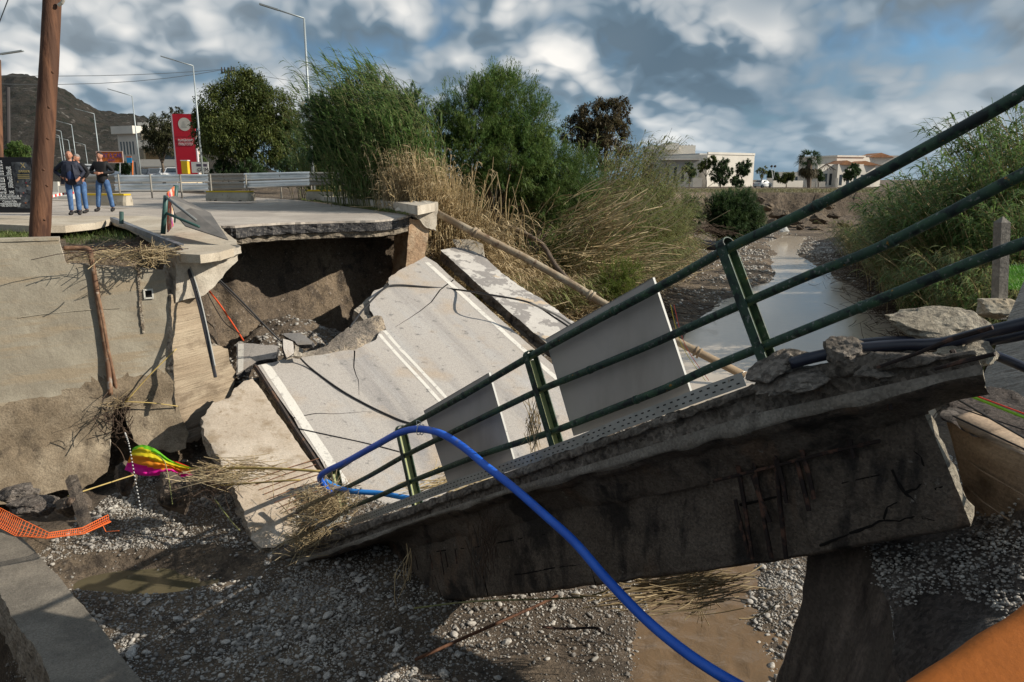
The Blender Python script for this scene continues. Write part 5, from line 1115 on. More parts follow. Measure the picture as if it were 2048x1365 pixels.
# right-hand buildings
wb_ = thing('large_white_building', PD(1470, 372, 175), 'large blank white building with a lower wing across the field', 'building')
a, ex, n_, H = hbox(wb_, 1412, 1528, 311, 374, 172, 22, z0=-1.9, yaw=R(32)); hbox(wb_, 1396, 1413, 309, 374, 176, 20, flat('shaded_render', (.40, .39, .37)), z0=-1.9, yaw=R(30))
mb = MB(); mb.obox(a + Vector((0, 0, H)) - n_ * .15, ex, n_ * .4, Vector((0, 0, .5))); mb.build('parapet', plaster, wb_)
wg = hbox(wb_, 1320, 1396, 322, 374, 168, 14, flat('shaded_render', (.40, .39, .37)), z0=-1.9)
mb = MB(); mb.obox(wg[0] + Vector((0, 0, wg[3])) - wg[2] * 1.2, wg[1], wg[2] * 14, Vector((0, 0, .3))); mb.build('roof', plaster, wb_)
for k in range(4): win(wb_, *wg, .15 + .2 * k, .22 + .2 * k, .2, .75)
hbox(wb_, 1300, 1390, 292, 318, 184, 10); hbox(wb_, 1330, 1358, 287, 300, 182, 6)
for k in range(5): mb = MB(); mb.tube([PD(1360 + k * 6, 293, 184), PD(1360 + k * 6, 290, 184)], .2, 5); mb.build('roof_vent', black, wb_)
mb = MB(); mb.tube([PD(1330, 290, 182), PD(1344, 256, 182)], .06, 4); mb.build('aerial', greym, wb_)
bw = thing('boundary_wall', PD(1580, 376, 160), 'long low white boundary wall left of the palm', 'wall'); hbox(bw, 1546, 1612, 362, 376, 158, .3, z0=-1.8, yaw=R(15)); hbox(bw, 1612, 1650, 364, 377, 157, .3, name='wall', z0=-1.8); hbox(bw, 1534, 1546, 357, 376, 158, .5, name='pier', z0=-1.8); hbox(bw, 1386, 1404, 356, 368, 160, .3, name='wall', z0=-1.8)
for x in (1632, 1671): hbox(bw, x, x + 4, 357, 377, 156, .6, name='pier', z0=-1.8)
vl = thing('villa', PD(1700, 376, 172), 'white villa with terracotta roofs right of the palm', 'house')
a, ex, n_, H = hbox(vl, 1669, 1780, 316, 378, 172, 12, z0=-1.9, yaw=R(22)); b2 = hbox(vl, 1632, 1672, 330, 378, 166, 6, z0=-1.9, yaw=R(18)); b3 = hbox(vl, 1672, 1760, 330, 378, 166, 5, name='wall', z0=-1.9, yaw=R(18)); hbox(vl, 1738, 1800, 312, 330, 175, 8)
mb = MB(); mb.obox(a + Vector((0, 0, H)) - n_ * .3 - ex * .02, ex * .62, n_ * 12, Vector((0, 0, .35))); mb.build('roof', plaster, vl)
for x0, x1, y0, y1, D_ in ((1673, 1715, 321, 330, 165), (1700, 1762, 322, 331, 167), (1736, 1790, 306, 315, 174)):
    p, q = PD(x0, y1, D_), PD(x1, y1, D_); m_ = PD((x0 + x1) / 2, y0, D_); mb = MB(); mb.add([p, q, m_, p + Vector((0, 7, 0)), q + Vector((0, 7, 0)), m_ + Vector((0, 7, 0))], [(0, 1, 2), (3, 5, 4), (0, 2, 5, 3), (1, 4, 5, 2), (0, 3, 4, 1)]); mb.build('roof', tiles, vl)
for k in range(3): win(vl, *b2, .15 + .28 * k, .3 + .28 * k, .1, .6)
for k in range(5): win(vl, *b3, .06 + .19 * k, .14 + .19 * k, .1, .55)
for k in range(9): mb = MB(); an = math.pi * k / 8; tp = PD(1653, 328, 164); mb.tube([tp, PD(1653, 341, 164) + Vector((2.1 * math.cos(an), -.6 * math.sin(an), 0))], .07, 4); mb.build('pergola_rafter', flat('brown_timber', (.10, .07, .05)), vl)
h4 = thing('far_white_house', PD(1570, 365, 230), 'small far white house between the dark conifers and the palm', 'house'); q4 = hbox(h4, 1556, 1604, 345, 368, 230, 10, z0=-2.5)
for k in range(3): win(h4, *q4, .2 + .25 * k, .3 + .25 * k, .35, .7)
gl_ = thing('globe_lamp', PD(1546, 362, 150), 'street lamp with round globes beside the blank white building', 'street lamp')
for x in (1543, 1550): 
    mb = MB(); mb.tube([PD(1546, 362, 150), PD(x, 336, 150)], .05, 5); mb.build('post', greym, gl_); lump('globe', PD(x, 333, 150), (.28, .28, .28), dk_, gl_, 2, 0., 1, 1)
# palm
pm = thing('palm_tree', PD(1618, 378, 145), 'shaggy fan palm standing before the white boundary wall', 'palm'); bz = PD(1618, 378, 145); bz.z = -1.9; tp = PD(1619, 322, 145)
mb = MB(); mb.tube([bz, bz.lerp(tp, .5), tp], [.42, .5, .55], 8, wob=.2); mb.build('trunk', bark, pm)
# ================================================================ vegetation
def unit(a): return a / (np.linalg.norm(a, axis=-1, keepdims=True) + 1e-9)
def ribbons(base, dr, L, w, droop, K=4):
    """drooping leaf blades; base, dr (n,3)"""
    n = len(base); t = np.linspace(0, 1, K)[None, :, None]; dr = unit(dr)
    P = base[:, None] + dr[:, None] * (L[:, None, None] * t); P[:, :, 2] -= (droop * L)[:, None] * (t[0, :, 0] ** 2)[None]
    side = np.cross(dr, np.array([0, 0, 1.])); side = unit(side + .35 * rng.normal(size=side.shape) * .5)
    wp = np.interp(np.linspace(0, 1, K), [0, .25, .7, 1], [.55, 1., .7, .06])[None, :, None] * w[:, None, None] * .5
    A = P - side[:, None] * wp; B = P + side[:, None] * wp
    v = np.stack([A, B], 2).reshape(-1, 3); o = (np.arange(n) * K * 2)[:, None]
    f = np.concatenate([np.stack([o[:, 0] + 2 * k, o[:, 0] + 2 * k + 1, o[:, 0] + 2 * k + 3, o[:, 0] + 2 * k + 2], 1) for k in range(K - 1)])
    return v, f
def strands(P, r):
    """three-sided tubes; P (n,K,3), r (n,K)"""
    n, K, _ = P.shape; d = unit(P[:, -1] - P[:, 0]); a = unit(np.cross(d, np.array([.3, .9, .1]))); b = np.cross(d, a); vs = []
    for k in range(3):
        t = 2 * math.pi * k / 3; vs.append(P + (a * math.cos(t) + b * math.sin(t))[:, None] * r[:, :, None])
    v = np.stack(vs, 2).reshape(-1, 3); o = np.arange(n) * K * 3; f = []
    for k in range(K - 1):
        for j in range(3):
            f.append(np.stack([o + 3 * k + j, o + 3 * k + (j + 1) % 3, o + 3 * k + 3 + (j + 1) % 3, o + 3 * k + 3 + j], 1))
    return v, np.concatenate(f)
def merge(*vf):
    vs, fs, o = [], [], 0
    for v, f in vf: vs.append(v); fs.append(f + o); o += len(v)
    return np.concatenate(vs), np.concatenate(fs)
def leafmat(name, c1, c2, c3, tr=.35, rand=.7, sc=1.2):
    return material(name, c1, .55, [(sc, c2, .42, .6, 4), (sc * 3.3, c3, .56, .68, 4)], (), trans=tr, rand=rand, spec=.35)
G_reed = leafmat('reed_leaf', (.085, .155, .04), (.13, .20, .06), (.24, .24, .10), .4)
G_olive = leafmat('olive_reed_leaf', (.125, .16, .05), (.20, .21, .075), (.33, .28, .14), .4)
G_dark = leafmat('dark_leaf', (.04, .078, .03), (.07, .115, .04), (.11, .14, .05), .4)
G_feather = leafmat('feathery_leaf', (.075, .14, .035), (.13, .19, .05), (.19, .22, .07), .4)
G_tree = leafmat('tree_leaf', (.07, .10, .028), (.13, .155, .04), (.22, .20, .07), .4)
G_brown = leafmat('brown_leaf', (.075, .062, .036), (.13, .10, .05), (.06, .085, .035), .4)
straw = leafmat('dry_straw', (.42, .32, .18), (.55, .44, .27), (.24, .16, .09), .2, .8)
cane = leafmat('cane_stalk', (.36, .27, .14), (.50, .40, .23), (.18, .12, .065), 0., .8)
cane_g = leafmat('green_cane', (.16, .17, .06), (.26, .24, .10), (.10, .09, .04), 0., .6)
bark = material('bark', (.10, .075, .055), .95, [(6., (.17, .13, .10), .45, .62, 6, (1, 1, .3))], [(9., .8, .04)])
def reed(label, group, ns=46, H=5.5, spread=.9, lean=(-.6, 0), curve=1.0, leaves=15, L=.55, w=.036, wind=(-.8, 0), leaf=None, stalk=None, lo=.25, dry=.0, droop=.55, name='reed_clump', plume=0):
    root = proto(name, label, 'reeds', group)
    b = np.c_[rng.normal(0, spread * .45, ns), rng.normal(0, spread * .45, ns), np.full(ns, -.3)]
    h = H * rng.uniform(.55, 1.05, ns); ln = np.array([[lean[0], lean[1]]]) + rng.normal(0, .28, (ns, 2)) + b[:, :2] * .28
    K = 7; t = np.linspace(0, 1, K)[None, :, None]
    P = b[:, None] + np.concatenate([ln[:, None, :] * (t ** (1 + curve)) * (h * .32)[:, None, None], np.broadcast_to((t * h[:, None, None]) * (1 - .10 * t * np.linalg.norm(ln, axis=1)[:, None, None]), (ns, K, 1))], 2)
    r = np.broadcast_to(np.linspace(.022, .006, K)[None], (ns, K)) * rng.uniform(.7, 1.2, (ns, 1))
    arr_mesh('stalks', *strands(P, r), stalk or cane_g, root)
    si = np.repeat(np.arange(ns), leaves); tt = lo + (1 - lo) * rng.random(len(si)) ** .8; x = tt * (K - 1); k0 = np.minimum(x.astype(int), K - 2); fr = (x - k0)[:, None]
    pos = P[si, k0] * (1 - fr) + P[si, k0 + 1] * fr; up = unit(P[si, k0 + 1] - P[si, k0])
    an = rng.uniform(0, 2 * math.pi, len(si)); out = np.c_[np.cos(an), np.sin(an), np.zeros(len(si))] + np.array([wind[0], wind[1], 0])
    d = unit(up * .9 + out * .75)
    v, f = ribbons(pos, d, L * rng.uniform(.6, 1.25, len(si)), w * rng.uniform(.7, 1.2, len(si)), droop * rng.uniform(.5, 1.6, len(si)))
    arr_mesh('leaves', v, f, leaf or G_reed, root)
    if plume:
        s2 = rng.choice(ns, plume, replace=False); k = 26; base = np.repeat(P[s2, -1], k, 0); al = np.tile(np.linspace(-.45, .15, k), plume)
        dd = unit(np.array([wind[0], wind[1], .35])); base = base + dd * al[:, None]
        v, f = ribbons(base, np.broadcast_to(dd, base.shape) + rng.normal(0, .28, base.shape), np.full(len(base), .30) * rng.uniform(.5, 1.2, len(base)), np.full(len(base), .02), np.full(len(base), .5))
        arr_mesh('plumes', v, f, material('reed_plume', (.15, .15, .08), .8, trans=.3, rand=.5), root)
    return root
LB = 'tall reed clumps on the left bank'
rA = reed('tall green windblown reeds on the left bank top behind the verge kerb', LB, 30, 6.9, 1.1, (-.55, .1), 1.6, 17, .75, .075, (-.9, .1), G_reed, plume=14, droop=.35)
rB = reed('tall dense green reeds on the left bank top behind the verge kerb', LB, 40, 5.3, 1.2, (-.3, -.2), .9, 17, .62, .07, (-.5, -.2), G_reed, droop=.3)
rC = reed('tangled dry brown cane standing below the green reeds by the corner slab', 'dry cane stands', 110, 3.7, 1.2, (.1, -.6), .9, 9, .55, .036, (-.2, -.5), straw, cane, lo=.1)
rD = reed('olive reeds leaning right over the left bank upstream', 'leaning reeds on the left bank', 74, 4.9, 1.2, (.85, -.2), .8, 18, .62, .06, (.5, -.2), G_olive, cane)
rE = reed('flattened pale canes sprawling down the left bank', 'flattened canes', 60, 3.6, 1.0, (2.2, -1.3), .35, 8, .6, .05, (.6, -.6), G_olive, cane, lo=.3)
rF = reed('green bamboo-like reeds overhanging the stream from the right bank', 'reeds on the right bank', 48, 4.2, 1.2, (-1.0, -.4), .9, 20, .60, .06, (-.5, -.3), G_reed, cane)
rG = reed('brownish bent reeds on the right bank above the stream', 'brown reeds on the right bank', 56, 3.6, 1.2, (-1.5, -.6), .8, 14, .55, .052, (-.6, -.4), G_olive, cane)
rH = reed('bent tan cane spilling down the left bank below the green growth', 'bent tan cane', 90, 3.3, 1.2, (1.0, -1.2), .6, 9, .6, .036, (.3, -.6), straw, cane, lo=.15)
placed = {}
def place(root, x, y, z=None, rz=0., sc=1., label=None, group=None, tilt=None):
    z = tz(x, y) if z is None else z
    if root.name not in placed:
        placed[root.name] = 1; root.location = (x, y, z); root.rotation_euler.z = rz; root.scale = (sc,) * 3
        if tilt: root.rotation_euler.x, root.rotation_euler.y = tilt
        if label: root['label'] = label
        if group: root['group'] = group
        return root
    return copy_thing(root, (x, y, z), rz, sc, label, group, tilt)
def ppx(px_, D_):
    p = PD(px_, 400, D_); return p.x, p.y
u_ = rnd.uniform
# windblown row behind the road end
for px_, D_, s in [(648, 45, 1.15), (672, 44, 1.15), (700, 33.5, 1.04), (728, 32.5, 1.10), (756, 31.5, 1.02), (785, 31, 1.04), (812, 30., 1.0), (838, 29.5, .92), (866, 29.2, .88), (715, 37, 1.1), (800, 35, 1.1), (1108, 35, .86), (1145, 38, .9), (905, 33, .95)]:
    place(rA, *ppx(px_, D_), None, u_(-.4, .4), s)
for px_, D_, s in [(622, 47, .9), (640, 46, .9), (668, 45, .95), (630, 49, 1.0), (655, 46, 1.0), (702, 32., .86), (722, 31.0, .86), (742, 30.2, .88), (768, 29.4, .90), (796, 28.8, .88), (824, 28.4, .84), (850, 28.6, .8), (880, 30.5, .9), (760, 34, 1.), (830, 33, 1.05), (1120, 34, .85), (1085, 33, .85), (1160, 37, .95), (1190, 39, 1.0), (940, 34, 1.)]:
    place(rB, *ppx(px_, D_), None, u_(-.6, .6), s)
for px_, D_, s in [(848, 27.3, .85), (872, 27.6, .95), (898, 28.2, 1.0), (925, 28.6, 1.0), (950, 29.2, .95), (975, 29.8, .9), (1005, 30.4, .85), (830, 27.4, .8), (800, 27.9, .75), (890, 29.4, 1.1), (940, 30.2, 1.1), (1035, 31.5, .85), (1065, 32.5, .8)]:
    place(rC, *ppx(px_, D_), None, u_(-.5, .5), s)
for px_, D_, s in [(1105, 33, 1.0), (1135, 34, 1.0), (1165, 35.5, 1.02), (1195, 36.5, .98), (1222, 38, .98), (1250, 39.5, .96), (1275, 41, .92), (1298, 43, .90), (1318, 45, .86), (1150, 37, 1.1), (1200, 40, 1.1), (1240, 43, 1.1), (1285, 47, 1.05), (1330, 49, .9), (1340, 52, .85), (1120, 38, 1.15), (1090, 37, 1.1), (1170, 41, 1.2), (1210, 45, 1.2), (1265, 50, 1.15), (1310, 53, 1.05), (1050, 38, 1.2), (1000, 38, 1.2), (950, 38, 1.25), (1345, 58, .95)]:
    place(rD, *ppx(px_, D_), None, u_(-.4, .5), s)
for px_, D_, s in [(1085, 30.5, .85), (1115, 31.5, .9), (1145, 32.6, .9), (1178, 33.8, .9), (1210, 35, .9), (1240, 36.8, .9), (1268, 38.6, .9), (1296, 40.6, .9), (1322, 43.5, .85), (1345, 47, .8), (940, 27.6, .7), (980, 28.4, .75), (1045, 29.6, .8)]:
    place(rE, *ppx(px_, D_), None, u_(-.5, .6), s)
for px_, D_, s in [(1845, 35, 1.3), (1880, 33, 1.35), (1925, 31, 1.4), (1965, 30, 1.45), (2010, 29, 1.45), (2045, 28, 1.45), (1870, 34, 1.05), (1915, 31.5, 1.1), (1960, 29.5, 1.1), (2005, 27.5, 1.08), (2050, 25.5, 1.05), (2095, 24, 1.), (1830, 37, 1.0), (1985, 33, 1.25), (2040, 30, 1.2), (2095, 28, 1.15), (1900, 37, 1.15), (1850, 40, 1.1), (1790, 40, .82), (1755, 44, .8), (1880, 27.5, .8), (1945, 25., .85), (2000, 22.5, .8), (1930, 34, 1.3), (1975, 37, 1.4), (2020, 35, 1.35), (2060, 33, 1.35), (1870, 42, 1.3), (1820, 46, 1.15), (1780, 50, 1.0), (2100, 31, 1.3)]:
    place(rF, *ppx(px_, D_), None, u_(-.5, .5), s)
for px_, D_, s in [(1730, 50, .85), (1745, 47, .8), (1775, 42, .95), (1800, 38.5, 1.), (1830, 34.5, 1.), (1862, 31, .95), (1900, 28, .9), (1945, 25.2, .85), (1990, 23, .8), (2040, 20.5, .75), (1850, 36, 1.1), (1960, 27.5, 1.05), (1720, 56, .9), (1815, 42, 1.), (1890, 33, 1.2), (1925, 30, 1.2), (1970, 26, 1.1), (2020, 24, 1.1), (1760, 52, 1.), (1840, 38, 1.1), (2060, 22, 1.0)]:
    place(rG, *ppx(px_, D_), None, u_(-.5, .5), s)
for px_, D_, s in [(905, 27.6, 1.0), (940, 27.8, 1.0), (975, 28.4, .95), (1010, 29., .9), (1045, 29.8, .9), (1075, 30.4, .85), (1105, 31.2, .85), (1140, 32.4, .85), (1180, 34, .85), (1215, 35.6, .8), (1250, 37.6, .8), (1290, 40.5, .8), (925, 29, 1.15), (985, 30, 1.1), (1325, 45, .8)]:
    place(rH, *ppx(px_, D_), None, u_(-.5, .5), s)
# ---- shrubs and trees made of many small leaves
def crown(blobs, n, ls, lw, mat, parent, feather=False, seed=0, gap=.35, up=(0, 0, 0)):
    """blobs: (x,y,z,rx,ry,rz) world; leaves in clusters near the shells of the blobs"""
    bl = np.array(blobs); vol = (bl[:, 3] * bl[:, 4] * bl[:, 5]) ** .67; pr = vol / vol.sum(); nc = max(20, n // 34); bi = rng.choice(len(bl), nc, p=pr)
    d = unit(rng.normal(size=(nc, 3))); rad = (rng.random(nc) ** .33); rad = np.where(rng.random(nc) < .7, .72 + .34 * rng.random(nc), rad)
    cpos = bl[bi, :3] + d * rad[:, None] * bl[bi, 3:]
    keep = np.array([mn.noise(Vector(c * (1.1 / max(.6, bl[0, 3] * .35)) + seed)) > -gap for c in cpos]); cpos = cpos[keep]; d = d[keep]; bi = bi[keep]
    k = 34; base = np.repeat(cpos, k, 0); dd = np.repeat(d, k, 0); cr_ = np.repeat(bl[bi, 3:].mean(1) * (.17 if not feather else .20), k)
    if feather:
        ax = unit(dd + rng.normal(0, .25, dd.shape) * 1. + np.array(up)); ax_c = unit(np.repeat(d + rng.normal(0, .35, d.shape) + np.array([0, 0, .5]), k, 0)); al = rng.uniform(-1, 1, len(base))
        pos = base + ax_c * (al * cr_ * 1.5)[:, None] + rng.normal(0, .16, base.shape) * cr_[:, None]
        v, f = ribbons(pos, ax_c + rng.normal(0, .45, base.shape), ls * rng.uniform(.6, 1.3, len(base)), lw * rng.uniform(.7, 1.2, len(base)), np.full(len(base), .25), 3)
    else:
        pos = base + rng.normal(0, .55, base.shape) * cr_[:, None]
        v, f = ribbons(pos, rng.normal(size=base.shape) + dd * .5, ls * rng.uniform(.6, 1.3, len(base)), lw * rng.uniform(.7, 1.3, len(base)), np.full(len(base), .3), 3)
    return arr_mesh('crown', v, f, mat, parent)
def trunk(root, base, blobs, r, mat=None):
    mb = MB(); base = Vector(base)
    bl = sorted(blobs, key=lambda b: -b[3])[:7]; fork = base.lerp(Vector(bl[0][:3]), .45)
    mb.tube(spline([base - Vector((0, 0, .3)), base.lerp(fork, .5) + Vector((r * .6, 0, 0)), fork], 4), [r * (1 - .35 * i / 8) for i in range(9)], 8, wob=.15)
    for b in bl:
        c = Vector(b[:3]); m_ = fork.lerp(c, .5) + Vector((u_(-.3, .3), u_(-.3, .3), .15)) * b[3] * .3
        pts_ = spline([fork, m_, c + Vector((0, 0, b[5] * .3))], 4); mb.tube(pts_, [r * .6 * (1 - .85 * i / (len(pts_) - 1)) for i in range(len(pts_))], 6)
        for q in range(3):
            e = c + Vector((u_(-1, 1) * b[3], u_(-1, 1) * b[4], u_(-.3, 1) * b[5])) * .75; mb.tube([pts_[5], pts_[5].lerp(e, .5) + Vector((0, 0, .1)), e], [r * .25, r * .15, r * .04], 5)
    mb.build('trunk', mat or bark, root, smooth=True)
def tree(name, label, cat, base, pxblobs, n, ls, lw, mat, r=.15, feather=False, group=None, gap=.35, seed=0):
    """pxblobs: (px, py, radius in px, D[, squash])"""
    root = thing(name, base, label, cat, group); bl = []
    for b in pxblobs:
        c = PD(b[0], b[1], b[3]); R_ = b[2] / 1500. * b[3]; sq = b[4] if len(b) > 4 else 1.; bl.append((c.x, c.y, c.z, R_, R_ * .95, R_ * sq))
    crown(bl, n, ls, lw, mat, root, feather, seed, gap); trunk(root, base, bl, r); return root
def gb(px_, D_): x, y = ppx(px_, D_); return Vector((x, y, tz(x, y)))
tree('feathery_shrub', 'biggest bright green feathery shrub rising out of the cane in the middle', 'shrub', gb(985, 31), [(940, 225, 66, 30.6), (1005, 215, 72, 31.2), (1060, 245, 58, 31.6), (950, 300, 64, 30.4), (1025, 310, 70, 30.8), (1085, 310, 50, 31.8), (1010, 178, 34, 31.2), (900, 250, 40, 31), (970, 190, 34, 31)], 120000, .17, .030, G_feather, .10, True, gap=.22)
tree('feathery_shrub', 'second feathery shrub, hanging lower on the bank below the biggest one', 'shrub', gb(1070, 31.5), [(1060, 365, 60, 32.2), (1120, 355, 58, 33.), (1090, 400, 44, 32.), (1150, 385, 42, 33.5), (1030, 395, 34, 31.8), (1165, 340, 44, 35)], 80000, .17, .028, G_feather, .08, True, gap=.15, seed=4)
tree('feathery_shrub', 'dark green feathery shrub among the reeds beside the lamp post', 'shrub', gb(725, 33.8), [(680, 235, 52, 33.4), (735, 205, 54, 33.6), (650, 285, 46, 34), (715, 290, 62, 32), (785, 245, 52, 32), (640, 225, 34, 34.5), (820, 215, 36, 32), (770, 310, 50, 31)], 110000, .20, .042, leafmat('acacia_leaf', (.05, .105, .035), (.09, .155, .05), (.15, .20, .07), .4), .1, True, gap=.12, seed=9)
tree('dark_tree', 'dark brown-leaved tree showing above the reeds upstream', 'tree', gb(1205, 50), [(1190, 240, 38, 49), (1215, 226, 32, 49.5), (1150, 262, 34, 49), (1215, 290, 48, 49), (1240, 215, 22, 50), (1165, 240, 24, 49), (1215, 262, 34, 49), (1250, 240, 16, 50), (1180, 275, 32, 49)], 34000, .20, .09, G_brown, .14, gap=.02, seed=3)
tree('round_shrub', 'dark green rounded shrub on the gravel below the far earth bank', 'shrub', Vector((*ppx(1465, 64), tz(*ppx(1465, 64)))), [(1440, 425, 34, 62.5), (1475, 420, 38, 63), (1500, 440, 28, 63.5), (1455, 450, 32, 62), (1490, 455, 22, 62.5)], 52000, .30, .055, G_dark, .08, True, gap=.5, seed=5)
tree('round_shrub', 'small dark shrub left of the rounded one under the far bank', 'shrub', Vector((*ppx(1380, 62), tz(*ppx(1380, 62)))), [(1378, 415, 22, 61), (1392, 435, 16, 61)], 7000, .24, .04, G_dark, .06, True, gap=.5, seed=6)
tree('low_bush', 'small dense dark green bush on the gravel left of the black pipe end', 'shrub', gb(1308, 41), [(1300, 525, 22, 40), (1322, 532, 16, 40), (1290, 545, 14, 40)], 7000, .16, .022, G_dark, .04, True, gap=.6, seed=7)
tree('low_bush', 'yellow-green bush at the foot of the cane bank above the larger grey panel', 'shrub', gb(1235, 31.5), [(1230, 555, 34, 31), (1262, 545, 24, 31), (1215, 585, 22, 30.6), (1250, 580, 22, 30.6)], 13000, .12, .018, leafmat('yellow_green_leaf', (.12, .17, .03), (.18, .22, .045), (.22, .22, .07)), .04, True, gap=.5, seed=8)
tree('street_tree', 'large broad dark green tree behind the crash barrier, right of the red totem', 'tree', Vector((*ppx(480, 62), -1.2)), [(442, 225, 50, 61), (490, 200, 56, 62), (545, 230, 50, 62), (424, 270, 36, 61), (460, 275, 52, 60), (525, 285, 52, 61), (575, 265, 34, 62), (404, 236, 22, 61), (500, 170, 28, 62), (570, 310, 30, 62)], 95000, .25, .11, G_tree, .22, gap=.12, seed=11)
tree('street_tree', 'smaller olive-brown tree in front of the white house, left of the red totem', 'tree', Vector((*ppx(330, 82), -1.1)), [(320, 262, 30, 81), (345, 248, 26, 82), (308, 285, 24, 81), (340, 285, 28, 81), (300, 265, 16, 81), (352, 225, 12, 82)], 17000, .26, .10, leafmat('olive_tree_leaf', (.06, .07, .03), (.10, .10, .045), (.14, .12, .06)), .2, gap=.22, seed=12)
for i, (px_, py, r_, D_, lab) in enumerate([(446, 335, 16, 60, 'low hedge bush under the left side of the large tree'), (585, 330, 20, 58, 'low bush at the right foot of the large tree'), (500, 338, 20, 59, 'low bush under the middle of the large tree'), (245, 335, 12, 75, 'small bush at the foot of the tall lamp post'), (395, 322, 12, 78, 'yellow-green bush between the red totem and the large tree'), (35, 300, 16, 60, 'light green bush above the black price board'), (130, 335, 12, 90, 'dark roadside bush behind the two close men')]):
    tree('low_bush', lab, 'shrub', Vector((*ppx(px_, D_), -1.2)), [(px_, py, r_, D_), (px_ + r_ * .9, py + 4, r_ * .7, D_), (px_ - r_ * .9, py + 5, r_ * .7, D_)], 4000, .2, .07, G_feather if i in (4, 5) else G_dark, .04, gap=.6, seed=20 + i)
# straw, leaf litter and broken cane heaped down the left bank and at the waterline: one uncountable mass
def litter(name, pts_, n, L, r, mat, zoff=.08, flat=.35, thick=.25, label=None, group=None, spread=1., drift=(0, 0), parent=None):
    c = np.array([(x, y) for x, y in pts_]); idx = rng.integers(0, len(c), n); p = c[idx] + rng.normal(0, spread, (n, 2))
    z = terrain(p[:, 0], p[:, 1]) + zoff + rng.random(n) * thick
    an = rng.uniform(0, 2 * math.pi, n); d = np.c_[np.cos(an) + drift[0], np.sin(an) + drift[1], rng.normal(0, flat, n)]; d = unit(d); L_ = L * rng.uniform(.3, 1.3, n)
    b = np.c_[p, z]; K = 4; t = np.linspace(-.5, .5, K)[None, :, None]; bend = rng.normal(0, .18, (n, 3)) * L_[:, None]
    P = b[:, None] + d[:, None] * (L_[:, None, None] * t) + bend[:, None] * (t ** 2)
    zz = terrain(P[:, :, 0], P[:, :, 1]); P[:, :, 2] = np.maximum(P[:, :, 2], zz + .01)
    rr = np.broadcast_to(r * rng.uniform(.5, 1.5, (n, 1)), (n, K))
    o = arr_mesh(name, *strands(P, rr), mat, parent, kind='stuff')
    if label: tag(o, label, 'debris', group)
    return o
bank = [ppx(px_, D_) for px_, D_ in [(900, 27), (930, 27.5), (960, 28), (990, 28.5), (1020, 29), (1050, 29.5), (1080, 30), (1110, 30.5), (1140, 31), (1170, 32), (1200, 33), (1230, 34.5), (1260, 36.5), (1290, 39), (1320, 42), (1345, 45), (1000, 30), (1060, 31), (1120, 32), (1180, 34), (880, 27.4), (1360, 50), (1370, 56)]]
litter('straw_debris', bank, 9000, 1.1, .010, straw, .05, .5, .8, 'matted dry straw and cane debris covering the left bank', spread=.75)
litter('cane_debris', bank, 900, 2.2, .016, cane, .15, .45, .9, 'loose broken canes lying over the straw on the left bank', spread=.8)
bankR = [ppx(px_, D_) for px_, D_ in [(1730, 50), (1760, 44), (1790, 39), (1830, 34), (1880, 30), (1930, 26), (1980, 23), (2030, 20), (1860, 33), (1950, 27)]]
litter('twig_debris', bankR, 3500, 1.2, .010, material('dark_twig', (.075, .05, .035), .9, rand=.6), .05, .5, .7, 'dark tangled twigs and roots along the right bank', spread=1.0)
# verge grass
gv, gf = [], []
# ---- palm crown and distant trees (need the leaf helpers)
def fan(n, c, L, el0, el1, mat, name, parent, fr=14, w=.10):
    bs_, ds_, ls_ = [], [], []
    for i in range(n):
        az = u_(0, 2 * math.pi); el = u_(el0, el1); d = np.array([math.cos(az) * math.cos(el), math.sin(az) * math.cos(el), math.sin(el)]); l0 = L * u_(.5, .75)
        tip = np.array(c) + d * l0
        for k in range(fr):
            dd = d + rng.normal(0, .38, 3); bs_.append(tip); ds_.append(dd); ls_.append(L * u_(.35, .55))
        bs_.append(np.array(c)); ds_.append(d); ls_.append(l0)
    v, f = ribbons(np.array(bs_), np.array(ds_), np.array(ls_), np.full(len(bs_), w), np.full(len(bs_), .45), 4); return arr_mesh(name, v, f, mat, parent)
fan(75, tuple(tp), 2.5, -.25, 1.2, G_dark, 'fronds', pm); fan(70, tuple(tp - Vector((0, 0, .5))), 2.4, -1.35, -.6, G_brown, 'dead_fronds', pm, w=.14)
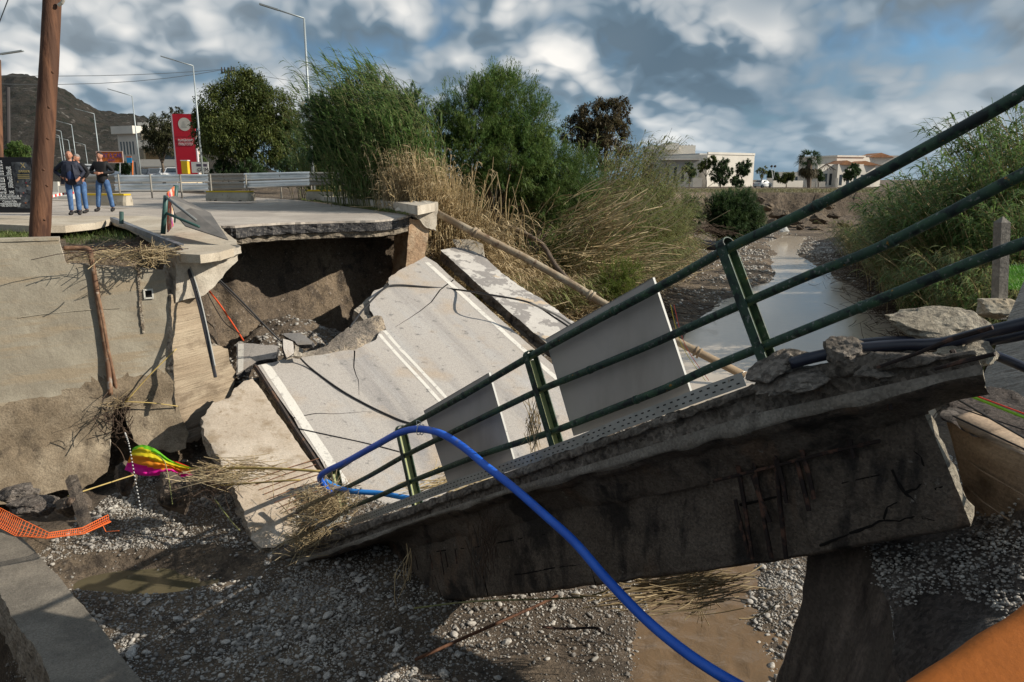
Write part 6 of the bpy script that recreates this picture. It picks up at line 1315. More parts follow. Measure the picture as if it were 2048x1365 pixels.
for (lab, blobs, mt, nn) in [('rounded grey-green tree before the blank white building, left of a slim one', [(1412, 328, 10, 150), (1425, 322, 9, 150), (1402, 335, 8, 150)], G_tree, 4500), ('bushy dark tree beside the grey-green one on the field edge', [(1440, 335, 13, 149), (1450, 325, 9, 149), (1432, 350, 13, 149), (1446, 357, 12, 149), (1457, 345, 9, 149)], G_dark, 8000), ('slim tree with a light trunk right of the bushy dark tree', [(1483, 335, 11, 150), (1494, 328, 9, 150), (1478, 345, 8, 150), (1490, 342, 9, 150)], G_dark, 5000), ('low dark bush under the slim tree', [(1470, 362, 9, 149), (1480, 366, 7, 149)], G_dark, 2500),
                             ('palm-like bush at the corner of the lower wing', [(1378, 335, 10, 155), (1384, 345, 8, 155)], G_dark, 3000), ('thin pale tree in front of the white wall by the small car', [(1523, 345, 9, 151), (1530, 340, 6, 151), (1517, 340, 5, 151)], G_olive, 900), ('dark conifers beside the end of the blank building', [(1543, 350, 8, 165), (1550, 354, 8, 165), (1538, 347, 5, 165)], G_dark, 4000), ('round green tree behind the low boundary wall', [(1572, 355, 10, 150), (1582, 352, 8, 150), (1562, 357, 7, 150)], G_tree, 3500), ('dark shrub right of the palm', [(1636, 348, 8, 150), (1642, 355, 7, 150)], G_dark, 2500), ('spreading dark tree before the villa', [(1702, 345, 12, 150), (1712, 340, 10, 150), (1695, 352, 9, 150), (1708, 332, 5, 150)], G_dark, 5000)]:
    b0 = blobs[0]; g0 = PD(b0[0], 376, b0[3]); g0.z = -1.75; tree('distant_tree', lab, 'tree', g0, blobs, nn, .38, .15, mt, .12, gap=.35, seed=b0[0])
# reeds are told apart by place
ORD = ['leftmost', 'second', 'third', 'fourth', 'fifth', 'sixth', 'seventh', 'eighth', 'ninth', 'tenth', 'eleventh', 'twelfth', 'thirteenth', 'fourteenth', 'fifteenth', 'sixteenth', 'seventeenth', 'eighteenth', 'nineteenth', 'twentieth'] + ['twenty-' + q for q in 'first second third fourth fifth sixth seventh eighth ninth'.split()] + ['thirtieth'] + ['thirty-' + q for q in 'first second third fourth fifth sixth seventh eighth ninth'.split()]
SHORT = {'tall green windblown reeds on the left bank top behind the verge kerb': 'plumed windblown reed clumps behind the verge', 'tall dense green reeds on the left bank top behind the verge kerb': 'dense green reed clumps behind the verge', 'tangled dry brown cane standing below the green reeds by the corner slab': 'dry brown cane stands by the corner slab',
         'olive reeds leaning right over the left bank upstream': 'olive reed clumps leaning right on the left bank', 'flattened pale canes sprawling down the left bank': 'flattened pale cane tufts on the left bank slope', 'green bamboo-like reeds overhanging the stream from the right bank': 'green bamboo-like clumps on the right bank', 'brownish bent reeds on the right bank above the stream': 'brownish bent reed clumps on the right bank', 'bent tan cane spilling down the left bank below the green growth': 'bent tan cane tufts spilling down the left bank'}
for lab, sh in SHORT.items():
    os_ = [o for o in C.objects if o.get('label') == lab]
    os_.sort(key=lambda o: o.location.x / o.location.y)
    for i, o in enumerate(os_): o['label'] = ('%s of the %s' if i == 0 else '%s from left of the %s') % (ORD[min(i, 39)], sh)
for o in C.objects:
    if o.parent is not None and o.name.split('.')[0] in ('leaves', 'stalks', 'plumes', 'fronds', 'dead_fronds'): o['kind'] = 'stuff'
# ---- people
skin_m = material('skin', (.42, .20, .13), .55, trans=.0); denim = material('denim', (.055, .12, .26), .85, [(9., (.10, .19, .36), .5, .64, 5), (3., (.035, .07, .16), .55, .68, 5)], [(30., .3, .006)]); navy = material('navy_jacket', (.010, .013, .026), .7, [(4., (.02, .025, .045), .5, .65, 4)], [(14., .4, .02)]); blackc = material('black_cloth', (.008, .008, .010), .75, bump=[(14., .4, .015)])
grey_h = material('grey_hair', (.22, .20, .19), .8); dark_h = material('dark_hair', (.02, .014, .012), .7); shoe = material('dark_shoe', (.02, .018, .018), .6); sole = material('white_sole', (.5, .5, .48), .7)
def skinmesh(name, chains, mat, parent, sub=2):
    """chains: lists of (co, radius); points equal in place are welded"""
    vs, rs, es, ix = [], [], [], {}
    def idx(c, r):
        k = tuple(round(q, 4) for q in c)
        if k not in ix: ix[k] = len(vs); vs.append(c); rs.append(r)
        return ix[k]
    for ch in chains:
        last = None
        for c, r in ch:
            i = idx(c, r)
            if last is not None and last != i: es.append((last, i))
            last = i
    me = bpy.data.meshes.new(name); me.from_pydata([tuple(v) for v in vs], es, []); me.materials.append(mat); o = bpy.data.objects.new(name, me); C.objects.link(o)
    m_ = o.modifiers.new('skin', 'SKIN'); m_.use_smooth_shade = True
    for i, r in enumerate(rs): me.skin_vertices[0].data[i].radius = (r, r) if not isinstance(r, tuple) else r
    me.skin_vertices[0].data[0].use_root = True
    s_ = o.modifiers.new('sub', 'SUBSURF'); s_.levels = s_.render_levels = sub
    o.parent = parent; return o
def person(label, loc, rz, H, pose, top_mat, hair_mat, shirt=None, bald=False, open_jacket=False, belly=0., sc=1.08):
    t_ = thing('person', (0, 0, 0), label, 'person', 'men talking on the road beyond the gap'); k = H / 1.75; V3 = lambda x, y, z: (x * k, y * k, z * k)
    J = dict(pel=(0, 0, .95), chest=(0, 0, 1.28), neck=(0, 0, 1.49), head=(0, -.02, 1.62), shL=(.165, 0, 1.405), shR=(-.165, 0, 1.405), elL=(.30, .02, 1.16), elR=(-.30, .02, 1.16), haL=(.16, -.22, 1.10), haR=(-.16, -.22, 1.10),
             hpL=(.095, 0, .92), hpR=(-.095, 0, .92), knL=(.12, -.02, .50), knR=(-.12, -.02, .50), anL=(.14, .02, .09), anR=(-.14, .02, .09)); J.update(pose); J = {a: V3(*b) for a, b in J.items()}
    L_ = lambda a, b, t: tuple(J[a][i] + (J[b][i] - J[a][i]) * t for i in range(3))
    g = lambda r: r * k
    body = skinmesh('body', [[(J['pel'], g(.10)), (L_('pel', 'chest', .5), g(.12 + belly * .5)), (J['chest'], g(.14)), (L_('chest', 'neck', .7), g(.10)), (J['neck'], g(.055)), (L_('neck', 'head', .45), g(.055))],
        *[[(J['chest'], g(.14)), (J['sh' + s], g(.06)), (L_('sh' + s, 'el' + s, .5), g(.048)), (J['el' + s], g(.04)), (L_('el' + s, 'ha' + s, .5), g(.036)), (J['ha' + s], g(.025))] for s in 'LR'],
        *[[(J['pel'], g(.10)), (J['hp' + s], g(.075)), (L_('hp' + s, 'kn' + s, .5), g(.065)), (J['kn' + s], g(.05)), (L_('kn' + s, 'an' + s, .4), g(.055)), (J['an' + s], g(.04))] for s in 'LR']], skin_m, t_)
    # head with face, ears, nose and brow as one shape
    import bmesh
    bm = bmesh.new(); bmesh.ops.create_icosphere(bm, subdivisions=4, radius=1.)
    for v in bm.verts:
        x, y, z = v.co; v.co.x *= .083 * (1 - .16 * max(0, -z) ** 2) * (1 + .05 * z); v.co.y *= .100 * (1 - .08 * max(0, -z)); v.co.z *= .116
        if y < -.2:
            v.co.y -= .024 * math.exp(-((x / .15) ** 2 + ((z + .12) / .2) ** 2)) + .008 * math.exp(-((x / .5) ** 2 + ((z - .22) / .09) ** 2)) + .008 * math.exp(-((x / .3) ** 2 + ((z + .48) / .06) ** 2)) - .006 * math.exp(-((abs(x) - .36) / .15) ** 2 - ((z - .05) / .10) ** 2)
        v.co.x += math.copysign(.018 * math.exp(-((abs(x) - 1) / .12) ** 2 - (y / .2) ** 2 - (z / .24) ** 2), x)
    me = bpy.data.meshes.new('head'); bm.to_mesh(me)
    for p_ in me.polygons: p_.use_smooth = True
    me.materials.append(skin_m); hd = bpy.data.objects.new('head', me); C.objects.link(hd); hd.parent = t_; hd.location = J['head']; hd.scale = (k,) * 3; hd.rotation_euler = (-.10, 0, pose.get('_turn', 0) if False else 0)
    # hair: cap cut from the same head shape
    keep = [f for f in bm.faces if not ((f.calc_center_median().z > (.035 if not bald else -.02) and f.calc_center_median().y > (-.075 + (.05 - f.calc_center_median().z) * .5 if not bald else -.0)) or (f.calc_center_median().y > .015 and f.calc_center_median().z > -.06))]
    if bald: keep += [f for f in bm.faces if f not in keep and f.calc_center_median().z > .055]
    bmesh.ops.delete(bm, geom=keep, context='FACES'); 
    for v in bm.verts: v.co *= 1.07
    me = bpy.data.meshes.new('hair'); bm.to_mesh(me); bm.free(); me.materials.append(hair_mat); hr_ = bpy.data.objects.new('hair', me); C.objects.link(hr_); hr_.parent = hd
    for s in (-1, 1):
        mb = MB(); mb.box((s * .028, -.091, .008), (.022, .008, .009)); e_ = mb.build('eye', dark_h, hd); e_.parent = hd
    # hands with fingers
    for s in 'LR':
        h0 = Vector(J['ha' + s]); d = (h0 - Vector(J['el' + s])).normalized(); cr = Vector((-1 if s == 'L' else 1, 0, 0)); cr = (cr - d * cr.dot(d)).normalized(); dn = d.cross(cr)
        ch = [[(tuple(h0 - d * .02), g(.026)), (tuple(h0 + d * .04), g(.034)), (tuple(h0 + d * .08), g(.03))]]
        for f_ in range(4):
            o_ = dn * (.027 - .018 * f_); ch.append([(tuple(h0 + d * .08), g(.03)), (tuple(h0 + d * .10 + o_), g(.011)), (tuple(h0 + d * (.125 + .006 * (f_ in (1, 2))) + o_ + cr * .012), g(.009)), (tuple(h0 + d * .14 + o_ + cr * .034), g(.008))])
        ch.append([(tuple(h0 + d * .04), g(.034)), (tuple(h0 + d * .065 + dn * .045 + cr * .012), g(.012)), (tuple(h0 + d * .09 + dn * .05 + cr * .03), g(.01))])
        skinmesh('hand', ch, skin_m, t_, 1)
    # trousers, shoes
    skinmesh('jeans', [[(V3(0, 0, 1.0), g(.145)), (J['pel'], g(.155))], *[[(J['pel'], g(.155)), (J['hp' + s], g(.108)), (L_('hp' + s, 'kn' + s, .5), g(.094)), (J['kn' + s], g(.077)), (L_('kn' + s, 'an' + s, .5), g(.07)), (L_('kn' + s, 'an' + s, .97), g(.066))] for s in 'LR']], denim, t_)
    for s in 'LR':
        a = Vector(J['an' + s]); sx = 1 if s == 'L' else -1
        skinmesh('shoe', [[(tuple(a + Vector((0, .0, .03))), g(.062)), (tuple(a + Vector((0, .03, -.035))), g(.062)), (tuple(a + Vector((.01 * sx, -.08, -.05))), g(.058)), (tuple(a + Vector((.03 * sx, -.19, -.06))), g(.042))]], shoe, t_, 1)
    # shirt and jacket
    if shirt: skinmesh('shirt', [[(V3(0, -.02, .86), g(.15 + belly * .6)), (L_('pel', 'chest', .5), g(.15 + belly)), (J['chest'], g(.158)), (L_('chest', 'neck', .75), g(.10))]], shirt, t_)
    o_ = -.0
    ch = [[(V3(0, .03 if open_jacket else 0, .80 if open_jacket else .80), g(.165 + belly * .5)), (V3(0, .01, .93), g(.168 + belly * .5)), (L_('pel', 'chest', .55), g(.155 + belly * .6)), (J['chest'], g(.175)), (L_('chest', 'neck', .62), g(.13)), (L_('chest', 'neck', .92), g(.075))]]
    for s in 'LR': ch.append([(J['chest'], g(.175)), (J['sh' + s], g(.085)), (L_('sh' + s, 'el' + s, .5), g(.068)), (J['el' + s], g(.062)), (L_('el' + s, 'ha' + s, .5), g(.054)), (L_('el' + s, 'ha' + s, .86), g(.048))])
    skinmesh('jacket', ch, top_mat, t_)
    if open_jacket:      # hanging open front panels
        for s in (-1, 1):
            mb = MB(); mb.add([V3(s * .07, -.15, 1.38), V3(s * .20, -.10, 1.36), V3(s * .27, -.04, .84), V3(s * .15, -.20 - belly, .84), V3(s * .10, -.18 - belly, 1.1), V3(s * .24, -.10, 1.1)], [(0, 1, 5, 4), (4, 5, 2, 3)]); mb.build('jacket_front', top_mat, t_)
    t_.location = loc; t_.rotation_euler.z = rz; t_.scale = (sc,) * 3; return t_, J, k
zr = -1.062
mp = PZ(152, 430, zr); k1 = 1.0
person('bald man in an open dark jacket, hand on hip, closest to the wooden pole', mp, R(22), 1.74, dict(elR=(-.42, .10, 1.20), haR=(-.20, -.10, 1.02), elL=(.30, .06, 1.16), haL=(.20, -.16, 1.0), knL=(.10, 0, .5), anL=(.09, .02, .09), knR=(-.09, -.02, .5), anR=(-.10, .02, .09)), navy, grey_h, shirt=material('blue_shirt', (.02, .04, .11), .8), bald=True, open_jacket=True, belly=.045)
person('man raising a hand to his face, half hidden behind the bald man', PZ(158, 427, zr) + Vector((-.02, .3, 0)), R(-12), 1.70, dict(elR=(-.28, -.05, 1.18), haR=(-.03, -.16, 1.50), elL=(.33, .0, 1.20), haL=(.22, -.1, 1.0), anL=(.16, -.05, .09), knL=(.13, -.04, .5)), blackc, grey_h, shirt=blackc)
mp3, J3, k3 = person('dark-haired man in a black jacket and jeans looking at the phone in his hands', PZ(212, 423, zr), R(6), 1.80, dict(elL=(.33, .03, 1.15), elR=(-.33, .03, 1.15), haL=(.07, -.26, 1.12), haR=(-.07, -.26, 1.12), knL=(.17, -.02, .5), knR=(-.15, -.02, .5), anL=(.20, .02, .09), anR=(-.22, .02, .09)), blackc, dark_h, shirt=blackc)
mb = MB(); mb.box((0, -.30 * k3, 1.17 * k3), (.075, .012, .14), Matrix.Rotation(.9, 3, 'X')); ph = mb.build('phone', black); ph.location = mp3.location; ph.scale = (1.08,) * 3; ph.rotation_euler = mp3.rotation_euler; tag(ph, 'small dark phone held in both hands by the dark-haired man', 'phone')
# ---- price board of the barber
pb_ = thing('price_board', PZ(20, 428, zr), 'black price board with white lettering and a photo banner behind the wooden pole', 'sign'); D_ = 20.6
o, a, ex, up = board(-90, 76, 318, 426, D_, .12, black, 'board_frame', pb_)
def bp_(x, y): p = PD(x, y, D_ - .02); p.y = a.y - .012; return p
bw_m = material('printed_white', (.78, .80, .80), .7)
rowsT = [(325, 'PRICES', ''), (331, 'Royal Haircut', ''), (337, 'Men', '10€'), (343, 'Children', '8€'), (348, 'Women', '20€'), (357, 'Fade Haircut', '15€'), (362.5, 'Beard Trimmed', '8€'), (368, 'Beard Shave', '15€'), (373.5, 'Washing hair', '10€'), (378, 'Colouring', ''), (385, 'Family party', '30€'), (392.5, 'All our services &', ''), (396.5, 'products for families', ''), (403.5, 'Contact Info', ''), (407.5, 'www.barbershop.gr', ''), (412, '+30 22410 98765', '')]
for y, t1, t2 in rowsT:
    y2 = 318 + (y - 318) * 1.0; sz = .085 if y > 390 else .105
    if t1: text(t1, sz, bp_(22 if not t2 and y > 390 else 18, y2), (1, 0, 0), (0, 0, 1), bw_m, pb_, 'RIGHT' if y < 390 else 'CENTER', .95 if y < 390 else .9)
    if t2: text(t2, .105, bp_(34, y2), (1, 0, 0), (0, 0, 1), bw_m, pb_, 'RIGHT', .85)
mb = MB()
for y in (352.5, 389.5, 400.5): p, q = bp_(-80, y), bp_(33, y); mb.obox(p, q - p, Vector((0, .004, 0)), Vector((0, 0, .008)))
mb.build('ruled_line', material('printed_white', (0, 0, 0)), pb_)
p0, p1 = bp_(36, 417), bp_(73, 325); mb = MB(); mb.obox(p0, Vector((p1.x - p0.x, 0, 0)), Vector((0, .004, 0)), Vector((0, 0, p1.z - p0.z))); mb.build('photo_banner', material('banner_print', (.06, .065, .07), .5, [(3., (.14, .15, .16), .5, .6, 4), (7., (.02, .02, .025), .5, .6, 4)]), pb_)
for (x, y, w_, h_, c_, rr_) in [(60, 366, 6, 6, (.30, .02, .05), 0), (62, 372, 8, 6, (.55, .33, .18), .5), (44, 364, 4, 9, (.35, .25, .12), .3), (52, 386, 6, 5, (.5, .15, .13), 0), (46, 392, 6, 9, (.6, .5, .48), .4), (55, 392, 9, 8, (.06, .06, .09), 0), (66, 401, 6, 5, (.5, .28, .12), 0), (54, 406, 8, 5, (.5, .14, .05), 0), (64, 408, 5, 6, (.35, .4, .1), .4)]:
    c0 = bp_(x, y) + Vector((0, -.004, 0)); mb = MB(); n = 9; mb.add([c0 + Vector((w_ / 150. * math.cos(q) * (1 + .2 * math.sin(3 * q + x)), 0, h_ / 150. * math.sin(q))) * .5 for q in [2 * math.pi * i / n for i in range(n)]], [tuple(range(n))]); mb.build('print_patch', flat('patch_%d_%d' % (x, y), c_), pb_, kind='stuff')
mb = MB(); c0 = bp_(58, 332) + Vector((0, -.006, 0))
for s in (-1, 1): mb.tube([c0 + Vector((-.055 * s, 0, -.06)), c0 + Vector((.05 * s, 0, .07))], .006, 4)
mb.build('crossed_razors', gold, pb_); text('BARBER', .085, bp_(59, 343.5) + Vector((0, -.006, 0)), (1, 0, 0), (0, 0, 1), gold, pb_, 'CENTER')
mb = MB()
for y in (351, 354.6, 357.6): p, q = bp_(45, y), bp_(68, y); mb.obox(p + Vector((0, -.006, 0)), q - p, Vector((0, .003, 0)), Vector((0, 0, .018)))
mb.build('gold_line', gold, pb_)
# ================================================================ gravel, stones and litter on the bed
pebm = material('pebble', (.27, .25, .225), .8, [(3., (.42, .395, .355), .45, .6, 4)], [(25., .3, .01)], rand=1.1)
def ico(sub):
    import bmesh
    bm = bmesh.new(); bmesh.ops.create_icosphere(bm, subdivisions=sub, radius=1.); v = np.array([q.co[:] for q in bm.verts]); f = np.array([[w.index for w in q.verts] for q in bm.faces]); bm.free(); return v, f
def pebbles(name, n, xr, yr, smin, smax, sub, dens, seed, pw=2.2, sink=.2):
    x = rng.uniform(*xr, n * 3); y = rng.uniform(*yr, n * 3); ok = (sdist(x, y) < -.05) & (rng.random(len(x)) < dens(x, y)); x, y = x[ok][:n], y[ok][:n]; m = len(x)
    z = terrain(x, y); s = smin + (smax - smin) * rng.random(m) ** pw
    v0, f0 = ico(sub); pr = []
    for k in range(5):
        r = np.random.default_rng(k); nz = 1 + .28 * np.sin(v0 @ r.normal(0, 2.2, 3) + k) + .12 * np.sin(v0 @ r.normal(0, 5, 3)); pr.append(v0 * nz[:, None] * np.array([1, .78, .55]))
    an = rng.uniform(0, 2 * math.pi, m); tl = rng.normal(0, .3, m); V_ = np.array(pr)[rng.integers(0, 5, m)] * s[:, None, None] * (1 + .2 * rng.normal(size=(m, 1, 3)))
    ca, sa = np.cos(an)[:, None], np.sin(an)[:, None]; X, Y_, Z_ = V_[:, :, 0], V_[:, :, 1], V_[:, :, 2]; ct, st = np.cos(tl)[:, None], np.sin(tl)[:, None]; Y2, Z2 = Y_ * ct - Z_ * st, Y_ * st + Z_ * ct
    P = np.stack([X * ca - Y2 * sa + x[:, None], X * sa + Y2 * ca + y[:, None], Z2 + (z + s * sink)[:, None]], 2).reshape(-1, 3); f = (f0[None] + (np.arange(m) * len(v0))[:, None, None]).reshape(-1, 3)
    o = arr_mesh(name, P, f, pebm, None, smooth=True, kind='stuff'); return o
def sandy(x, y): return sstep(0, .5, npnoise(x, y, .5, 77, 3) + .05)
def dn_near(x, y):
    p = sandy(x, y) * .55 + .45; sand = np.exp(-(((x - .35) / 1.4) ** 2 + ((y - 8.9) / .55) ** 2) * 1.4); pd_ = np.where(puddle(x, y) < 1.1, .08, 1.); w = np.where(wdist(x, y) < -.1, .02, 1.)
    return p * (1 - .93 * sand) * pd_ * w
def dn_far(x, y): return (sandy(x, y) * .9 + .1) * np.where(wdist(x, y) < -.1, .01, 1.)
pebbles('gravel', 8500, (-8, 6.5), (5.5, 13), .012, .046, 2, dn_near, 1, 2.6)
pebbles('gravel', 76000, (-8, 6.5), (5.8, 15), .008, .025, 1, dn_near, 2)
pebbles('gravel', 12000, (-8, 10), (13, 26), .02, .07, 1, dn_far, 3, 2.4)
def dn_pit(x, y): return np.where((x < -2.5) & (y > 16.2) & (y < 26), 1., 0.)
_sd0 = sdist
def sdist(X, Y): return _sd0(X, Y) - .75
pebbles('gravel', 3800, (-8.6, -2.5), (16.2, 26), .014, .07, 1, dn_pit, 8, 3., -.1)
sdist = _sd0
pebbles('gravel', 14000, (-1, 30), (24, 84), .03, .13, 1, dn_far, 4, 2.2)
# loose gravel on the slope of the near abutment
gs = [o for o in near_s.children if o.name.startswith('gravel_slope')][0]; gvv = np.array([v_.co[:] for v_ in gs.data.vertices]) + np.array(near_s.location[:])
pk = gvv[rng.integers(0, len(gvv), 9000)] + rng.normal(0, .025, (9000, 3)); q_ = npnoise(pk[:, 0], pk[:, 1], 1.3, 91, 4); pk = pk[q_ > .18]; m_ = len(pk); v0, f0 = ico(1); ss = .006 + .016 * rng.random(m_) ** 2.5
P = (v0 * np.array([1, .8, .6]))[None] * ss[:, None, None] * (1 + .25 * rng.normal(size=(m_, 1, 3))) + pk[:, None] + np.array([0, 0, .006]); arr_mesh('abutment_gravel', P.reshape(-1, 3), (f0[None] + (np.arange(m_) * len(v0))[:, None, None]).reshape(-1, 3), pebm, None, smooth=True, kind='stuff')
# the larger cobbles one by one, pieces of the streambed
pm_ = []
v0, f0 = ico(3)
for k in range(8):
    r = np.random.default_rng(50 + k); nz = 1 + .22 * np.sin(v0 @ r.normal(0, 2., 3) + k) + .10 * np.sin(v0 @ r.normal(0, 4.5, 3)); me = bpy.data.meshes.new('stone'); me.from_pydata([tuple(q) for q in v0 * nz[:, None] * np.array([1, .78, .58])], [], [tuple(int(i) for i in q) for q in f0]); me.materials.append(pebm)
    me.polygons.foreach_set('use_smooth', [True] * len(me.polygons)); pm_.append(me)
cnt_ = 0
while cnt_ < 280:
    px_, py_ = u_(110, 1330), u_(1080, 1400)
    if cnt_ % 5 == 0: px_, py_ = u_(1480, 1600), u_(1130, 1400)
    p = PZ(px_, py_, -6.4)
    if p.x < -5.6 or sdist([p.x], [p.y])[0] > -.1 or wdist([p.x], [p.y])[0] < .05 or rnd.random() > dn_near(np.array([p.x]), np.array([p.y]))[0] * 1.2: continue
    s_ = .03 + .04 * rnd.random() ** 2.5; o = bpy.data.objects.new('stone', pm_[cnt_ % 8]); C.objects.link(o); o.location = (p.x, p.y, tz(p.x, p.y) + s_ * .35); o.scale = (s_ * u_(.8, 1.3), s_ * u_(.8, 1.2), s_ * u_(.7, 1.1)); o.rotation_euler = (u_(-.3, .3), u_(-.3, .3), u_(0, 6.3)); o.parent = bed; cnt_ += 1
def rock(name, x, y, D_, r, label, seed, mat=None, rot=None, cat='rock', group=None, amp=.2): o = lump(name, PD(x, y, D_), r, mat or conc_dark, None, 4, amp, 1.8, seed, rot); return tag(o, label, cat, group)
for i, (x, y, D_, r_) in enumerate([(1535, 415, 88, 1.0), (1560, 430, 87, 1.3), (1588, 442, 86, .9), (1545, 445, 84, .8), (1612, 425, 87, 1.1), (1640, 440, 86, 1.2), (1668, 430, 87, .9), (1600, 455, 83, .6), (1632, 458, 83, .7), (1520, 400, 89, .8), (1655, 412, 88, .8), (1690, 448, 86, 1.)]):
    rock('rock', x, y, D_, (r_ * .95, r_ * .7, r_ * .5), 'brown rock in the foot of the far earth bank', 70 + i, soil, None, 'rock', 'rocks along the far earth bank', .3)
rock('boulder', 1567, 461, 74, (.62, .5, .45), 'pale rock sitting at the foot of the far earth bank', 3, white if False else flat('white_rock', (.5, .5, .48)))
# collapsed pieces below the left wall
rock('concrete_block', 352, 985, 13.4, (.30, .26, .42), 'dark tilted concrete block below the rainbow cloth', 41, conc_dark, Ry(-.35), 'concrete block')
rock('concrete_block', 150, 1010, 12.4, (.30, .3, .22), 'dark muddy lump of concrete beside the orange netting', 42, conc_dark, Ry(.3), 'concrete block')
rock('concrete_block', 70, 1010, 12.6, (.42, .3, .14), 'low flat muddy slab behind the orange netting', 43, heap_m, None, 'concrete block')
rock('concrete_block', 30, 990, 13.1, (.35, .3, .2), 'muddy lump under the torn foot of the grey wall at the left edge', 44, heap_m, None, 'concrete block')
rock('concrete_block', 250, 960, 13.8, (.20, .2, .35), 'narrow muddy fragment standing under the notch of the grey wall', 45, conc_dark, Ry(.15), 'concrete block')
mb = MB(); a, b = PD(130, 962, 12.6), PD(160, 1062, 11.6); mb.obox(a, b - a, Vector((.12, .03, 0)), Vector((.02, .1, .06))); tag(mb.build('timber_post', conc_dark, None, org=tuple(a)), 'dark square post stub leaning in the puddle by the orange netting', 'post')
# ---- pipes and rails on the left wall
def wD(x, y, off=.08):
    p = PP(x, y, FA.P + FA.n * off, FA.n); return p.length / ray(x, y).length
rusty = material('rusty_steel', (.16, .085, .05), .7, [(5., (.28, .17, .10), .45, .62, 6), (3., (.34, .31, .27), .56, .66, 6)], [(20., .4, .01)])
greyr = material('zinc_channel', (.22, .23, .25), .45, [(3., (.14, .14, .15), .45, .6, 5)], metal=.4)
pline('rusty_pipe', [(x, y, wD(x, y, o_)) for x, y, o_ in ((128, 497, -.2), (160, 497, -.15), (178, 500, -.05), (183, 520, .05), (190, 560, .05), (202, 640, .05), (215, 720, .06), (221, 790, .16))], .048, rusty, 'rusty pipe bent over the stepped wall top and running down its face', 'pipe')
pline('rusty_pipe', [(x, y, wD(x, y, .07)) for x, y in ((194, 584), (204, 630), (216, 700), (226, 745), (234, 786))], .035, rusty, 'thinner rusty pipe beside the bent one, lower half of the wall', 'pipe')
br = thing('bent_rail', PD(290, 465, 16), 'grey metal channel lying over the gap, its end hanging down before the abutment', 'rail')
mb = MB(); q1, q2, q3 = PD(220, 437, 20.5), PD(290, 466, 17.4), PD(356, 492, 15.7)
for a, b in ((q1, q2), (q2, q3)): mb.obox(a, b - a, Vector((.10, .06, 0)), Vector((0, 0, .03))); mb.obox(a, b - a, Vector((.02, .012, 0)), Vector((0, 0, -.09)))
mb.build('channel', greyr, br)
mb = MB(); P_ = spline([PD(*q) for q in [(352, 490, 15.7), (362, 500, 15.6), (380, 548, 15.45), (398, 610, 15.35), (412, 670, 15.25), (431, 755, 15.1)]], 5); mb.tube(P_, .035, 6); mb.build('hanging_strip', flat('dark_strip', (.03, .03, .035), .5), br)
mb = MB(); P_ = spline([PD(*q) for q in [(356, 492, 15.7), (372, 520, 15.55), (393, 580, 15.4), (410, 650, 15.3), (427, 732, 15.1)]], 5); mb.tube([p + Vector((.04, -.03, 0)) for p in P_], .018, 5); mb.build('hanging_strip', flat('pale_strip', (.3, .3, .28), .5), br)
mb = MB(); mb.tube([PD(243, 448, 17.5), PD(243, 424, 17.5)], .05, 8); tag(mb.build('pipe_stub', flat('green_steel', (.05, .10, .09), .5), None, org=tuple(PD(243, 448, 17.5))), 'short dark green pipe stub upright beside the fallen channel', 'pipe')
# ---- broken advertising frame
greenp = flat('dark_green_steel', (.04, .10, .09), .45)
ad = thing('broken_sign', PD(340, 468, 17), 'collapsed advertising frame with green posts and a dark fallen sheet on the pavement', 'sign')
def tb(name, a, b, r, m=greenp, n=10): mb = MB(); mb.tube([a, a.lerp(b, .5), b], r, n); return mb.build(name, m, ad, smooth=True)
tb('post', PD(326, 468, 16.8), PD(332, 392, 16.6), .055); tb('post', PD(346, 445, 18.3), PD(352, 371, 18.1), .06)
tb('crossbar', PD(330, 393, 16.6), PD(392, 441, 16.0), .032, flat('grey_tube', (.17, .18, .18), .45)); tb('crossbar', PD(331, 426, 16.7), PD(398, 454, 16.1), .030)
mb = MB(); Q = [PD(339, 394, 16.75), PD(350, 428, 16.75), PD(371, 452, 16.4), PD(457, 480, 16.3), PD(421, 426, 17.4), PD(352, 392, 17.4)]; n_ = (Q[3] - Q[0]).cross(Q[4] - Q[0]).normalized(); mb.prism(Q, n_, .02); mb.build('fallen_sheet', material('dark_sheet', (.13, .12, .11), .6, [(2., (.09, .085, .08), .45, .6, 4)]), ad)
pm2 = material('poster_print', (.6, .10, .04), .6, [(2., (.62, .58, .50), .5, .52, 3), (3.4, (.35, .05, .25), .55, .57, 3), (4.5, (.65, .30, .04), .58, .6, 3)])
mb = MB(); Q = [PD(333, 386, 16.9), PD(347, 373, 18.0), PD(345, 452, 18.0), PD(334, 465, 16.9)]; mb.add(Q + [q + Vector((.03, -.01, 0)) for q in Q], [(0, 1, 2, 3), (7, 6, 5, 4), (0, 4, 5, 1), (1, 5, 6, 2), (2, 6, 7, 3), (3, 7, 4, 0)]); mb.build('poster', pm2, ad)
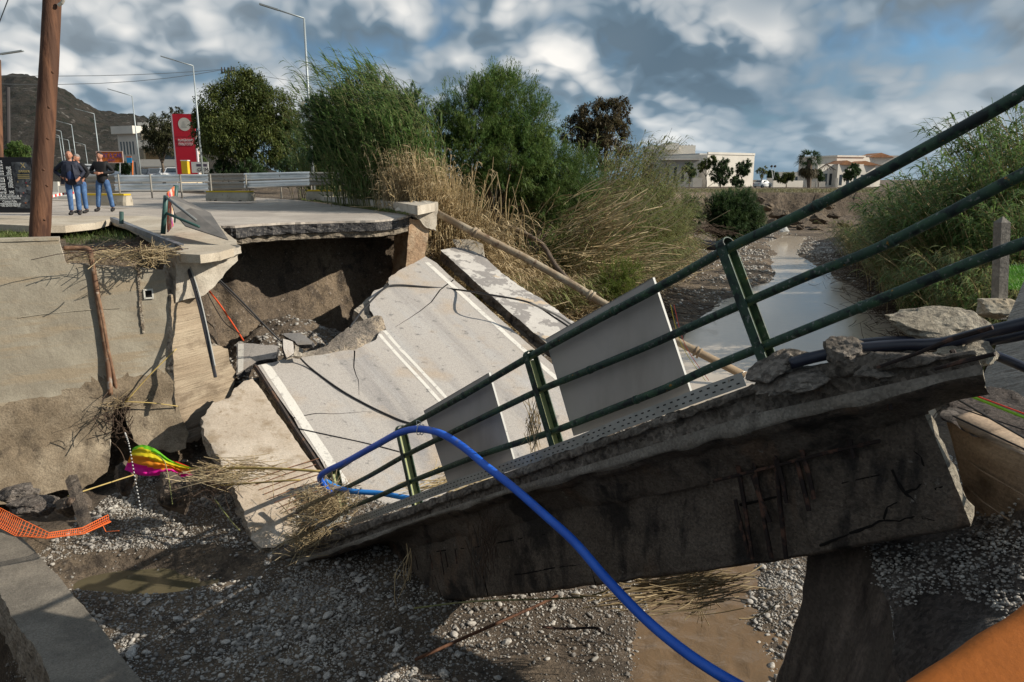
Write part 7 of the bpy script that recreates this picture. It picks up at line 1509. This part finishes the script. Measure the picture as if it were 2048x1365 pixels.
# ---- straw, grass and rebar between wall top and pavement; grass verges
def grass(name, poly_px, z, n, L, mat, label=None, jit=.02, lean=(0, 0), w=.012):
    """blades on a patch given by corner points on the ground"""
    P4 = [PZ(x, y, z) for x, y in poly_px]; a = rng.random((n, 2)); p = []
    for s_, t in a: q = P4[0].lerp(P4[1], s_).lerp(P4[3].lerp(P4[2], s_), t); p.append((q.x, q.y, q.z))
    p = np.array(p); d = np.c_[rng.normal(lean[0], .45, n), rng.normal(lean[1], .45, n), np.ones(n)]; v, f = ribbons(p, d, L * rng.uniform(.4, 1.2, n), np.full(n, w), rng.uniform(.1, .8, n), 4)
    return tag(arr_mesh(name, v, f, mat, None, kind='stuff'), label, 'grass')
ggr = leafmat('verge_grass', (.10, .15, .035), (.17, .19, .06), (.28, .24, .10), .3)
grass('verge_grass', [(650, 399), (832, 414), (818, 431), (600, 400)], -1.12, 9000, .17, ggr, 'green-yellow grass strip along the kerb at the right of the road', w=.016)
grass('left_grass', [(-60, 450), (62, 452), (60, 478), (-60, 484)], -1.35, 3500, .22, ggr, 'patch of grass behind the wall at the left edge')
grass('hole_grass', [(120, 462), (250, 446), (300, 480), (135, 492)], -1.5, 2600, .28, leafmat('hole_grass_leaf', (.05, .09, .02), (.09, .12, .03), (.2, .18, .08), .3), 'sparse weeds in the dark gap behind the stepped wall')
grass('field_grass', [(1300, 379), (1760, 379), (1740, 386), (1300, 386)], -1.6, 12000, .4, leafmat('field_grass_leaf', (.16, .15, .07), (.22, .19, .09), (.10, .12, .04), .2), 'dry grass edge of the field above the far earth bank', w=.05)
grass('post_grass', [(2018, 535), (2070, 535), (2090, 590), (2016, 580)], -2.1, 4200, .16, leafmat('bright_grass', (.07, .22, .02), (.12, .30, .03), (.2, .3, .06), .3), 'bright green grass beside the concrete post at the right edge')
def sticks(name, n, cpx, spx, D_, L, r, mat, parent=None, label=None, dirv=(1, .2, .1), spread=.5, zup=.0, cat='debris', group=None):
    """heap of straws around a pixel at a depth"""
    c = PD(*cpx, D_); sx, sz = spx[0] / 1500 * D_, spx[1] / 1500 * D_; b = np.c_[c.x + rng.normal(0, sx * .5, n), c.y + rng.normal(0, .25, n), c.z + rng.normal(0, sz * .5, n)]
    d = unit(np.array(dirv)[None] + rng.normal(0, spread, (n, 3)) * np.array([1, 1, .5])); L_ = L * rng.uniform(.3, 1.2, n); K = 5; t = np.linspace(-.5, .5, K)[None, :, None]; bend = rng.normal(0, .25, (n, 3)) * L_[:, None]
    P = b[:, None] + d[:, None] * (L_[:, None, None] * t) + bend[:, None] * t ** 2; rr = np.broadcast_to(r * rng.uniform(.5, 1.4, (n, 1)), (n, K))
    o = arr_mesh(name, *strands(P, rr), mat, parent, kind='stuff')
    if label: tag(o, label, cat, group)
    return o
SG = None
sticks('straw_heap', 150, (235, 508), (90, 10), wD(235, 512, -.1), .7, .006, straw, None, 'dry straw caught along the lower step of the grey wall')
sticks('straw_heap', 150, (305, 512), (26, 16), wD(305, 512, .1), .5, .009, straw, None, 'bundle of straw draped over the right end of the grey wall', (.4, 0, -.4), .8)
sticks('rebar_tangle', 16, (230, 500), (80, 12), wD(230, 500, .1), 1.4, .008, rustd, None, 'thin rusty rebars sticking out of the lower wall step', (1, .1, .1), .35)
sticks('twig_tangle', 110, (240, 835), (26, 40), wD(240, 835, .1), .55, .008, material('dark_twig', (.075, .05, .035), .9, rand=.6), None, 'dark muddy twigs wedged in the notch of the grey wall', (0, 0, 1), 1.)
sticks('straw_heap', 50, (245, 800), (24, 12), wD(245, 800, .1), .5, .006, straw, None, 'little straw nest at the foot of the rusty pipes', (.5, 0, .3), .9)
sticks('straw_heap', 480, (645, 1010), (56, 36), 12.3, .45, .0055, straw, None, 'thick heap of straw round the foot of the lowest railing post', (.6, .3, .2), .9)
sticks('straw_heap', 200, (610, 1075), (36, 18), 12.1, .45, .0055, straw, None, 'straw spilling below the bent end of the cable tray', (.7, .3, .0), .9)
sticks('straw_heap', 120, (460, 945), (70, 8), 13.0, .9, .006, straw, None, 'thin straw strewn across the pale pavement slab', (1, 0, 0), .35)
sticks('straw_heap', 90, (430, 965), (30, 26), 13.1, .5, .006, material('dark_twig', (.075, .05, .035), .9, rand=.6), None, 'dark twigs at the right tip of the rainbow cloth', (1, 0, 0), .9)
sticks('straw_heap', 130, (1360, 1176), (120, 14), 9.3, 1.1, .008, straw, None, 'wet yellow straw caught between the girder and the stream water', (1, .1, .12), .13)
sticks('straw_heap', 22, (1400, 1190), (20, 30), 10.2, .7, .006, straw, None, 'few upright straws in the stream below the girder', (0, 0, 1), .5)
sticks('root_bunch', 50, (970, 1090), (26, 30), 9.6, .7, .006, material('dark_twig', (.075, .05, .035), .9, rand=.6), None, 'dark roots hanging from the underside of the near span', (.1, 0, 1), .25)
sticks('root_bunch', 12, (812, 1150), (14, 30), 10.0, .6, .006, straw, None, 'few pale straws hanging from the lower end of the girder', (.1, 0, 1), .25)
sticks('straw_heap', 60, (900, 968), (50, 10), 12.3, 1.2, .008, cane, None, 'thin canes lying behind the railing under the smaller panel', (1, .5, .2), .25)
sticks('dry_weed', 46, (1066, 850), (10, 34), 8.9, .5, .005, straw, None, 'small dry weed standing beside the third railing post', (0, 0, 1), .3)
sticks('bank_roots', 900, (1200, 620), (150, 50), 33, 1.6, .016, material('dark_twig', (.075, .05, .035), .9, rand=.6), None, 'dark roots and twigs at the eroded foot of the left bank', (.8, -.4, -.2), .6)
sticks('bank_roots', 110, (1400, 462), (60, 8), 60, 2.2, .018, material('dark_twig', (.075, .05, .035), .9, rand=.6), None, 'washed-up dark canes at the foot of the far rounded shrub', (1, -.2, -.2), .4)
def stick(label, pxd, r, mat, name='cane', cat='cane'): return pline(name, pxd, r, mat, label, cat, 3, 6)
caney = material('yellow_cane', (.46, .34, .12), .6, [(5., (.34, .24, .09), .5, .62, 4)])
stick('yellow cane leaning from the wall notch up against the abutment', [(250, 806, wD(250, 806, .2)), (300, 750, wD(300, 750, .2)), (353, 698, wD(353, 698, .15))], .014, caney)
stick('horizontal cane lying from the wall notch to the abutment corner', [(250, 804, wD(250, 804, .3)), (300, 806, wD(300, 806, .3)), (356, 813, wD(356, 813, .2))], .011, caney)
stick('long thin yellow cane above the puddle below the rainbow cloth', [(136, 993, 12.3), (200, 972, 12.8), (268, 950, 13.3)], .012, caney)
stick('thick pale cane reaching from the rainbow cloth across the pavement slab', [(380, 938, 13.4), (470, 936, 13.0), (560, 938, 12.7), (650, 944, 12.5)], .024, caney)
stick('second cane below, lying across the middle of the pavement slab', [(424, 973, 13.0), (500, 967, 12.7), (600, 960, 12.4)], .017, caney)
stick('brown pole lying on the gravel under the near span', [(830, 1320, 9.6), (960, 1262, 10.2), (1060, 1218, 10.7), (1115, 1192, 11.)], .022, wood, 'wooden_stick', 'stick')
stick('thin green cane along the lower edge of the girder', [(828, 1217, 10.4), (950, 1203, 10.2), (1150, 1196, 9.7), (1220, 1180, 9.5)], .012, cane_g)
stick('thin cane slanting out over the green-leaved sticks by the pavement slab', [(300, 905, 13.5), (330, 925, 13.4), (345, 1010, 12.9)], .008, cane_g)
stick('dark bent branch on the sand patch right of the brown pole', [(1085, 1254, 9.4), (1130, 1258, 9.5), (1190, 1256, 9.6), (1200, 1262, 9.5)], .016, rustd, 'branch', 'branch')
stick('dark log poking out of the left cane bank', [(1005, 448, 29), (1050, 468, 28.6), (1085, 490, 28.4), (1110, 530, 28.), (1145, 570, 27.6)], .10, bark, 'log', 'log')
stick('black branch emerging from the pavement slab foot', [(430, 1000, 12.9), (460, 1040, 12.6), (480, 1062, 12.4)], .012, cane_g, 'branch', 'branch')
sticks('arching_canes', 150, (1190, 455), (120, 70), 32, 3.4, .022, cane, None, 'long pale canes arching out of the thicket on the left bank', (1, -.3, .55), .32)
sticks('arching_canes', 90, (1240, 520), (130, 40), 32, 3.0, .02, cane, None, 'pale canes bent flat near the foot of the left bank thicket', (1, -.3, .15), .3)
sticks('dead_stalks', 90, (930, 450), (150, 60), 27.6, 2.4, .016, cane, None, 'dead brown stalks standing in front of the green growth', (.12, 0, 1), .22)
# ---- long rusty pipe beside the deck
lp_ = thing('long_pipe', PD(1050, 530, 25), 'long rusty jointed pipe sloping from the abutment corner down to the stream', 'pipe')
LP = [(868, 424, 25.6), (950, 466, 25.3), (1050, 516, 24.9), (1150, 572, 24.5), (1205, 606, 24.2), (1300, 655, 23.8), (1390, 702, 23.4), (1490, 752, 22.9)]
pipe_m = material('weathered_pipe', (.27, .20, .13), .8, [(2., (.40, .34, .25), .45, .6, 6), (4., (.13, .075, .045), .54, .66, 6)], [(12., .5, .02)])
mb = MB(); mb.tube([PD(*q) for q in LP], .125, 12, wob=.06); mb.build('pipe_tube', pipe_m, lp_, smooth=True)
mb = MB(); mb.tube([PD(x, y, d) + Vector((.16, .12, -.1)) for x, y, d in LP[:5]], .05, 8); mb.build('thin_pipe', flat('grey_conduit', (.33, .31, .28)), lp_, smooth=True)
for (x, y, d) in ((951, 466, 25.3), (1182, 592, 24.35), (1395, 705, 23.4)):
    c = PD(x, y, d); dr = (PD(*LP[4]) - PD(*LP[2])).normalized()
    for k in (-1, 1): mb = MB(); mb.tube([c + dr * (.06 * k - .035), c + dr * (.06 * k + .035)], .175, 12); mb.build('coupling', pipe_m, lp_, smooth=True)
mb = MB(); q = [PD(1378, 487, 60), PD(1410, 491, 60), PD(1440, 492, 60)]; mb.tube(q, .40, 16, caps=False); mb.tube(q, .36, 16, caps=False); tag(mb.build('plastic_pipe', blk, None, smooth=True, org=tuple(q[0])), 'open-ended black plastic pipe lying on the gravel below the left bank', 'pipe')
# ---- cables
cab = flat('black_cable', (.02, .02, .022), .5)
def surf(x, y, o=.03): return FK.at(*FK.px(x, y), deck_relief(*FK.px(x, y)) + o)
def cabo(pts_, r, label, m=cab, name='cable', cat='cable', g='cables hanging in the wash-out'):
    P_ = spline(pts_, 6); mb = MB(); mb.tube(P_, r, 6); return tag(mb.build(name, m, None, smooth=True, org=tuple(P_[0])), label, cat, g)
cabo([PD(372, 505, 15.6), PD(430, 552, 16.2), PD(490, 610, 16.8), PD(550, 672, 17.3), PD(592, 708, 17.5), surf(620, 738), surf(680, 782), surf(740, 815), surf(800, 842), surf(830, 850)], .022, 'black cable sagging from the pavement corner onto the lower deck')
cabo([PD(376, 508, 15.7), PD(432, 558, 16.4), PD(500, 626, 17.1), PD(560, 680, 17.4)], .012, 'thin cable just below the sagging black one in the wash-out')
cabo([PD(700, 655, 18.3), PD(728, 618, 19.2), surf(765, 588, .1), surf(790, 577, .06), surf(850, 578), surf(910, 583), PD(980, 590, 21.3), PD(1060, 606, 21.2), PD(1110, 636, 21.), PD(1150, 664, 20.4), PD(1185, 700, 19.8)], .028, 'long black cable crossing the upper deck and the flaking kerb slab')
cabo([PD(1060, 606, 21.2), PD(1120, 634, 20.9), PD(1165, 668, 20.5), PD(1210, 712, 20.)], .04, 'pale grey conduit over the lower end of the kerb slab', flat('grey_conduit', (.33, .31, .28)), 'conduit', 'conduit')
cabo([PD(418, 582, 16.6), PD(440, 610, 16.8), PD(470, 655, 17.), PD(487, 682, 17.2)], .02, 'orange-red plastic strip lying on the earth slope of the wash-out', flat('orange_strip', (.6, .08, .02)), 'plastic_strip', 'strip')
cabo([PD(395, 528, 15.8), PD(402, 560, 16.), PD(445, 640, 16.9), PD(480, 668, 17.)], .010, 'thin wire on the earth slope left of the orange strip')
cabo([surf(587, 856, .012), surf(640, 868, .012), surf(740, 890, .012), surf(800, 905, .012)], .012, 'thin dark wire lying across the lower left deck')
for i, (a, b) in enumerate((((1905, 778, 5.9), (2320, 934, 4.9)), ((1903, 792, 5.9), (2320, 1024, 5.1)), ((1905, 832, 6.2), (2320, 1015, 5.2)), ((1915, 815, 6.1), (2320, 943, 5.1)))):
    m_ = [flat('green_tape', (.25, .55, .04)), cab, cab, cab][i]; P_ = [PD(*a), PD((a[0] + b[0]) / 2, (a[1] + b[1]) / 2 + 4, (a[2] + b[2]) / 2), PD(*b)]
    tag(MB().tube(spline(P_, 5), [.012, .009, .008, .006][i], 6).build('tape' if i == 0 else 'cable', m_, None, org=tuple(P_[0])), ['bright green tape stretched to the right edge beyond the span end', 'upper black cable under the green tape at the right edge', 'lowest black cable over the brown wing wall', 'middle black cable over the dirt at the right edge'][i], 'tape' if i == 0 else 'cable')
P_ = [PD(1903, 774, 5.92), PD(2070, 836, 5.52), PD(2320, 929, 4.92)]; tag(MB().tube(P_, .006, 5).build('tape', flat('red_tape', (.6, .04, .02)), None, org=tuple(P_[0])), 'thin red edge strip lying just above the green tape', 'tape')
for x, cc, lb in ((1341, (.55, .45, .05), 'yellow string hanging beyond the larger grey panel'), (1348, (.55, .08, .06), 'red string hanging beyond the larger grey panel')):
    P_ = [PD(x, 610, 12.5), PD(x + 22, 690, 12.6), PD(x + 70, 762, 12.6)]; tag(MB().tube(spline(P_, 4), .006, 4).build('string', flat('string_%d' % x, cc), None, org=tuple(P_[0])), lb, 'string')
# ---- rainbow cloth
def cloth(name, rows_, mats, label, cat, nu=48, nv=22, D_=13.6):
    """rows_: control rows of (px, py, depth offset); colour bands run along the rows"""
    G = []
    for r_ in rows_:
        P_ = [Vector((x, y, o)) for x, y, o in r_]; S_ = spline(P_, 12); G.append([S_[int(i * (len(S_) - 1) / nu)] for i in range(nu + 1)])
    v, f, mi = [], [], []
    for j in range(nv + 1):
        a = j / nv * (len(G) - 1); r0 = min(int(a), len(G) - 2); t = a - r0
        for i in range(nu + 1):
            q = G[r0][i].lerp(G[r0 + 1][i], t); fold = .035 * math.sin(j * 1.1 + i * .12 + 2 * mn.noise(Vector((i * .1, j * .2, 0)))) + .03 * mn.noise(Vector((i * .3, j * .35, 4)))
            v.append(tuple(PD(q.x, q.y, D_ + q.z + fold)))
    for j in range(nv):
        for i in range(nu): f.append((j * (nu + 1) + i, (j + 1) * (nu + 1) + i, (j + 1) * (nu + 1) + i + 1, j * (nu + 1) + i + 1)); mi.append(min(len(mats) - 1, int((j / nv + .06 * math.sin(i * .2)) * len(mats)) if j else 0))
    o = arr_mesh(name, v, f, mats, None, smooth=True, mi=mi); tag(o, label, cat); return o
cm = lambda n_, c_: material(n_, c_, .6, trans=.35)
cloth('rainbow_cloth', [[(266, 896, 0), (285, 890, -.05), (310, 898, -.1), (340, 920, .0), (365, 930, 0), (384, 936, 0)], [(262, 908, -.1), (285, 908, -.22), (312, 916, -.2), (338, 928, -.1), (362, 936, -.05), (386, 940, 0)], [(256, 922, -.05), (285, 930, -.18), (315, 932, -.18), (340, 934, -.1), (358, 944, 0), (380, 945, 0)], [(249, 940, 0), (280, 951, -.1), (310, 952, -.1), (338, 948, -.1), (358, 954, 0), (386, 950, 0)]],
      [cm('cloth_green', (.16, .55, .02)), cm('cloth_yellow', (.75, .62, .02)), cm('cloth_yellow', (.75, .62, .02)), cm('cloth_orange', (.85, .30, .02)), cm('cloth_orange', (.85, .30, .02)), cm('cloth_magenta', (.80, .01, .36)), cm('cloth_magenta', (.8, .01, .36))], 'rainbow coloured cloth in green, yellow, orange and magenta caught below the grey wall', 'cloth')
cloth('rainbow_cloth_tip', [[(345, 921, .1), (360, 926, .05), (386, 937, .05)], [(348, 930, .05), (362, 936, .02), (388, 941, .03)]], [cm('cloth_red', (.75, .05, .02))], 'red tip of the rainbow cloth pointing right', 'cloth', 12, 4)
# ---- orange netting: crossing strands
netm = flat('orange_plastic', (.78, .16, .04), .5); mb = MB()
netrow = lambda t: (PD(*[np.interp(t, [0, .3, .45, .75, 1], c_) for c_ in ([-12, 45, 98, 165, 216], [1010, 1040, 1066, 1056, 1030], [11.6, 11.3, 11.2, 11.5, 11.9])]), PD(*[np.interp(t, [0, .3, .45, .75, 1], c_) for c_ in ([-30, 30, 92, 168, 222], [1040, 1072, 1077, 1068, 1044], [11.4, 11.1, 11.1, 11.4, 11.9])]))
nn_ = 54
for i in range(nn_): a, b = netrow(i / (nn_ - 1)); mb.tube([a, a.lerp(b, .5) + Vector((0, -.02, -.03)), b], .0045, 4)
for k in range(6):
    mb.tube([netrow(i / 40)[0].lerp(netrow(i / 40)[1], k / 5) + Vector((0, -.02 * math.sin(math.pi * k / 5), -.03 * math.sin(math.pi * k / 5))) for i in range(41)], .0045 + .002 * (k in (0, 5)), 4)
mb.tube([PD(205, 1050, 11.9), PD(212, 1064, 11.8), PD(238, 1062, 11.7)], .007, 4)
tag(mb.build('orange_netting', netm, None, org=tuple(PD(90, 1060, 11.3))), 'sagging strip of orange safety netting at the left edge above the puddle', 'netting')
# ---- bead string, plastic scrap, tape in the road
mb = MB(); P_ = spline([PD(*q) for q in [(250, 866, 13.2), (258, 890, 13.1), (266, 935, 12.9), (275, 985, 12.6), (283, 1030, 12.3)]], 14); mb.tube(P_, .006, 4)
st = thing('bead_string', P_[0], 'thin black and white speckled string hanging past the rainbow cloth', 'string'); mb.build('cord', black, st)
mb = MB()
for i in range(1, len(P_) - 1, 2): mb.box(P_[i], (.016, .016, .024))
mb.build('white_flecks', white, st, kind='stuff')
tag(cloth('plastic_scrap', [[(148, 1030, 0), (170, 1034, 0), (200, 1028, 0)], [(150, 1040, .05), (172, 1040, .05), (205, 1034, .05)]], [flat('dirty_plastic', (.38, .36, .33), .4)], 'crumpled dirty white plastic scrap beside the orange netting', 'plastic', 14, 4, 11.9), cat='plastic')
P_ = spline([PD(98, 397, 22.), PD(125, 391, 22.4), PD(150, 388, 23)], 8); mb1, mb2 = MB(), MB()
for i in range(len(P_) - 1): (mb1 if i % 2 else mb2).obox(P_[i], P_[i + 1] - P_[i], Vector((0, .004, 0)), Vector((0, 0, .07)))
rt_ = thing('warning_tape', P_[0], 'red and white warning tape stretched behind the bald man', 'tape'); mb1.build('white_stripes', white, rt_, kind='stuff'); mb2.build('red_stripes', flat('tape_red', (.6, .03, .02)), rt_, kind='stuff')
# ---- concrete post and timber at the right edge
cp_ = thing('concrete_post', PD(2000, 602, 12.4), 'slender rough concrete fence post in front of the right bank reeds', 'post')
mb = MB(); b0, t1 = PD(1996, 640, 12.6), PD(2003, 446, 12.1); pcm = material('post_concrete', (.17, .155, .135), .95, [(8., (.24, .22, .19), .5, .62, 6)], [(14., .8, .03)]); mb.obox(b0, Vector((.17, .03, 0)), Vector((-.03, .16, 0)), t1 - b0); mb.build('shaft', pcm, cp_); mb = MB(); mb.add([t1, t1 + Vector((.17, .03, 0)), t1 + Vector((.14, .19, 0)), t1 + Vector((-.03, .16, 0)), t1 + Vector((.06, .08, .10))], [(0, 1, 4), (1, 2, 4), (2, 3, 4), (3, 0, 4)]); mb.build('pointed_top', pcm, cp_)  # shade on the post is put into its dark concrete colour
rock('concrete_block', 1990, 575 + 40, 12.4, (.3, .3, .2), 'low broken block at the foot of the concrete post', 61, conc_mud, None, 'concrete block')
# ---- lettering becomes real mesh
bpy.context.view_layer.update(); dg = bpy.context.evaluated_depsgraph_get()
fonts = [(q, bpy.data.meshes.new_from_object(q.evaluated_get(dg))) for q in C.objects if q.type == 'FONT']
for o, me in fonts:
    n2 = bpy.data.objects.new('lettering', me); C.objects.link(n2); n2.parent = o.parent; n2.matrix_local = o.matrix_local.copy()
    cu = o.data; bpy.data.objects.remove(o); bpy.data.curves.remove(cu)

for i, o in enumerate(sorted([q for q in C.objects if q.get('group') == 'rocks along the far earth bank'], key=lambda q: q.location.x / q.location.y)): o['label'] = '%s of the brown rocks at the foot of the far earth bank' % (ORD[0] if i == 0 else ORD[i] + ' from left')
for o in ww.children:
    if o.name.startswith('wall_face'): md = o.modifiers.new('thickness', 'SOLIDIFY'); md.thickness = .28; md.offset = -1
